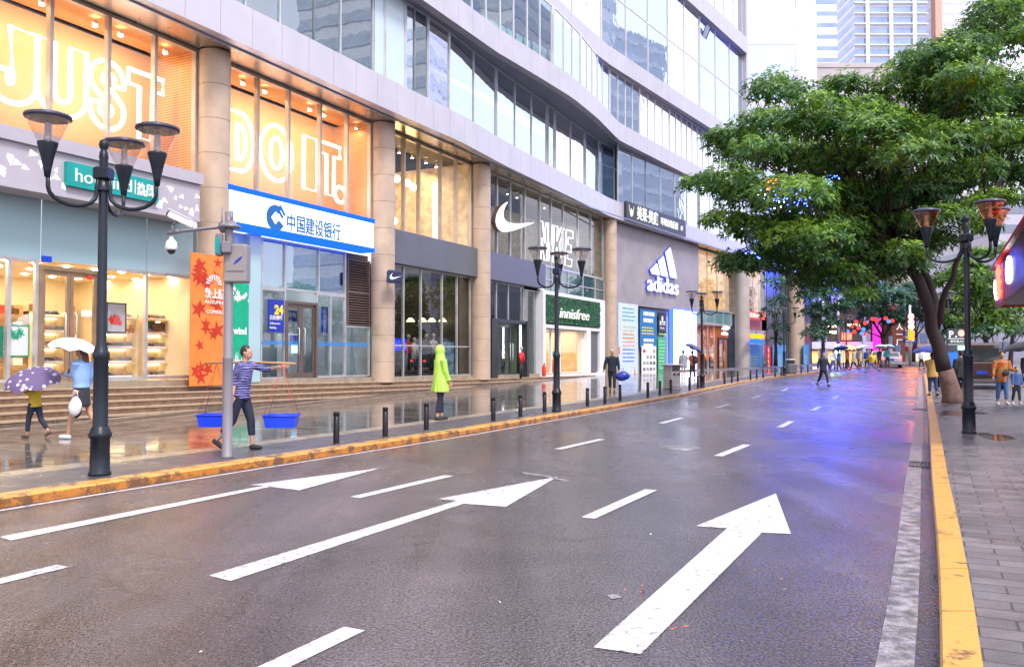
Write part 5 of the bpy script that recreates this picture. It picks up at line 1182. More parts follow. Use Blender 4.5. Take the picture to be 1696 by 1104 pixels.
b = MB(M); b.cbox((F_(364), -.1, Fz(407)), (.1, .1, .34), .02); b.cbox((F_(378), -.16, Fz(412)), (.13, .1, .17), .015); b.build('junction_box', m_pole, cp)
b = MB(M); b.box(F_(359), F_(367), -.165, -.15, Fz(421), Fz(396)); b.build('notice', m_tealp, cp)
b = MB(M); b.box(F_(389) - .13, F_(389) + .15, -.112, -.105, Fz(450), Fz(415)); b.build('cabinet_door', MATS['cabinet_grey'], cp)
b = MB(M); b.prism([(F_(388), Fz(440)), (F_(391), Fz(434)), (F_(399), Fz(427)), (F_(402), Fz(426)), (F_(400), Fz(431)), (F_(392), Fz(437))], -.12, -.1135); b.build('emblem', m_navy, cp)
b = MB(M); b.lathe([(.02, .14), (.03, .12), (.035, .10), (.075, .06), (.085, 0), (.088, -.055), (.075, -.065)], (F_(274), .14, Fz(405)), 18)
dm = thing('dome_camera', 'white dome security camera hanging from the pole arm', 'camera', p + Vector((F_(274), .14, Fz(412)))); b.build('housing', m_wp, dm)
b = MB(M); b.ell((F_(274), .14, Fz(405) - .065), (.062, .062, .065)); b.build('lens_dome', mat('smoked_dome', (.03, .03, .035), .08), dm); b = MB(M); b.tube([(F_(274), .14, Fz(384)), (F_(274), .14, Fz(391))], .014, 8); b.build('stem', m_pole, dm)
bc = thing('box_camera', 'white box security camera above the pole arm pointing left', 'camera', p + Vector((F_(285), .12, Fz(366))))
b = MB(M @ Matrix.Translation((F_(290), .15, Fz(361))) @ Euler((0, R(24), R(20))).to_matrix().to_4x4()); b.cbox((0, 0, 0), (.40, .12, .10), .015); b.box(-.24, .12, -.075, .075, .052, .062); b.build('housing', m_wp, bc)
b = MB(M @ Matrix.Translation((F_(290), .15, Fz(361))) @ Euler((0, R(24), R(20))).to_matrix().to_4x4()); b.tube([(-.2, 0, 0), (-.225, 0, 0)], .035, 12); b.build('lens', m_muld, bc)
b = MB(M); b.tube([(F_(276), .13, Fz(383)), (F_(276), .13, Fz(368))], .014, 8); b.tube([(F_(276), .13, Fz(370)), (F_(284), .14, Fz(364))], .02, 8); b.build('mount', m_pole, bc)
# litter bins
m_bin = mat('stone_grey_bin', (.34, .31, .33), .4, .2, scale=2)
def twin_bin(px, py, lb, k=1.0, rz=.4):
    p = walkL(px, py); root = thing('waste_bin', lb, 'waste bin', p, math.pi / 2 - R(34)); M = Matrix()
    b = MB(); b.cbox((0, 0, .03), (.95, .55, .06), .02); b.build('foot', m_bin, root, world=False)
    for x in (-.23, .23):
        b = MB(); b.cbox((x, 0, .42), (.40, .42, .72), .05); o = b.build('container', m_bin, root, world=False)
        b = MB(); b.cbox((x, -.212, .66), (.26, .02, .12), .008); b.build('slot', m_muld, o, world=False)
    for x in (-.47, .47): b = MB(); b.cbox((x, 0, .55), (.05, .4, 1.0), .01); b.build('side_post', m_bin, root, world=False)
    b = MB(); b.cbox((0, 0, 1.08), (1.15, .6, .05), .015); b.build('roof', mat('bin_roof', (.5, .48, .5), .3), root, world=False)
    root.scale = (k, k, k)
twin_bin(1113, 644, 'wide grey stone twin waste bin with flat roof beside the third street lamp')
def round_bin(px, py):
    p = walkL(px, py); root = thing('waste_bin', 'dark grey rounded waste bin at the foot of the tan column', 'waste bin', p, .4)
    b = MB(); b.cbox((0, 0, .36), (.75, .5, .7), .08); b.build('body', mat('dark_bin', (.1, .1, .12), .4), root, world=False); b = MB(); b.cbox((-.05, 0, .84), (.5, .4, .26), .05); b.build('hood', m_muld, root, world=False); b = MB(); b.cbox((-.05, 0, 1.0), (.58, .46, .05), .02); b.build('cap', m_wp, root, world=False)
round_bin(1310, 619)
# ---------- vehicles
m_tyre = mat('tyre', (.02, .02, .02), .8); m_rim = mat('rim', (.4, .4, .42), .3, .7); m_win = mat('car_window', (.03, .035, .04), .06, spec=.9, var=.05)
m_tail = emis('tail_light', (1, .06, .04), 3.5); m_plate = mat('blue_plate', (.01, .06, .5), .4)
def extr(prof, y0, y1, b, inset=0.0, zi=.8):
    """side profile (x,z) swept across the width with rounded shoulders"""
    n = len(prof); cxm = sum(p[0] for p in prof) / n; zt = max(p[1] for p in prof)
    secs = [(y0, .93), (y0 + .06, .985), (y0 + .2, 1), (y1 - .2, 1), (y1 - .06, .985), (y1, .93)]; vs = []
    for y, k in secs:
        for x, z in prof:
            tum = inset * max(0, (z - zi)) * (1 if abs(y) > .4 else 0)
            vs.append((cxm + (x - cxm) * (k if k < 1 else 1), y - math.copysign(tum, y), z))
    fs = [(i * n + k, i * n + (k + 1) % n, (i + 1) * n + (k + 1) % n, (i + 1) * n + k) for i in range(5) for k in range(n)] + [tuple(range(n - 1, -1, -1)), tuple(range(5 * n, 6 * n))]
    b.add(vs, fs); return b
def car(lb, loc, heading, col, kind='sedan', cat='car', plate=True, lights=True, name='parked_car', hd=0):
    """local x = forward, tail at x<0"""
    root = thing(name, lb, cat, loc, heading)
    if kind == 'sedan':
        body = [(-2.25, .35), (-2.3, .55), (-2.27, .85), (-2.1, .98), (-1.55, 1.02), (1.1, .98), (1.9, .86), (2.25, .68), (2.3, .4), (2.15, .25), (-2.1, .25)]
        cab = [(-1.6, .98), (-1.0, 1.40), (-.6, 1.46), (.25, 1.45), (1.15, .97)]; W = .88; wx = (-1.35, 1.4); wr = .31
    else:
        body = [(-2.3, .4), (-2.35, .6), (-2.3, 1.15), (-2.25, 1.2), (1.6, 1.15), (2.2, 1.0), (2.35, .6), (2.25, .32), (-2.25, .32)]
        cab = [(-2.24, 1.15), (-2.05, 1.95), (-1.9, 2.05), (.7, 2.05), (1.0, 1.95), (1.75, 1.12)]; W = .95; wx = (-1.4, 1.45); wr = .34
    pm = mat('car_paint_' + str(len(MATS)), col, .25, .3, coat=.8, var=.03)
    b = MB(); extr(body, -W, W, b); b.build('body', pm, root, world=False)
    b = MB(); extr(cab, -W + .08, W - .08, b, inset=.22, zi=1.0 if kind == 'sedan' else 1.2); b.build('cabin', pm, root, world=False)
    gz0, gz1 = (1.04, 1.36) if kind == 'sedan' else (1.25, 1.82)
    def lerpx(z, a, c): return a[0] + (c[0] - a[0]) * (z - a[1]) / (c[1] - a[1])
    ra, rb = cab[0], cab[1]; fa, fb = cab[-1], cab[-2]
    b = MB(); w0, w1 = W - .2, W - .27; x0, x1 = lerpx(gz0, ra, rb) - .012, lerpx(gz1, ra, rb) - .012
    b.quad((x0, -w0, gz0), (x0, w0, gz0), (x1, w1, gz1), (x1, -w1, gz1)); b.build('rear_window', m_win, root, world=False, fix=False)
    b = MB(); x0, x1 = lerpx(gz0, fa, fb) + .012, lerpx(gz1, fa, fb) + .012; b.quad((x0, -w0, gz0), (x0, w0, gz0), (x1, w1, gz1), (x1, -w1, gz1)); b.build('windscreen', m_win, root, world=False, fix=False)
    for sg in (-1, 1):
        for (xa, xb) in ((-.95, -.05), (.0, .85)) if kind == 'sedan' else ((-2.0, -1.0), (-.95, .1), (.15, 1.1)):
            b = MB(); yo0 = sg * (W - .08 - .22 * (gz0 - (1.0 if kind == 'sedan' else 1.2)) * (gz0 > 1) + .006); yo1 = sg * (W - .08 - .22 * (gz1 - (1.0 if kind == 'sedan' else 1.2)) + .006)
            b.quad((xa, yo0, gz0), (xb, yo0, gz0), (xb - (.12 if xb > .5 else 0), yo1, gz1), (xa + (.1 if xa < -.9 else 0), yo1, gz1)); b.build('side_window', m_win, root, world=False, fix=False)
        for x in wx:
            b = MB(Matrix.Translation((x, sg * (W - .1), wr)) @ Matrix.Rotation(R(90), 4, 'X')); b.lathe([(0, -.11), (wr - .05, -.11), (wr, -.07), (wr, .07), (wr - .05, .11), (0, .11)], n=20); o = b.build('wheel', m_tyre, root, world=False)
            b = MB(Matrix.Translation((x, sg * (W + .015), wr)) @ Matrix.Rotation(R(90), 4, 'X')); b.lathe([(0, -.01), (wr * .6, -.01), (wr * .62, .01), (0, .01)], n=16); b.build('rim', m_rim, o, world=False)
        zt = .82 if kind == 'sedan' else .98
        b = MB(); b.cbox((body[2][0] - .0, sg * (W - .2), zt), (.1, .3, .17), .03); b.build('tail_light', m_tail if lights else mat('tail_red', (.4, .02, .02), .2), root, world=False)
        b = MB(); b.cbox((2.2, sg * (W - .22), .72), (.16, .3, .14), .03); b.build('headlight', mat('headlight_glass', (.7, .7, .75), .1), root, world=False)
        b = MB(); b.cbox((.75, sg * (W + .06), 1.06), (.12, .2, .14), .03); b.build('mirror', pm, root, world=False)
    b = MB(); b.cbox((body[1][0] - .01, 0, .74), (.04, .44, .14), .008); b.build('number_plate', m_plate, root, world=False)
    b = MB(); b.cbox((body[0][0] - .02, 0, .38), (.1, W * 1.9, .18), .04); b.build('bumper', mat('bumper_grey', (.1, .1, .1), .5) if kind != 'sedan' else pm, root, world=False)
    b = MB(); b.box(body[0][0] - .075, body[0][0] + .2, -W * .8, W * .8, .27, .33); b.build('bumper_trim', m_muld, root, world=False)
    return root
sp = road(1494, 609); car('silver sedan seen from behind with red tail lights on the far road', (sp.x, sp.y + 2.3, gz(sp.y)), math.pi / 2 - R(22), (.40, .38, .42), name='sedan')
sp = road(1519, 608.5); car('yellow taxi behind the silver sedan near the blue umbrella', (sp.x + .6, sp.y + 9, gz(sp.y + 9)), math.pi / 2 - R(25), (.75, .52, .02), name='taxi', cat='taxi')
sp = walkR(1637, 645); car('brown van parked on the right pavement seen from behind', (sp.x + .9, sp.y + 2.3, zkerb(sp.y)), math.pi / 2 - R(27), (.055, .028, .018), kind='van', cat='van', name='parked_van', lights=False)
car('dark car parked on the right beyond the leaning tree and parking sign', (at(1589, 590, 58).x, 58, zkerb(58)), math.pi / 2 - R(26), (.05, .06, .08), name='sedan')
# ---------- signals and signs on the right
def traffic_light():
    p = at(1508, 590, 84); z0 = gz(84); root = thing('traffic_light', 'red lit traffic light column above an orange plate at the end of road', 'traffic light', (p.x, p.y, z0))
    zz = lambda py: at(1508, py, 84).z
    b = MB(); b.tube([(p.x, p.y, z0), (p.x, p.y, zz(505))], .12, 10); b.build('post', m_mul, root)
    b = MB(); b.box(p.x - .33, p.x + .33, p.y - .2, p.y + .1, zz(546), zz(519)); b.build('housing', m_muld, root)
    for i, (py, c) in enumerate(((524, (1, .08, .05)), (533, (1, .05, .03)), (541, (1, .45, .05)))):
        b = MB(); b.ell((p.x, p.y - .22, zz(py)), (.27, .08, .27)); b.build('signal_lamp', emis('signal%d' % i, c, 24), root)
    b = MB(); b.box(p.x - .3, p.x + .3, p.y - .25, p.y - .2, zz(563), zz(547)); b.build('orange_plate', emis('orange_plate', (1, .3, .02), 1.0), root)
traffic_light()
for (x0, y0, x1, y1, lb) in ((1496, 549, 1517, 555, 'upper blue direction plate left of the traffic light post'), (1496, 561, 1517, 567, 'lower blue direction plate left of the traffic light post')):
    a_, c_ = at(x0, y1, 84.6), at(x1, y0, 84.6); rt = thing('direction_sign', lb, 'sign', (a_.x, 84.6, a_.z)); b = MB(); b.box(a_.x, c_.x, 84.6, 84.7, a_.z, c_.z); b.build('plate', m_navy, rt)
    b = MB(); b.box(a_.x + .2, c_.x - .2, 84.58, 84.6, a_.z + .12, a_.z + .2); b.build('print', m_wp, rt); b = MB(); b.tube([((a_.x + c_.x) / 2, 84.75, gz(84)), ((a_.x + c_.x) / 2, 84.75, c_.z)], .05, 6); b.build('post', m_mul, rt)
# parking sign
def parking():
    Y = 33; a_, c_ = at(1570, 582, Y), at(1599, 544, Y); z0 = zkerb(Y); root = thing('parking_sign', 'dark parking sign with white P, red white disc and green lit figures', 'sign', ((a_.x + c_.x) / 2, Y, z0))
    b = MB(); b.box(a_.x, c_.x, Y, Y + .12, a_.z, c_.z); b.build('board', mat('slate_board', (.04, .05, .08), .4), root); h_ = c_.z - a_.z; w_ = c_.x - a_.x
    b = MB(); put_text(b, 'P', a_.x + .05, c_.z - h_ * .38, .36, Y - .01, .02, bold=.01); b.box(a_.x + .29, a_.x + .35, Y - .02, Y, c_.z - h_ * .38, c_.z - h_ * .31)
    b.box(a_.x, c_.x, Y - .02, Y, c_.z - h_ * .45, c_.z - h_ * .42); put_text(b, '停车场入口', a_.x + .1, c_.z - h_ * .60, .11, Y - .01, .02, fit=w_ * .8); b.box(a_.x, c_.x, Y - .02, Y, c_.z - h_ * .70, c_.z - h_ * .68); b.build('lettering', m_wtxt, root)
    b = MB(); b.ell((c_.x - .17, Y - .01, c_.z - h_ * .2), (.13, .02, .13)); b.build('disc', emis('red_disc', (1, .25, .2), 1.4), root)
    b = MB(); b.box(c_.x - .3, c_.x - .02, Y - .03, Y, a_.z + h_ * .08, a_.z + h_ * .24); b.build('lit_figures', emis('green_light', (.2, 1, .4), 4), root)
    b = MB(); b.box(a_.x + .02, c_.x - .02, Y + .02, Y + .1, z0 + .5, a_.z - .01); b.build('blue_panel', mat('bright_blue_panel', (.02, .2, .75), .4), root); b = MB(); b.tube([(a_.x + .1, Y + .06, z0), (a_.x + .1, Y + .06, a_.z)], .04, 8); b.tube([(c_.x - .1, Y + .06, z0), (c_.x - .1, Y + .06, a_.z)], .04, 8); b.build('post', m_mul, root)
parking()
# red stall with lit signs at the right edge
def stall():
    m_rs = mat('red_stall', (.62, .02, .03), .35); z0 = zkerb(20); M = Matrix.Translation((13.85, 24.2, 0)) @ Matrix.Rotation(math.atan2(-12.2, -6.1), 4, 'Z')   # local x runs back towards the camera along the street face
    root = thing('food_stall', 'red stall canopy with lit white emblem and red neon at the right edge', 'stall', M @ Vector((6, 2, z0)))
    b = MB(M); b.box(0, 13, .12, 4.5, 3.05, 3.12); b.build('underside', mat('mauve_soffit', (.22, .14, .16), .35), root)
    b = MB(M); b.box(0, 3.4, 0, .12, 3.0, 4.05); b.box(0, .1, .12, 4.5, 3.0, 4.0); b.build('fascia', m_rs, root)
    b = MB(M); b.box(3.5, 13, .01, .13, 3.0, 4.05); b.build('side_board', mat('dark_maroon_board', (.09, .02, .035), .35), root)
    b = MB(M); b.box(-.12, 13.1, -.1, .2, 4.06, 4.14); b.add([(-.1, -.08, 4.1), (-.1, 2.3, 4.7), (-.1, 4.6, 4.1), (13.1, -.08, 4.1), (13.1, 2.3, 4.7), (13.1, 4.6, 4.1)], [(0, 1, 2), (3, 5, 4), (0, 3, 4, 1), (1, 4, 5, 2), (0, 2, 5, 3)]); b.build('roof', mat('deep_red_roof', (.5, .02, .04), .45), root)
    b = MB(M); b.ell((.75, -.03, 3.45), (.5, .03, .26), rot=Matrix.Rotation(R(20), 3, 'Y')); b.build('lit_emblem', emis('stall_white', (.9, .93, 1), 4), root)
    for k in range(3):
        zt = 3.85 - k * .26; b = MB(M); b.tube([(1.7, -.04, zt), (2.3, -.04, zt + .12), (2.9, -.04, zt - .05), (2.2, -.04, zt - .16), (1.8, -.04, zt - .08)], .04, 6); b.build('neon_tube', emis('red_neon', (1, .07, .04), 3), root)
    b = MB(M); b.ell((5.2, -.02, 3.6), (.75, .03, .32)); b.build('lit_emblem', MATS['stall_white'], root)
    for x, y in ((1, 4.3), (12.6, 4.3), (12.6, .4)): b = MB(M); b.tube([(x, y, z0), (x, y, 3.05)], .05, 8); b.build('post', m_muld, root)
    b = MB(M); b.box(2, 12, 2.6, 4.2, z0, z0 + 1.0); b.build('counter', m_rs, root)
    for k in range(4): b = MB(M); b.lathe([(0, 0), (.12, 0), (.1, .02)], (1.2 + 1.5 * k, 1.8, 3.02), 12); b.build('ceiling_lamp', emis('stall_lamp', (1, .55, .4), 10), root)
stall()
# ================= PEOPLE
def remesh(b, voxel, name, m, parent, smooth=2, world=False):
    me = bpy.data.meshes.new('tmp'); me.from_pydata(b.v, [], b.f); bm = bmesh.new(); bm.from_mesh(me); bmesh.ops.recalc_face_normals(bm, faces=bm.faces); bm.to_mesh(me); bm.free()
    o = bpy.data.objects.new('tmp', me); S.collection.objects.link(o)
    r = o.modifiers.new('r', 'REMESH'); r.mode = 'VOXEL'; r.voxel_size = voxel; r.use_smooth_shade = True
    s_ = o.modifiers.new('s', 'SMOOTH'); s_.factor = .5; s_.iterations = smooth
    dg = bpy.context.evaluated_depsgraph_get(); m2 = bpy.data.meshes.new_from_object(o.evaluated_get(dg)); bpy.data.objects.remove(o)
    m2.name = name; m2.materials.clear(); m2.materials.append(m)
    m2.polygons.foreach_set('use_smooth', [True] * len(m2.polygons))
    o2 = bpy.data.objects.new(name, m2); S.collection.objects.link(o2); o2.parent = parent; return o2
m_skin = mat('skin', (.50, .28, .19), .5, scale=8, var=.08); m_hair = mat('dark_hair', (.02, .014, .012), .45, var=.3, scale=30); m_brhair = mat('brown_hair', (.10, .035, .02), .45, var=.3, scale=30)
def cloth(name, col, **k): return mat(name, col, .8, bump=.35, bscale=9, scale=4, var=.18, **k)
def hand_geo(b, w_, d, side, curl=.5, k=1.0):
    """palm, four fingers of different length and a thumb"""
    d = Vector(d).normalized(); w_ = Vector(w_); ax = Vector((0, 1, 0)) if abs(d.y) < .8 else Vector((0, 0, 1)); u = (ax - d * ax.dot(d)).normalized(); n = d.cross(u) * side
    pc = w_ + d * .045 * k
    b.tube([w_, w_ + d * .03 * k, w_ + d * .085 * k], [.024 * k, .036 * k, .034 * k], 8, sx=.55)
    for i, ln in enumerate((.068, .078, .073, .056)):
        p0 = w_ + d * .08 * k + u * (.027 - .018 * i) * k; p1 = p0 + (d * math.cos(curl * .6) + n * math.sin(curl * .6)) * ln * .5 * k; p2 = p1 + (d * math.cos(curl * 1.6) + n * math.sin(curl * 1.6)) * ln * .5 * k
        b.tube([p0, p1, p2], [.0095 * k, .0088 * k, .007 * k], 6)
    t0 = w_ + d * .03 * k + u * .028 * k; b.tube([t0, t0 + (u * .6 + d * .6 + n * .3) * .04 * k, t0 + (u * .3 + d * .9 + n * .6) * .068 * k], [.012 * k, .011 * k, .008 * k], 6)
def person(label, loc, facing, h=1.7, legs=((0, 5), (0, 5)), arms=((5, 8, 10), (5, 8, 10)), top=None, toplen=.86, sleeve=1.0, pants=None, pantlen=.1, skirt=None, shoe=None, hair=m_hair, hairlen=0, hood=None, coat=None, vox=.02, lean=0, headturn=0, hands=None, fat=1.0, bald=False, group=None, sleeve_r=1.0, extra=None):
    root = thing('person', label, 'person', loc, R(facing), group); k = h / 1.7
    T = Matrix.Rotation(R(-lean), 4, 'X')
    hipz = .90
    def leg(sd, a, bnd):
        hp = Vector((sd * .09, 0, hipz)); a = R(a); bb = R(bnd); kn = hp + Vector((sd * .005, math.sin(a), -math.cos(a))) * .43; an = kn + Vector((0, math.sin(a - bb), -math.cos(a - bb))) * .42
        return hp, kn, an, a - bb
    L_ = [leg(-1, *legs[0]), leg(1, *legs[1])]
    lo = min(l[2].z for l in L_) - .07; dz = -lo
    def arm(sd, a, o, e):
        sh = Vector((sd * .185 * (1 + (fat - 1) * .5), 0, 1.41)); a, o, e = R(a), R(o), R(e)
        el = sh + Vector((sd * math.sin(o), math.sin(a) * math.cos(o), -math.cos(a) * math.cos(o))) * .28
        wr = el + Vector((sd * math.sin(o * .5), math.sin(a + e) * math.cos(o * .5), -math.cos(a + e) * math.cos(o * .5))) * .25
        return sh, el, wr
    A_ = [arm(-1, *arms[0]), arm(1, *arms[1])]
    up = lambda v: (T @ (Vector(v) - Vector((0, 0, hipz)))) + Vector((0, 0, hipz))
    A_ = [tuple(up(p) for p in a) for a in A_]
    if hands:
        for i in (0, 1):
            if hands[i] is not None:   # reach for a point: two-bone solve
                sh = A_[i][0]; tg = Vector(hands[i]) / k - Vector((0, 0, dz)); d = tg - sh; L = min(d.length, .525); dn = d.normalized(); mid = sh + dn * L * .52
                off = math.sqrt(max(0, .28 ** 2 - (L * .52) ** 2)); dwn = Vector((0, -.3, -1)); dwn = (dwn - dn * dwn.dot(dn)).normalized(); el = mid + dwn * off; A_[i] = (sh, el, sh + dn * L)
    Z = lambda v: tuple((Vector(v) + Vector((0, 0, dz))) * k)
    tb = lambda b, pts, rad, n=12, **q: b.tube([Z(p) for p in pts], [r * k for r in rad], n, **q)
    hc = up((0, .015, 1.60)); Hr = Matrix.Rotation(R(headturn), 3, 'Z')
    # body: one continuous surface
    b = MB()
    tb(b, [up((0, 0, .86)), up((0, 0, 1.0)), up((0, .0, 1.2)), up((0, 0, 1.36)), up((0, 0, 1.44))], [.135 * fat, .13 * fat, .145 * fat, .155 * fat, .08], 14, sx=.68)
    tb(b, [up((0, 0, 1.42)), up((0, .01, 1.54))], [.052, .048])
    b.ell(Z(hc), (.074 * k, .092 * k, .112 * k), rot=Hr); b.ell(Z(hc + Hr @ Vector((0, .045, -.055))), (.048 * k, .05 * k, .055 * k)); b.ell(Z(hc + Hr @ Vector((0, .094, -.015))), (.013 * k, .018 * k, .022 * k))
    for sd in (-1, 1): b.ell(Z(hc + Hr @ Vector((sd * .076, -.005, -.005))), (.012 * k, .02 * k, .032 * k))
    for hp, kn, an, ft in L_: tb(b, [hp, hp.lerp(kn, .5), kn, kn.lerp(an, .35), an], [.085 * fat, .072 * fat, .052, .052, .034])
    for sh, el, wr in A_: tb(b, [sh, el, el.lerp(wr, .4), wr], [.05, .04, .038, .026])
    bo = remesh(b, vox * .85, 'body', m_skin, root, 1)
    hb = MB()
    for i, (sh, el, wr) in enumerate(A_): hand_geo(hb, Z(wr), (wr - el), (-1, 1)[i], .55, k * .95)
    # fingers joined into the same body mesh
    bm = bmesh.new(); bm.from_mesh(bo.data); tmp = bpy.data.meshes.new('h'); tmp.from_pydata(hb.v, [], hb.f); bm.from_mesh(tmp); bmesh.ops.recalc_face_normals(bm, faces=bm.faces); bm.to_mesh(bo.data); bm.free(); bpy.data.meshes.remove(tmp)
    if not hood or True:
        for sd in (-1, 1):
            e_ = MB(); e_.ell(Z(hc + Hr @ Vector((sd * .03, .084, .005))), (.012 * k, .008 * k, .007 * k), 8, 6); e_.build('eye', mat('eye_dark', (.02, .015, .015), .2), root, world=False)
        e_ = MB(); e_.ell(Z(hc + Hr @ Vector((0, .092, -.058))), (.022 * k, .007 * k, .006 * k), 8, 6); e_.build('mouth', mat('lips', (.4, .12, .10), .5), root, world=False)
    if not bald:
        b = MB(); b.ell(Z(hc + Hr @ Vector((0, -.018, .022))), (.084 * k, .095 * k, .108 * k), rot=Hr)
        if hairlen: tb(b, [hc + Hr @ Vector((0, -.05, 0)), hc + Hr @ Vector((0, -.09, -.12)), hc + Hr @ Vector((0, -.11, -.12 - hairlen * .5)), hc + Hr @ Vector((0, -.115, -.12 - hairlen))], [.085, .08, .075, .03], sx=.5)
        ho = remesh(b, vox * .7, 'hair', hair, root, 1)
        # keep the face clear
        bm = bmesh.new(); bm.from_mesh(ho.data); c0 = Vector(Z(hc)); fw = Hr @ Vector((0, 1, 0))
        bmesh.ops.delete(bm, geom=[v for v in bm.verts if (v.co - c0).dot(fw) > .035 * k and v.co.z < c0.z + .055 * k], context='VERTS'); bm.to_mesh(ho.data); bm.free()
    if top:
        b = MB(); zb = toplen; g = 1.14 * fat
        tb(b, [up((0, 0, zb)), up((0, 0, max(zb + .05, 1.0))), up((0, 0, 1.22)), up((0, 0, 1.37)), up((0, 0, 1.455))], [.165 * g, .15 * g, .16 * g, .168 * g, .085], 16, sx=.74)
        for sh, el, wr in A_:
            cu = wr if sleeve >= 1 else el.lerp(wr, max(0, sleeve * 2 - 1)); q = sleeve_r
            if sleeve <= .5: tb(b, [sh, sh.lerp(el, .8)], [.075 * q, .062 * q])
            else: tb(b, [sh, el, cu], [.074 * q, .056 * q, .044 * q])
        remesh(b, vox, 'top', top, root, 2)
    if coat:
        b = MB(); g = 1.0 * fat
        tb(b, [up((0, 0, coat[1])), up((0, 0, (coat[1] + 1.1) / 2)), up((0, 0, 1.15)), up((0, 0, 1.36)), up((0, .0, 1.46))], [.25 * g, .222 * g, .185 * g, .172 * g, .09], 18, sx=.8)
        for sh, el, wr in A_: tb(b, [sh, el, wr], [.078, .075, .062])
        if coat[2]:
            b.ell(Z(hc + Vector((0, -.02, .015))), (.118 * k, .125 * k, .148 * k)); tb(b, [up((0, 0, 1.40)), up((0, 0, 1.52))], [.13, .115])
        co_ = remesh(b, vox, 'raincoat' if coat[2] else 'coat', coat[0], root, 3)
        zt_ = 1.2 * k; zb_ = (coat[1] + dz) * k; hg = random.Random(len(label)); ph = [hg.uniform(0, 6.28) for _ in range(3)]
        for v in co_.data.vertices:   # hanging folds, deeper towards the hem
            t_ = max(0, min(1, (zt_ - v.co.z) / (zt_ - zb_)))
            if abs(v.co.x) + abs(v.co.y) > .02 and t_ > 0:
                a_ = math.atan2(v.co.y, v.co.x); q_ = 1 + t_ * (.065 * math.sin(7 * a_ + ph[0] + 2 * t_) + .04 * math.sin(13 * a_ + ph[1]) + .03 * math.sin(3 * a_ + 9 * t_)); v.co.x *= q_; v.co.y *= q_
        if coat[2]:
            bm = bmesh.new(); bm.from_mesh(co_.data); c0 = Vector(Z(hc)); bmesh.ops.delete(bm, geom=[v for v in bm.verts if (v.co - c0).y > .07 * k and abs(v.co.x) < .07 * k and abs(v.co.z - c0.z) < .10 * k], context='VERTS'); bm.to_mesh(co_.data); bm.free()
    if pants:
        b = MB(); tb(b, [(0, 0, 1.0), (0, 0, .9), (0, 0, .82)], [.145 * fat, .155 * fat, .13 * fat], 14, sx=.72)
        for hp, kn, an, ft in L_:
            tot = 1.0; e_ = kn.lerp(an, 1 - pantlen / .42) if pantlen < .42 else hp.lerp(kn, 1 - (pantlen - .42) / .43)
            pts = [hp, hp.lerp(kn, .5), kn, e_] if pantlen < .42 else [hp, e_]
            tb(b, pts, ([.10 * fat, .088 * fat, .07, .06] if pantlen < .42 else [.10 * fat, .09 * fat]))
        remesh(b, vox, 'trousers', pants, root, 2)
    if skirt:
        b = MB(); tb(b, [(0, 0, 1.0), (0, 0, .9), (0, .01, skirt[1])], [.14, .16, .20], 16, sx=.8); remesh(b, vox, 'skirt', skirt[0], root, 2)
    for hp, kn, an, ft in L_:
        b = MB(); fv = Vector((0, math.cos(ft), math.sin(ft))) if ft > -1.2 else Vector((0, .5, -.8)); fv = Vector((0, math.cos(ft * .8), math.sin(ft * .8)))
        up_ = Vector((0, -fv.z, fv.y)); c = an - up_ * .03
        tb(b, [c - fv * .055, c, c + fv * .09 - up_ * .012, c + fv * .165 - up_ * .02], [.036, .046, .042, .028], 10); so_ = remesh(b, vox * .8, 'shoe', shoe or mk, root, 1)
    root['_'] = 0; del root['_']
    root_info[root.name] = (Z, A_, k)
    return root
root_info = {}
def P_(v): return Vector(v)
def umbrella(lb, top, tilt, az, r, m, drop=.28, shaft=.85, group=None, trim=None):
    """top: world point of canopy apex; tilt in degrees towards azimuth az"""
    root = thing('umbrella', lb, 'umbrella', top, 0, group); Q = Matrix.Rotation(R(az), 4, 'Z') @ Matrix.Rotation(R(tilt), 4, 'Y')
    b = MB(Q); n = 32; vs = []; rings = 7
    for i in range(rings + 1):
        t = i / rings; rr_ = r * math.sin(t * 1.25) / math.sin(1.25); zz = -drop * (1 - math.cos(t * 1.25)) / (1 - math.cos(1.25))
        for k in range(n):
            a = 2 * math.pi * k / n; sc = 1 - .06 * t * (math.cos(8 * a) * -.5 + .5) ; vs.append((rr_ * sc * math.cos(a), rr_ * sc * math.sin(a), zz - .0 + .05 * t * t * (math.cos(8 * a) * -.5 + .5)))
    b.add(vs, [(i * n + k, i * n + (k + 1) % n, (i + 1) * n + (k + 1) % n, (i + 1) * n + k) for i in range(rings) for k in range(n)], True); b.build('canopy', m, root, world=False, fix=False)
    b = MB(Q); b.tube([(0, 0, .07), (0, 0, -shaft)], .008, 8); b.build('shaft', m_mul, root, world=False)
    b = MB(Q); b.tube([(0, 0, -shaft + .1), (0, 0, -shaft)], .015, 8); b.build('handle', m_muld, root, world=False)
    b = MB(Q)
    for k in range(8):
        a = 2 * math.pi * k / 8; pts = []
        for i in range(5): t = i / 4; pts.append((r * math.sin(t * 1.25) / math.sin(1.25) * math.cos(a), r * math.sin(t * 1.25) / math.sin(1.25) * math.sin(a), -drop * (1 - math.cos(t * 1.25)) / (1 - math.cos(1.25)) - .008))
        b.tube(pts, .004, 5)
    b.build('ribs', m_mul, root, world=False); return root
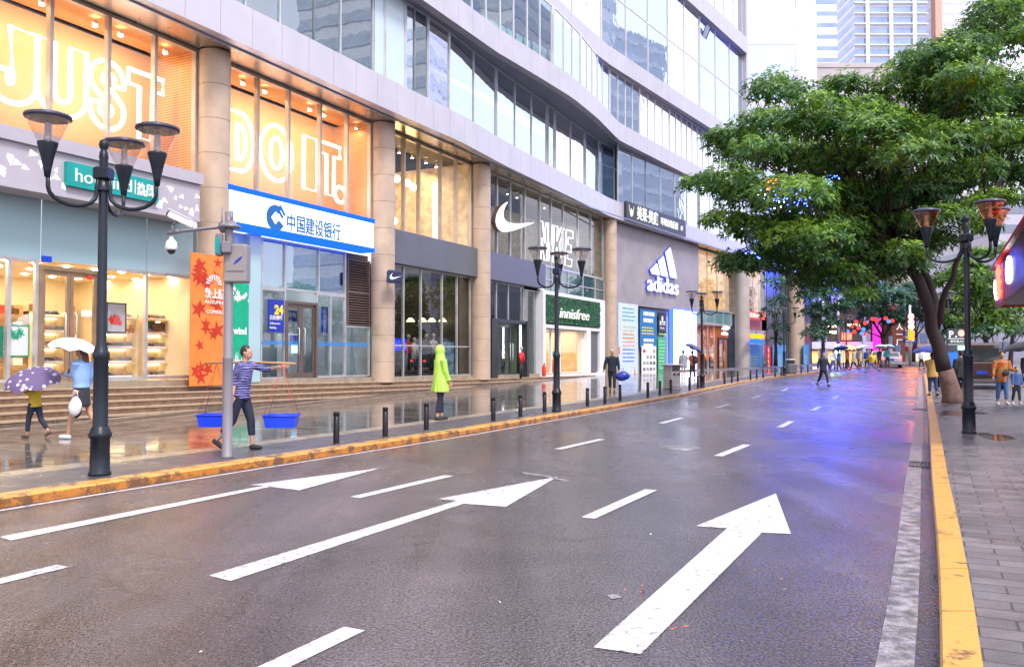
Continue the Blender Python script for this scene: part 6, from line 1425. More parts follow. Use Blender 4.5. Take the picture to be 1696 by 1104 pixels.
def tex_cloth(name, kind, c1, c2, sc=8):
    m, n, o = new_mat(name); l = n.links.new; p = nnode(n, 'ShaderNodeBsdfPrincipled'); p.inputs['Roughness'].default_value = .75; tc = nnode(n, 'ShaderNodeTexCoord'); cr = nnode(n, 'ShaderNodeValToRGB')
    if kind == 'spots':
        v = nnode(n, 'ShaderNodeTexVoronoi'); v.inputs['Scale'].default_value = sc; l(tc.outputs['Object'], v.inputs['Vector']); src = v.outputs['Distance']; cr.color_ramp.elements[0].position = .25; cr.color_ramp.elements[1].position = .32
    elif kind == 'plaid':
        w1 = nnode(n, 'ShaderNodeTexWave'); w1.bands_direction = 'Z'; w1.inputs['Scale'].default_value = sc; w1.inputs['Distortion'].default_value = 5; l(tc.outputs['Object'], w1.inputs['Vector'])
        w2 = nnode(n, 'ShaderNodeTexNoise'); w2.inputs['Scale'].default_value = sc * 1.5; l(tc.outputs['Object'], w2.inputs['Vector']); a = nnode(n, 'ShaderNodeMath', operation='MULTIPLY'); l(w1.outputs['Fac'], a.inputs[0]); l(w2.outputs['Fac'], a.inputs[1]); src = a.outputs[0]; cr.color_ramp.elements[0].position = .2; cr.color_ramp.elements[1].position = .42
    else:
        w2 = nnode(n, 'ShaderNodeTexNoise'); w2.inputs['Scale'].default_value = sc; w2.inputs['Detail'].default_value = 3; l(tc.outputs['Object'], w2.inputs['Vector']); src = w2.outputs['Fac']; cr.color_ramp.elements[0].position = .45; cr.color_ramp.elements[1].position = .53
    cr.color_ramp.elements[0].color = (*c1, 1); cr.color_ramp.elements[1].color = (*c2, 1); l(src, cr.inputs[0]); l(cr.outputs[0], p.inputs['Base Color']); l(p.outputs[0], o.inputs[0]); return m
c_navy = cloth('navy_cloth', (.015, .02, .045)); c_denim = cloth('denim_blue', (.26, .42, .75)); c_jean = cloth('blue_jeans', (.06, .14, .35)); c_yel = cloth('mustard_cloth', (.62, .42, .03)); c_bei = cloth('beige_cloth', (.45, .38, .26))
c_lime = mat('lime_raincoat', (.42, .70, .09), .35, coat=.25, var=.12, bump=.5, bscale=6); c_grey = cloth('grey_cloth', (.25, .26, .29)); c_blk = cloth('charcoal_cloth', (.03, .03, .035)); c_wht = cloth('white_cloth', (.75, .76, .8)); c_red = cloth('coral_cloth', (.65, .12, .09))
c_plaid = tex_cloth('purple_plaid', 'plaid', (.03, .025, .09), (.25, .25, .58), 8); c_floral = tex_cloth('orange_floral', 'noise', (.6, .07, .02), (.35, .26, .06), 14); c_mus = cloth('tan_jacket', (.52, .33, .10))
m_wumb = mat('white_umbrella_cloth', (.85, .84, .86), .5, var=.03); m_pumb = tex_cloth('purple_umbrella_cloth', 'spots', (.62, .58, .66), (.13, .09, .2), 9)
m_bumb = mat('blue_umbrella_cloth', (.03, .06, .40), .5); m_kumb = mat('black_umbrella_cloth', (.015, .015, .02), .5)
# child in yellow under a purple umbrella
p = walkL(57, 724); ch = person('child in yellow jacket walking left, head hidden by purple umbrella', p, 80, 1.18, legs=((14, 8), (-14, 22)), top=c_yel, toplen=.80, pants=c_navy, shoe=cloth('brown_shoe', (.12, .06, .05)), hands=((-.05, .20, .84), (.10, .22, .82)))
umbrella('purple umbrella with scattered pale flowers tilted over the child in yellow', p + Vector((-.06, -.05, 1.24)), 22, -95, .50, m_pumb, .26, .50)
# woman with white umbrella and plastic bag
p = walkL(134, 726); wo = person('woman in denim shirt and black skirt walking left under a white umbrella', p, 84, 1.68, legs=((16, 6), (-14, 16)), top=c_denim, toplen=.93, skirt=(c_blk, .60), sleeve=1.0, sleeve_r=1.1, shoe=c_wht, hair=m_brhair, hairlen=.42, hands=((.02, .32, 1.16), (.22, .04, .80)))
umbrella('white umbrella held by the woman in denim shirt', p + Vector((-.12, -.02, 1.82)), 9, 20, .44, m_wumb, .24, .66)
def sack(name, lb, cat, pos, sz, m, hl=.16, m2=None):
    root = thing(name, lb, cat, pos); b = MB(); b.ell((0, 0, 0), (sz[0] / 2, sz[1] / 2, sz[2] / 2), 14, 9)
    b.v = [(x * (1 - .45 * max(0, z / sz[2] * 2) ** 2), y * (1 - .3 * max(0, z / sz[2] * 2)), z + .015 * math.sin(9 * x + 14 * y)) for x, y, z in b.v]; b.build('sack', m, root, world=False)
    b = MB(); b.tube([(-.05, 0, sz[2] * .42), (-.03, 0, sz[2] / 2 + hl * .8), (0, 0, sz[2] / 2 + hl), (.03, 0, sz[2] / 2 + hl * .8), (.05, 0, sz[2] * .42)], .009, 6); b.build('handles', m, root, world=False); return root
sack('plastic_bag', 'white plastic carrier bag with orange print hanging from the arm of woman in denim', 'bag', p + Vector((.02, -.26, .60)), (.24, .15, .36), mat('white_plastic', (.75, .72, .76), .3, var=.1, scale=8), .1)
sack('handbag', 'black bag hanging on the far side of the woman in denim', 'bag', p + Vector((-.20, .22, .52)), (.2, .12, .34), mk, .12)
# man carrying a shoulder pole with two blue baskets
p = walkL(397, 745); p = p + Vector((.0, .05, 0)); man = person('man in purple checked shirt striding right with a shoulder pole', p, 262, 1.66, legs=((17, 12), (-14, 26)), top=c_plaid, toplen=.84, sleeve=.7, pants=c_navy, pantlen=.16, shoe=mk, lean=6, hands=((-.26, .58, 1.32), (.26, -.02, .86)))
pole = MB(); M0 = Matrix.Translation(p) @ Matrix.Rotation(R(262), 4, 'Z'); pp = [M0 @ Vector((-.17, y, 1.38 + .02 * math.cos(y * 2))) for y in (-.72, -.4, -.1, .3, .6, .85)]
pole.tube(pp, .018, 8); tag(pole.build('carrying_pole', mat('bamboo', (.45, .26, .12), .5)), 'long bamboo carrying pole across the shoulder of the man in checked shirt', 'carrying pole')
def basket(y, z, lb, w_=.5):
    c = M0 @ Vector((-.15, y, 0)); root = thing('basket', lb, 'basket', (c.x, c.y, p.z + z), R(4)); m = mat('blue_plastic', (.01, .06, .85), .35, var=.08)
    b = MB(); b.cbox((0, 0, 0), (.1, .1, .1)) if False else None
    t, bt, hh, th = .25, .22, .19, .012
    for s_ in (-1, 1):
        b.add([(s_ * bt, -.19, 0), (s_ * bt, .19, 0), (s_ * t, .22, hh), (s_ * t, -.22, hh), (s_ * (bt - th), -.19, 0), (s_ * (bt - th), .19, 0), (s_ * (t - th), .22, hh), (s_ * (t - th), -.22, hh)], [(0, 1, 2, 3), (7, 6, 5, 4), (3, 2, 6, 7), (0, 4, 5, 1)])
        b.add([(-bt, s_ * .19, 0), (bt, s_ * .19, 0), (t, s_ * .22, hh), (-t, s_ * .22, hh), (-bt, s_ * (.19 - th), 0), (bt, s_ * (.19 - th), 0), (t, s_ * (.22 - th), hh), (-t, s_ * (.22 - th), hh)], [(0, 1, 2, 3), (7, 6, 5, 4), (3, 2, 6, 7), (0, 4, 5, 1)])
    b.box(-bt, bt, -.19, .19, 0, .012); b.build('tub', m, root, world=False)
    b = MB(); b.tube([(-.255, -.225, hh), (.255, -.225, hh), (.255, .225, hh), (-.255, .225, hh)], .014, 6, closed=True); b.build('rim', m, root, world=False)
    tp = 1.38 - z; b = MB()
    for x, y_ in ((-.24, -.2), (.24, -.2), (.24, .2), (-.24, .2)): b.tube([(x, y_, hh), (0, 0, tp)], .004, 5)
    b.build('ropes', mat('red_rope', (.5, .08, .05), .7), root, world=False)
basket(-.50, .36, 'blue plastic tub hanging left of the grey camera pole from the carrying pole'); basket(.62, .36, 'blue plastic tub hanging in front of the man with the carrying pole')
# raincoat
p = walkL(729, 695); person('person in bright lime hooded raincoat and dark trousers standing on the left pavement', p, 300, 1.70, legs=((7, 3), (-6, 4)), coat=(c_lime, .64, True), pants=c_navy, shoe=mk, arms=((8, 1, 14), (8, 1, 14)), bald=True)
# man with bag
p = walkL(1014, 649); person('man in dark open jacket over grey shirt walking towards the road with a blue bag', p, 170, 1.72, legs=((10, 5), (-8, 14)), top=cloth('dark_blue_jacket', (.02, .03, .05)), toplen=.80, pants=c_blk, shoe=cloth('grey_shoe_cloth', (.1, .09, .09)), arms=((4, 14, 12), (0, 20, 8)), bald=False, hair=cloth('grey_hair', (.45, .42, .4)), sleeve_r=1.15)
b = MB(Matrix.Translation(p) @ Matrix.Rotation(R(170), 4, 'Z')); b.tube([(0, .112, .95), (0, .135, 1.15), (0, .13, 1.38)], [.07, .075, .05], 10, sx=.4); 
sack('holdall', 'shiny blue bag carried by the man in dark open jacket', 'bag', p + Vector((.42, -.05, .66)), (.62, .3, .40), mat('blue_shiny', (.02, .04, .42), .25, var=.4, scale=9), .12)
# couple by the screen
p = walkL(1132, 626); person('woman in grey hooded coat with bare legs standing before the video screen', p, 10, 1.62, coat=(c_grey, .62, False), shoe=c_wht, hair=m_hair, vox=.025)
p = walkL(1147, 629); person('person in coral jacket with black backpack under a dark umbrella by the video screen', p, 20, 1.62, top=c_red, pants=c_blk, legs=((6, 4), (-6, 6)), shoe=c_wht, hands=((-.1, .25, 1.2), None), vox=.025)
umbrella('dark blue umbrella tilted over the person in coral jacket', p + Vector((.15, -.1, 1.95)), 28, 0, .55, mat('dusk_blue_umbrella', (.06, .07, .2), .5), .25, .8)
sack('backpack', 'black backpack on the person in coral jacket', 'backpack', p + Vector((.12, -.2, 1.12)), (.34, .22, .46), mk, .03)
# crossing the road
p = road(1364, 639); person('man in dark suit striding across the road carrying small bag', p, 200, 1.70, legs=((20, 8), (-16, 20)), top=c_navy, toplen=.78, pants=c_navy, shoe=mk, arms=((18, 12, 12), (-14, 16, 16)), vox=.025)
sack('plastic_bag', 'small pale green bag carried by the man crossing in dark suit', 'bag', p + Vector((.38, -.1, .52)), (.28, .16, .3), mat('mint_plastic', (.4, .55, .5), .4), .1)
p = road(1443, 617.5); person('person in yellow top and blue trousers running left across the far road', p, 80, 1.66, legs=((38, 20), (-34, 30)), top=c_yel, pants=c_jean, shoe=mk, arms=((-25, 10, 50), (30, 10, 50)), vox=.03, lean=8)
p = walkL(1414, 614); person('person in beige coat walking left at the far kerb', p, 75, 1.66, legs=((22, 10), (-20, 20)), coat=(c_bei, .70, False), pants=c_blk, shoe=mk, vox=.03)
def far_person(px, py, lb, fc, top, pants, umb=None, side='L', h=1.65, ul=None, **k):
    p = walkL(px, py) if side == 'L' else (walkR(px, py) if side == 'R' else road(px, py)); person(lb, p, fc, h, legs=((10, 5), (-10, 12)), top=top, pants=pants, shoe=mk, vox=.035, **k)
    if umb: umbrella(ul, p + Vector((.1, -.1, h + .3)), 14, fc + 40, .55, umb, .25, .8)
far_person(1389, 616, 'far person in blue jacket between fluorescent sign and lamp', 60, cloth('bright_blue_cloth', (.03, .1, .4)), c_blk, m_bumb, ul='blue umbrella left of the green lit sign')
far_person(1422, 611, 'far person in grey under the white umbrella by the shop windows', 100, c_grey, c_blk, m_wumb, ul='white umbrella right of the farthest left lamp')
far_person(1404, 613, 'far person in coral near the shop windows under yellow umbrella', 240, c_red, c_blk, mat('yellow_umbrella_cloth', (.6, .5, .15), .5), ul='yellow umbrella between the green lit sign and lamp')
far_person(1457, 608, 'far person in dark blue under a broad white umbrella near magenta column', 20, c_navy, c_blk, mat('broad_white_cloth', (.8, .78, .8), .5), ul='broad white umbrella in front of the magenta column')
far_person(1470, 607, 'far person in teal beside the silver sedan', 0, cloth('teal_cloth', (.05, .3, .3)), c_navy, mat('pale_blue_umbrella_cloth', (.4, .6, .75), .5), ul='pale blue umbrella left of the silver sedan')
far_person(1380, 616, 'far person in white shirt by the shop entrance', 200, c_wht, c_jean)
far_person(1526, 611, 'person in white shirt standing between taxi and blue umbrella', 10, c_wht, c_blk, side='road')
far_person(1436, 611, 'far person in blue coat beside the pale pillar', 0, cloth('royal_cloth', (.03, .06, .3)), c_navy)
# right pavement group
p = walkR(1545, 655); person('woman in tan jacket seen from behind under a blue umbrella beside the tree', p, 5, 1.62, legs=((6, 3), (-8, 8)), top=c_mus, toplen=.72, pants=cloth('dark_jeans', (.03, .05, .14)), shoe=c_blk, hair=m_hair, hairlen=.28, fat=1.2, sleeve_r=1.35, hands=((-.1, .25, 1.2), None))
umbrella('blue umbrella held by the woman in tan jacket', p + Vector((-.12, .05, 1.90)), 8, 200, .62, m_bumb, .22, .8)
p = walkR(1592, 661); person('person in black coat walking away between tree trunk and lamp post', p, 10, 1.68, legs=((8, 4), (-8, 10)), coat=(c_blk, .75, False), pants=c_blk, shoe=mk)
p = walkR(1660, 669); person('woman in orange red floral blouse and blue jeans walking towards the camera', p, 172, 1.62, legs=((10, 5), (-6, 8)), top=c_floral, toplen=.72, pants=c_jean, shoe=c_wht, hair=m_hair, arms=((10, 14, 70), (4, 16, 12)), sleeve_r=1.1, vox=.018)
b = MB(Matrix.Translation(p)); sack('handbag', 'small black bag at the waist of the woman in floral blouse', 'bag', p + Vector((-.02, -.24, .98)), (.24, .12, .2), mk, .02)
p = walkR(1684, 669); person('child in blue jacket holding hands beside the woman in floral blouse', p, 185, 1.15, legs=((8, 4), (-8, 10)), top=cloth('child_blue', (.05, .12, .3)), pants=c_blk, shoe=c_wht, vox=.018)
p = walkR(1706, 664); person('person in black coat under a black umbrella at the right edge', p, 175, 1.72, coat=(c_blk, .6, False), pants=c_blk, shoe=mk)
umbrella('black umbrella above the people at the right edge', p + Vector((-.22, -.1, 2.0)), 10, 180, .78, m_kumb, .26, .85)
# ================= TREES
def leafmat(name, c_dark, c_lite, tr=.35):
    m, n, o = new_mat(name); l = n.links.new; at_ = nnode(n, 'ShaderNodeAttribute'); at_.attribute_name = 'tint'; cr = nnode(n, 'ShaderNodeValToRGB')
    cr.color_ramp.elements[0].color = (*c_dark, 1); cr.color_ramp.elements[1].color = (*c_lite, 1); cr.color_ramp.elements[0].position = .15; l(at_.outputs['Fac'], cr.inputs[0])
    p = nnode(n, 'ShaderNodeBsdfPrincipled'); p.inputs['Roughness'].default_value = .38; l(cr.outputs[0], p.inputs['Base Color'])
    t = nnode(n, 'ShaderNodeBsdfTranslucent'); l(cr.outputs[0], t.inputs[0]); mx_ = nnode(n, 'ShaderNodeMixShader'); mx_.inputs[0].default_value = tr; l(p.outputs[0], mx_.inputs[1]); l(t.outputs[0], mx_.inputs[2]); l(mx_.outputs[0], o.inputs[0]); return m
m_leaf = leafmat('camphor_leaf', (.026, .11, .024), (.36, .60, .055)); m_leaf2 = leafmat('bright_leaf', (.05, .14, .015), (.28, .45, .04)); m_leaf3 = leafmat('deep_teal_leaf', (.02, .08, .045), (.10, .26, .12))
m_bark = mat('dark_bark', (.035, .022, .022), .8, bump=.8, bscale=18, scale=9, var=.4); m_bark2 = mat('pale_lower_bark', (.16, .10, .085), .8, bump=.8, bscale=16, scale=7, var=.35)
def leaves(pads, per, nl, ll, seed, m, name, parent, base):
    """pads: (centre, radii) flattened clumps; rosettes of pointed leaves on and inside them"""
    g = np.random.default_rng(seed); C = []; A = []; TT = []
    for (c, r) in pads:
        k = max(4, int(per * (r[0] * r[1]))); v = g.normal(size=(k, 3)); v /= np.linalg.norm(v, axis=1)[:, None]; v[:, 2] = np.where(v[:, 2] < -.3, -v[:, 2] * .6, v[:, 2])
        rad = g.uniform(.45, 1.06, (k, 1)) ** .6; C.append(np.array(c) + v * rad * np.array(r)); A.append(v * np.array((.8, .8, 1)) + np.array((0, 0, .25))); TT.append(np.clip(.22 + .46 * v[:, 2] * rad[:, 0] + g.normal(0, .12, k) + g.normal(0, .10), 0, 1))  # tint rises towards pad tops: lit and shaded leaves painted into the colour
    C = np.concatenate(C); A = np.concatenate(A); T = np.concatenate(TT); A /= np.linalg.norm(A, axis=1)[:, None]; K = len(C)
    rv = g.normal(size=(K, 3)); U = np.cross(A, rv); U /= np.linalg.norm(U, axis=1)[:, None]; W = np.cross(A, U)
    vs = np.zeros((K, nl, 4, 3)); tt = np.zeros((K, nl))
    for j in range(nl):
        ang = 2 * np.pi * j / nl + g.uniform(-.3, .3, K); el = g.uniform(-.15, .75, K); d = (np.cos(ang) * np.cos(el))[:, None] * U + (np.sin(ang) * np.cos(el))[:, None] * W + np.sin(el)[:, None] * A
        L_ = ll * g.uniform(.5, 1.35, K)[:, None]; s_ = np.cross(d, A); s_ /= np.linalg.norm(s_, axis=1)[:, None] + 1e-6; dr = np.array((0, 0, -1)) * L_ * .22
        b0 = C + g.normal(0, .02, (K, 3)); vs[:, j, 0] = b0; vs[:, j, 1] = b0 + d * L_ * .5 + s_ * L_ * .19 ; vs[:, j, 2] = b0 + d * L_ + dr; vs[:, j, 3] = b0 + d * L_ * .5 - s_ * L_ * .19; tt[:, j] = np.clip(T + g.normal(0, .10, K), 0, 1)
    V = vs.reshape(-1, 3) - np.array(base); n = K * nl; me = bpy.data.meshes.new(name); me.vertices.add(n * 4); me.vertices.foreach_set('co', V.ravel())
    f = np.arange(n * 4).reshape(n, 4); tri = np.concatenate([f[:, [0, 1, 2]], f[:, [0, 2, 3]]], 1).reshape(-1, 3)
    me.loops.add(n * 6); me.loops.foreach_set('vertex_index', tri.ravel()); me.polygons.add(n * 2); me.polygons.foreach_set('loop_start', np.arange(n * 2) * 3); me.update(calc_edges=True)
    a = me.attributes.new('tint', 'FLOAT', 'FACE'); a.data.foreach_set('value', np.repeat(tt.ravel(), 2)); me.materials.append(m)
    o = bpy.data.objects.new(name, me); S.collection.objects.link(o); o.parent = parent; return o
def limb(b, pts, r0, r1, seed=0, n=10):
    g = random.Random(seed); P = [Vector(p) for p in pts]; out_ = []; 
    for a, c in zip(P, P[1:]):
        for t in (0, .33, .66): out_.append(a.lerp(c, t) + Vector((g.uniform(-1, 1), g.uniform(-1, 1), g.uniform(-.5, .5))) * min(.06, (c - a).length * .05))
    out_.append(P[-1]); k = len(out_); b.tube(out_, [r0 + (r1 - r0) * (i / (k - 1)) ** .8 for i in range(k)], n)
def main_tree():
    g = random.Random(11); base = walkR(1580, 667); Y0 = base.y; root = thing('street_tree', 'large dark green broadleaf tree leaning over the road from the right pavement', 'tree', base)
    Wp = lambda px, py, dy=0: at(px, py, Y0 + dy)
    fork = Wp(1547, 545); top1 = Wp(1519, 462, -.3)
    b = MB(); pts = [base + Vector((0, 0, -.1)), base + Vector((-.05, 0, .25)), Wp(1566, 612)]; b.tube([pts[0], pts[1], pts[1].lerp(pts[2], .5), pts[2]], [.40, .30, .26, .235], 16); b.build('trunk_foot', m_bark2, root)
    b = MB(); limb(b, [Wp(1567, 614), fork, top1, Wp(1503, 430, -.2), Wp(1480, 390, -.4)], .235, .12, 1, 14); limb(b, [fork, Wp(1548, 500, .3), Wp(1533, 455, .5), Wp(1523, 400, .3), Wp(1530, 330, 0)], .18, .08, 2); limb(b, [Wp(1553, 540), Wp(1570, 480, -.6), Wp(1592, 420, -1), Wp(1630, 360, -1)], .12, .05, 3); b.build('trunk', m_bark, root)
    P = [(1285, 150, 36), (1345, 175, 34), (1405, 145, 30), (1430, 190, 40), (1500, 150, 48), (1540, 105, 40), (1590, 95, 45), (1645, 60, 48), (1690, 70, 45), (1600, 140, 50), (1555, 150, 40),
         (1275, 205, 40), (1330, 215, 40), (1390, 215, 42), (1460, 225, 48), (1520, 205, 50), (1580, 190, 50), (1650, 160, 50), (1700, 170, 50), (1215, 235, 36), (1250, 250, 42), (1310, 270, 46), (1370, 275, 48), (1440, 280, 50), (1510, 265, 52), (1570, 250, 50), (1630, 230, 48), (1690, 240, 50),
         (1165, 300, 26), (1200, 300, 38), (1250, 320, 44), (1310, 335, 48), (1370, 335, 50), (1440, 335, 52), (1505, 325, 50), (1560, 300, 45), (1620, 290, 45), (1690, 300, 40), (1205, 365, 32), (1250, 385, 40), (1310, 395, 46), (1370, 400, 50), (1430, 400, 50), (1490, 385, 48), (1545, 360, 38), (1600, 350, 30), (1650, 340, 34),
         (1215, 440, 26), (1260, 430, 34), (1330, 440, 38), (1385, 455, 40), (1440, 455, 44), (1480, 440, 40), (1515, 415, 34), (1565, 400, 24), (1430, 490, 22), (1350, 465, 26), (1390, 425, 34), (1415, 465, 30), (1375, 385, 40), (1420, 420, 36), (1400, 355, 40), (1650, 20, 30), (1630, 375, 22), (1670, 15, 26)]
    pads = []
    for px, py, r in P:
        for q in range(2):
            edge = min(1, (r / 45)); dy = g.uniform(-3.2, 3.2) * edge if q == 0 else g.uniform(-4.5, 4.5) * edge; Y = Y0 - .6 + dy; c = at(px + g.uniform(-8, 8), py + g.uniform(-8, 8), Y); rr_ = r * Y / FPX * g.uniform(.95, 1.25); pads.append((tuple(c), (rr_ * 1.3, rr_ * 1.25, rr_ * g.uniform(.6, .95))))
    for q in range(46):
        px, py = g.uniform(1210, 1700), g.uniform(150, 440)
        if py < 330 - (px - 1200) * .75 or (px > 1560 and py > 330): continue
        Y = Y0 + g.uniform(-4, 4); c = at(px, py, Y); r_ = g.uniform(.35, .9); pads.append((tuple(c), (r_ * 1.2, r_ * 1.2, r_ * .8)))
    b = MB(); hub = [Wp(1480, 392, -.4), Wp(1530, 332), Wp(1500, 430), Wp(1525, 400), Wp(1628, 362, -1)]
    for c, r in pads:
        c = Vector(c); h = min(hub, key=lambda q: (q - c).length); limb(b, [h, h.lerp(c, .5) + Vector((0, 0, -.25)), c], .055, .012, g.random(), 6)
    b.build('branches', m_bark, root)
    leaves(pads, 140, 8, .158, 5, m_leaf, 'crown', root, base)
    return pads
MP = main_tree()
def tree(lb, px, py, Y, crown, m, seed, ll=.3, per=26, tr=.2, name='street_tree', group='trees along the far street', nl=6, z0=None):
    """crown: list of (px, py, radius px) at depth Y"""
    g = random.Random(seed); b0 = at(px, py, Y); z0 = zkerb(Y) if z0 is None else z0; base = Vector((b0.x, Y, z0)); root = thing(name, lb, 'tree', base, 0, group)
    pads = []
    for (cx_, cy_, r) in crown:
        for q in range(2): yy = Y + g.uniform(-1, 1) * r * Y / FPX * .9; c = at(cx_, cy_, yy); rr_ = r * Y / FPX; pads.append((tuple(c), (rr_, rr_, rr_ * .72)))
    tops = [Vector(c) for c, _ in pads]; mid = sum(tops, Vector()) / len(tops); fk = base.lerp(Vector((mid.x, mid.y, mid.z)), .45)
    b = MB(); limb(b, [base, fk], tr, tr * .7, seed); 
    for c in tops: limb(b, [fk, fk.lerp(c, .5), c], tr * .4, .02, seed, 6)
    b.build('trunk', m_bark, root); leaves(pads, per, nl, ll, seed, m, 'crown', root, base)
tree('bushy green tree standing right of the tan column', 1362, 600, 74, [(1350, 490, 30), (1375, 480, 30), (1355, 520, 28), (1372, 540, 26), (1350, 555, 22), (1390, 510, 22), (1345, 450, 26), (1380, 455, 24)], m_leaf3, 21, .5, 15)
tree('dark tree in front of the dark glass left of tan column', 1284, 600, 78, [(1280, 470, 22), (1292, 500, 20), (1278, 520, 20), (1290, 545, 18), (1283, 565, 14)], m_leaf3, 26, .5, 7)
tree('blue green tree with red lanterns over the magenta column', 1466, 600, 90, [(1430, 500, 30), (1460, 490, 34), (1490, 500, 30), (1445, 525, 26), (1480, 530, 24), (1410, 480, 24), (1510, 490, 24), (1425, 545, 16)], m_leaf3, 22, .6, 14, .3)
tree('rounded dull green tree behind the leaning trunk', 1512, 600, 98, [(1505, 520, 24), (1530, 500, 26), (1540, 525, 22), (1515, 480, 24)], m_leaf3, 23, .6, 14, .3)
tree('bright yellow green tree between leaning trunk and right lamp post', 1578, 590, 62, [(1560, 470, 30), (1580, 500, 32), (1565, 530, 28), (1590, 455, 30), (1590, 540, 26), (1545, 500, 22), (1575, 555, 24), (1600, 510, 28)], m_leaf2, 24, .4, 26)
tree('bright green tree right of the big right lamp post', 1634, 590, 56, [(1620, 460, 34), (1645, 480, 34), (1620, 500, 34), (1660, 510, 30), (1640, 530, 30), (1605, 480, 28), (1670, 535, 24), (1625, 425, 24), (1610, 545, 26), (1655, 545, 28), (1600, 440, 24)], m_leaf2, 25, .38, 28)
tree('green tree behind the red stall at the far right', 1672, 590, 66, [(1665, 420, 30), (1690, 440, 34), (1690, 480, 34), (1685, 520, 32), (1700, 540, 28), (1668, 545, 20)], m_leaf2, 27, .42, 20)
tree('low dark tree behind the brown van', 1655, 590, 50, [(1640, 548, 18), (1665, 552, 20), (1690, 556, 20), (1620, 555, 14)], m_leaf3, 28, .35, 12, .15)
# strings of small coloured lights in the leaning tree
def lights(lb, pts, m, n, Y, spread, seed, r=.016):
    g = random.Random(seed); root = thing('string_lights', lb, 'string lights', at(pts[0][0], pts[0][1], Y)); b = MB(); seq = []
    for i in range(n):
        t = i / n * (len(pts) - 1); a, c = pts[int(t)], pts[min(int(t) + 1, len(pts) - 1)]; f = t % 1; q = at(a[0] + (c[0] - a[0]) * f + g.gauss(0, spread), a[1] + (c[1] - a[1]) * f + g.gauss(0, spread), Y + g.uniform(-.3, .3)); seq.append(q); b.ell(tuple(q), (r, r, r), 6, 4)
    o = b.build('light_bulbs', m, root); o['kind'] = 'stuff'; b = MB(); b.tube(seq, .004, 4); b.build('wire', m_muld, root)
eb, er, ew = emis('blue_bulb', (.03, .05, 1), 14), emis('red_bulb', (1, .08, .05), 9), emis('white_bulb', (.8, .85, 1), 10)
lights('cluster of blue lights low on the left of the crown', [(1232, 415), (1250, 420), (1262, 428)], eb, 12, 22.6, 3, 1)
lights('cluster of blue lights in the middle left of the crown', [(1265, 320), (1300, 330), (1330, 345), (1318, 312)], eb, 34, 22.4, 7, 3); lights('cluster of red lights in the middle left of the crown', [(1270, 312), (1284, 300)], er, 14, 22.4, 4, 4); lights('cluster of white lights in the middle left of the crown', [(1262, 328), (1300, 338)], ew, 10, 22.4, 5, 5)
# paper lanterns in the far tree
rr = random.Random(8); i = 0
for px, py, c in [(1404, 548, 'blue'), (1411, 540, 'red'), (1418, 533, 'red'), (1422, 543, 'red'), (1430, 545, 'blue'), (1427, 552, 'blue'), (1433, 535, 'red'), (1415, 549, 'red'), (1445, 528, 'red'), (1452, 530, 'red'), (1467, 527, 'red'), (1472, 532, 'blue'), (1478, 531, 'red'), (1431, 553, 'red')]:
    q = at(px, py, 86); i += 1; root = thing('lantern', f'{"red" if c == "red" else "blue"} paper lantern hanging in the blue green tree, number {i} counted from the left cluster' if False else f'{c} paper lantern hung among {"the left" if px < 1440 else "the right"} cluster in the blue green tree', 'lantern', q, 0, f'{c} lanterns in the {"left" if px < 1440 else "right"} cluster')
    b = MB(); b.ell(tuple(q), (.21, .21, .2), 12, 8); b.build('shade', emis(c + '_lantern', (1, .06, .06) if c == 'red' else (.08, .3, 1), .7), root); b = MB(); b.tube([(q.x, q.y, q.z + .28), (q.x, q.y, q.z + .9)], .012, 4); b.build('cord', m_muld, root)
# ================= FAR BUILDINGS
m_t1 = mat('pale_tower_wall', (.72, .70, .76), .5, var=.04); m_t2 = mat('lilac_tower_wall', (.60, .57, .64), .5, var=.05); m_tg = mat('tower_glass', (.25, .33, .5), .08, .5, var=.15, scale=.3); m_tw = mat('white_tower_slab', (.85, .85, .88), .5, var=.03)
m_beige = mat('beige_block_wall', (.45, .40, .38), .6, scale=.2); m_brick = mat('brown_brick', (.28, .09, .05), .7, scale=2, var=.25)
def tower(lb, x0, x1, ytop, Y, dep, fl, wall, win, z0=-2, rz=0.0, style='bands', name='tower', piers=0, frac=.5, zb0=None):
    a, c = at(x0, HY, Y), at(x1, HY, Y); ztop = at((x0 + x1) / 2, ytop, Y).z; W = (c.x - a.x); root = thing(name, lb, 'building', ((a.x + c.x) / 2, Y, z0), rz)
    b = MB(); H_ = ztop - z0; b.box(-W / 2, W / 2, 0, dep, 0, H_); b.box(-W / 2 - .1, W / 2 + .1, -.15, dep + .1, H_, H_ + .8); b.build('wall', wall, root, world=False)
    n = min(95, max(1, int(H_ / fl))); zb0 = zb0 or 0
    for k in range(n):
        z = zb0 + (H_ - zb0) * (k + .25) / n; hh = (H_ - zb0) / n * frac
        if z < 3: continue
        b = MB(); b.box(-W / 2 - .06, W / 2 + .06, -.06, dep * .98, z, z + hh)
        o = b.build('window_band', win, root, world=False)
        if style == 'balcony': b = MB(); b.box(-W / 2 - .5, W / 2 + .5, -1.0, .0, z - .35, z - .1); b.build('balcony', m_tw, root, world=False)
    for i in range(piers):
        b = MB(); x = -W / 2 + W * (i + .5) / piers; b.box(x - .5, x + .5, -.9, 0.0, 0, H_ - .1); b.build('pier', m_tw, root, world=False)
    return root
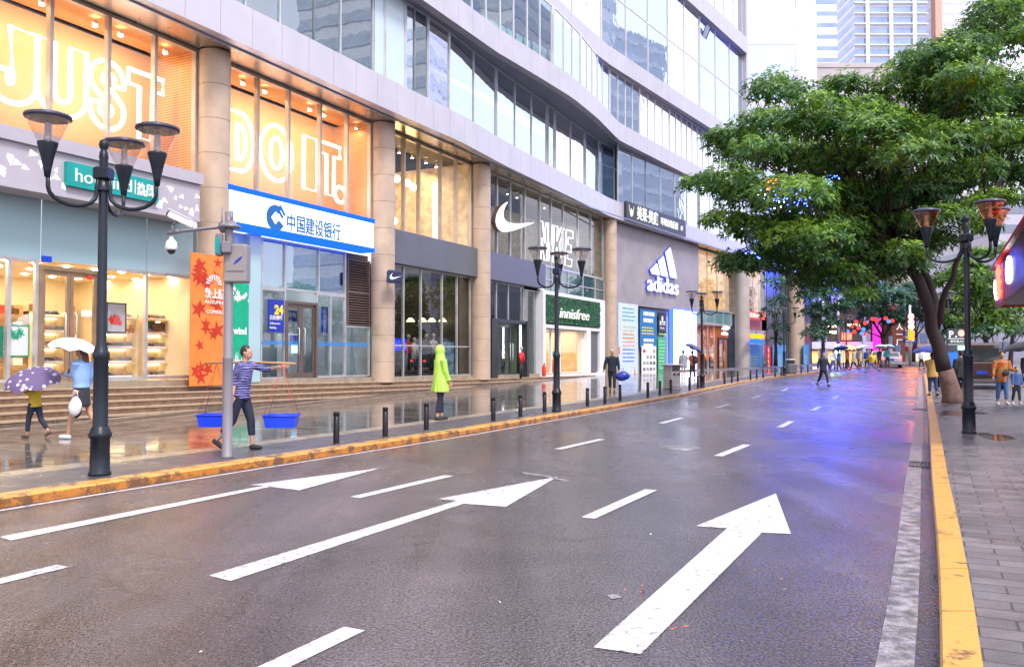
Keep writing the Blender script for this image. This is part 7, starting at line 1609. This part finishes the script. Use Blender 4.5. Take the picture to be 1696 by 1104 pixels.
# seen behind the street
tower('white glazed office tower directly right of the mall end', 1243, 1322, -420, 128, 22, 9, mat('pale_blue_glass_wall', (.55, .64, .78), .15, var=.25, scale=.06), m_t1, frac=.12)
tower('narrow lilac wall tower beside the white office tower', 1323, 1357, -420, 131, 20, 30, m_t2, m_t1)
tower('slim apartment tower with fine horizontal lines left of the beige block top', 1358, 1392, -500, 230, 20, 3.2, m_t1, m_tg, frac=.35)
tower('broad apartment tower with balconies and white piers above the beige block', 1422, 1540, -560, 260, 30, 3.3, m_t1, m_tg, style='balcony', piers=3, frac=.62)
tower('pale tower with orange brown edge strip behind the top of the leaning tree', 1562, 1640, -500, 280, 28, 3.6, m_t1, mat('faint_window', (.5, .52, .62), .2), frac=.3)
a_ = at(1558, HY, 279); b = MB(); b.box(a_.x - 1.2, a_.x + 1.0, 277, 280, 0, 150); tag(b.build('lift_shaft', mat('terracotta_shaft', (.62, .34, .25), .6)), 'orange brown vertical shaft against the pale tower', 'building')
tower('hazy grey block seen through the branches at the right', 1655, 1760, 330, 160, 25, 3.6, m_t2, mat('grey_window', (.3, .33, .4), .2), frac=.45)
tower('long beige stone block with stepped roof behind the leaning tree', 1330, 1520, 112, 150, 30, 9, m_beige, mat('beige_shadow_band', (.30, .27, .27), .5), frac=.2)
# fashion store across the end of the street
def store():
    Y = 104; g_ = gz(Y); a, c = at(1330, HY, Y), at(1462, HY, Y); zz = lambda py: at(1400, py, Y).z
    root = thing('department_store', 'low grey store with lit windows and red lettering closing the left side of the street', 'building', ((a.x + c.x) / 2, Y, g_))
    b = MB(); b.box(a.x, c.x, Y + 6, Y + 20, g_ - 1, zz(440)); b.build('wall', mat('brown_grey_wall', (.08, .065, .06), .6), root)
    b = MB(); b.box(a.x, c.x, Y - .6, Y + 6, zz(500), zz(448)); b.build('upper_fascia', mat('pale_fascia', (.42, .42, .46), .5, scale=.3), root)
    b = MB(); b.box(a.x, c.x, Y - .5, Y + 6, zz(577), zz(566)); b.build('beam', m_tw, root)
    for px, w_ in ((1363, 5), (1338, 3), (1437, 3), (1455, 3)):
        q = at(px, HY, Y); b = MB(); b.box(q.x - w_ * Y / FPX / 2 * 2, q.x + w_ * Y / FPX / 2 * 2, Y - .4, Y + .4, g_ - 1, zz(500)); b.build('column', m_conc2, root)
    b = MB(); b.box(a.x, c.x, Y + 5.9, Y + 6, g_, zz(580)); b.build('lit_interior', mat('gold_interior', (.7, .45, .2), .6, scale=.5, var=.6), root)
    o = area('area_lamp', Matrix(), ((a.x + c.x) / 2, Y + 3, zz(580)), 8, 500, (1, .75, .45), sizey=3)
    for px, py in ((1377, 539), (1382, 540), (1412, 538), (1420, 538), (1429, 540), (1382, 550)):
        q = at(px, py, Y + 3); b = MB(); b.box(q.x - .5, q.x + .5, Y + 3, Y + 3.3, q.z - .12, q.z + .12); b.build('ceiling_lamp', emis('store_lamp', (1, .75, .4), 6), root)
    for px0, px1 in ((1341, 1356), (1370, 1392), (1396, 1414), (1417, 1434)):
        p0, p1 = at(px0, HY, Y), at(px1, HY, Y); b = MB(); b.box(p0.x, p1.x, Y - .1, Y, g_ + .5, zz(578)); 
        fo = MB(); 
        for x in (p0.x, p1.x): fo.box(x - .06, x + .06, Y - .15, Y + .05, g_, zz(578))
        f_ = fo.build('window', m_mul, root); g2 = MB(); g2.quad((p0.x, Y, g_), (p1.x, Y, g_), (p1.x, Y, zz(578)), (p0.x, Y, zz(578))); g2.build('pane', m_shopglass, f_, fix=False)
    r2 = thing('shop_sign', 'red lit capital letters H&M on the store front', 'sign', at(1402, 558, Y - 1)); a2, c2 = at(1394, 562, Y - 1), at(1411, 552, Y - 1); b = MB(); put_text(b, 'H&M', a2.x, a2.z, 1.15, Y - 1, .1, fit=c2.x - a2.x, shear=.2, bold=.04); b.build('lettering', emis('red_letters', (1, .05, .03), 5), r2)
store()
def simple_sign(lb, x0, y0, x1, y1, Y, m, post=False, name='street_sign', txt=None, tm=None, vert=False):
    a, c = at(x0, y1, Y), at(x1, y0, Y); root = thing(name, lb, 'sign', ((a.x + c.x) / 2, Y, a.z)); b = MB(); b.cbox(((a.x + c.x) / 2, Y + .1, (a.z + c.z) / 2), (c.x - a.x, .2, c.z - a.z), .03); b.build('panel', m, root)
    if post: b = MB(); b.tube([((a.x + c.x) / 2, Y + .1, gz(Y)), ((a.x + c.x) / 2, Y + .1, a.z)], .06, 6); b.build('post', m_mul, root)
    if txt:
        b = MB(); s_ = (c.x - a.x) * .8 if vert else (c.z - a.z) * .8
        if vert:
            for k, ch_ in enumerate(txt): put_text(b, ch_, a.x + (c.x - a.x) * .12, c.z - s_ * (1.0 + 1.15 * k), s_, Y - .01, .02)
        else: put_text(b, txt, a.x + .05, a.z + .1, s_, Y - .01, .02, fit=(c.x - a.x) * .85)
        b.build('lettering', tm or m_wp, root)
simple_sign('green white lit vertical totem on the far left pavement', 1385, 570, 1391, 595, 68, emis('totem_green', (.35, 1, .75), 3.5), True)
simple_sign('pale blue grey pillar board right of the store windows', 1429, 556, 1434, 602, 78, mat('pale_pillar', (.4, .46, .6), .5), True)
simple_sign('thin pale pillar with green lamp behind the silver sedan', 1473, 556, 1478, 590, 92, mat('mint_pillar', (.4, .55, .55), .5), True)
simple_sign('tall magenta lit column between the trees', 1447, 524, 1459, 592, 100, emis('magenta_light', (1, .02, .45), 1.3), False, 'light_column')
def brickb():
    Y = 112; a, c = at(1478, HY, Y), at(1500, HY, Y); z0 = gz(Y); zt = at(1490, 505, Y).z; root = thing('brick_building', 'brown brick corner building with white characters above the silver sedan', 'building', ((a.x + c.x) / 2, Y, z0))
    b = MB(); b.box(a.x, c.x, Y, Y + 12, z0 - 1, zt); b.build('wall', m_brick, root)
    b = MB(); 
    for k, ch_ in enumerate('人一厂'): q = at(1484, 545 + 13 * k, Y); put_text(b, ch_, q.x, q.z, .95, Y - .1, .1)
    b.build('lettering', m_wtxt, root); b = MB(); b.box(a.x - .3, c.x + .3, Y - .3, Y, at(1490, 532, Y).z, at(1490, 528, Y).z); b.build('ledge', m_t1, root)
    b = MB(); q0, q1 = at(1483, 590, Y), at(1492, 566, Y); b.box(q0.x, q1.x, Y - .05, Y, z0 + 1, q1.z - .3); b.build('window', m_tg, root)
brickb()
def shopR():
    Y = 118; a, c = at(1500, HY, Y), at(1566, HY, Y); z0 = gz(Y); zz = lambda py: at(1530, py, Y).z; root = thing('shop_building', 'pale green and white shop block at the end of the street behind the leaning trunk', 'building', ((a.x + c.x) / 2, Y, z0))
    b = MB(); b.box(a.x, c.x, Y, Y + 12, z0 - 1, zz(512)); b.build('wall', mat('pale_green_wall', (.45, .50, .48), .5, scale=.4, var=.2), root)
    for px in (1515, 1530, 1545, 1558):
        for py in (535, 560): q = at(px, py, Y); b = MB(); b.box(q.x - .5, q.x + .5, Y - .06, Y, q.z - .7, q.z + .7); b.build('window', m_tg, root)
    b = MB(); b.box(a.x, c.x, Y - .8, Y, zz(580), zz(574)); b.build('awning', m_red, root); b = MB(); b.box(a.x + 1, c.x - 1, Y - .1, Y, z0, zz(582)); b.build('shop_window', emis('warm_shopfront', (1, .8, .5), .8), root)
shopR()
# big blue lit screen high on the store corner, mostly behind the leaning tree
def bluescreen():
    Y = 96; a, c = at(1358, 480, Y), at(1396, 290, Y); root = thing('blue_screen', 'tall saturated blue lit screen mostly hidden behind the leaning tree crown', 'screen', ((a.x + c.x) / 2, Y, a.z))
    b = MB(); b.box(a.x, c.x, Y, Y + .4, a.z, c.z); b.build('display', emis('blue_glow', (.03, .07, 1), 24), root)
    b = MB()
    for x in (a.x, c.x): b.box(x - .2, x + .2, Y - .1, Y + .5, a.z - .2, c.z + .2)
    b.box(a.x + .2, c.x - .2, Y - .1, Y + .5, c.z, c.z + .2); b.box(a.x + .2, c.x - .2, Y - .1, Y + .5, a.z - .2, a.z); b.build('frame', m_muld, root)
    b = MB()
    for x in (a.x + .5, c.x - .5): b.tube([(x, Y + .6, gz(Y)), (x, Y + .6, a.z + .5)], .2, 8)
    b.build('post', m_mul, root)
bluescreen()
# towers on the other side of the road; seen here only as reflections in the mall glass
def opp(lb, x, y, w_, d, h_, rz, fl, wall, win, frac, style='bands'):
    root = thing('tower', lb, 'building', (x, y, 0), R(rz)); b = MB(); b.box(-w_ / 2, w_ / 2, -d / 2, d / 2, 0, h_); b.build('wall', wall, root, world=False); n = min(60, int(h_ / fl))
    for k in range(n): z = h_ * (k + .3) / n; b = MB(); b.box(-w_ / 2 - .08, w_ / 2 + .08, -d / 2 - .08, d / 2 + .08, z, z + h_ / n * frac); b.build('window_band', win, root, world=False)
m_opw = mat('opposite_wall', (.85, .86, .92), .5); m_opg = mat('opposite_window', (.6, .66, .76), .1, var=.2)
opp('striped grey tower reflected in the middle of the mall glass', 72, 78, 22, 20, 62, -28, 3.2, m_opw, m_opg, .5)
opp('plain blue grey tower reflected in the upper mall glass', 118, 120, 16, 20, 70, -20, 3.5, mat('blue_grey_wall', (.5, .56, .66), .5), m_opg, .3)
opp('tan tower reflected near the mall end', 95, 30, 20, 18, 40, -30, 3.4, mat('warm_grey_wall', (.6, .57, .56), .5), m_opg, .45)

for i, (x, y, lb) in enumerate(((33, 44, 'roadside tree reflected in the sports shop glass, nearest one'), (40, 52, 'roadside tree reflected in the sports shop glass, farther one'), (27, 34, 'roadside tree outside the frame on the right pavement'))):
    base = Vector((x, y, zkerb(y))); root = thing('street_tree', lb, 'tree', base, 0, 'trees on the right beyond the frame'); b = MB(); limb(b, [base, base + Vector((.2, 0, 3.4))], .22, .15, i); g_ = random.Random(i); pads = []
    for k in range(14): c = base + Vector((g_.uniform(-2.4, 2.4), g_.uniform(-2.4, 2.4), g_.uniform(3.4, 7))); pads.append((tuple(c), (1.3, 1.3, .8))); limb(b, [base + Vector((.2, 0, 3.3)), c], .07, .02, k, 6)
    b.build('trunk', m_bark, root); leaves(pads, 20, 6, .35, 40 + i, m_leaf2, 'crown', root, base)
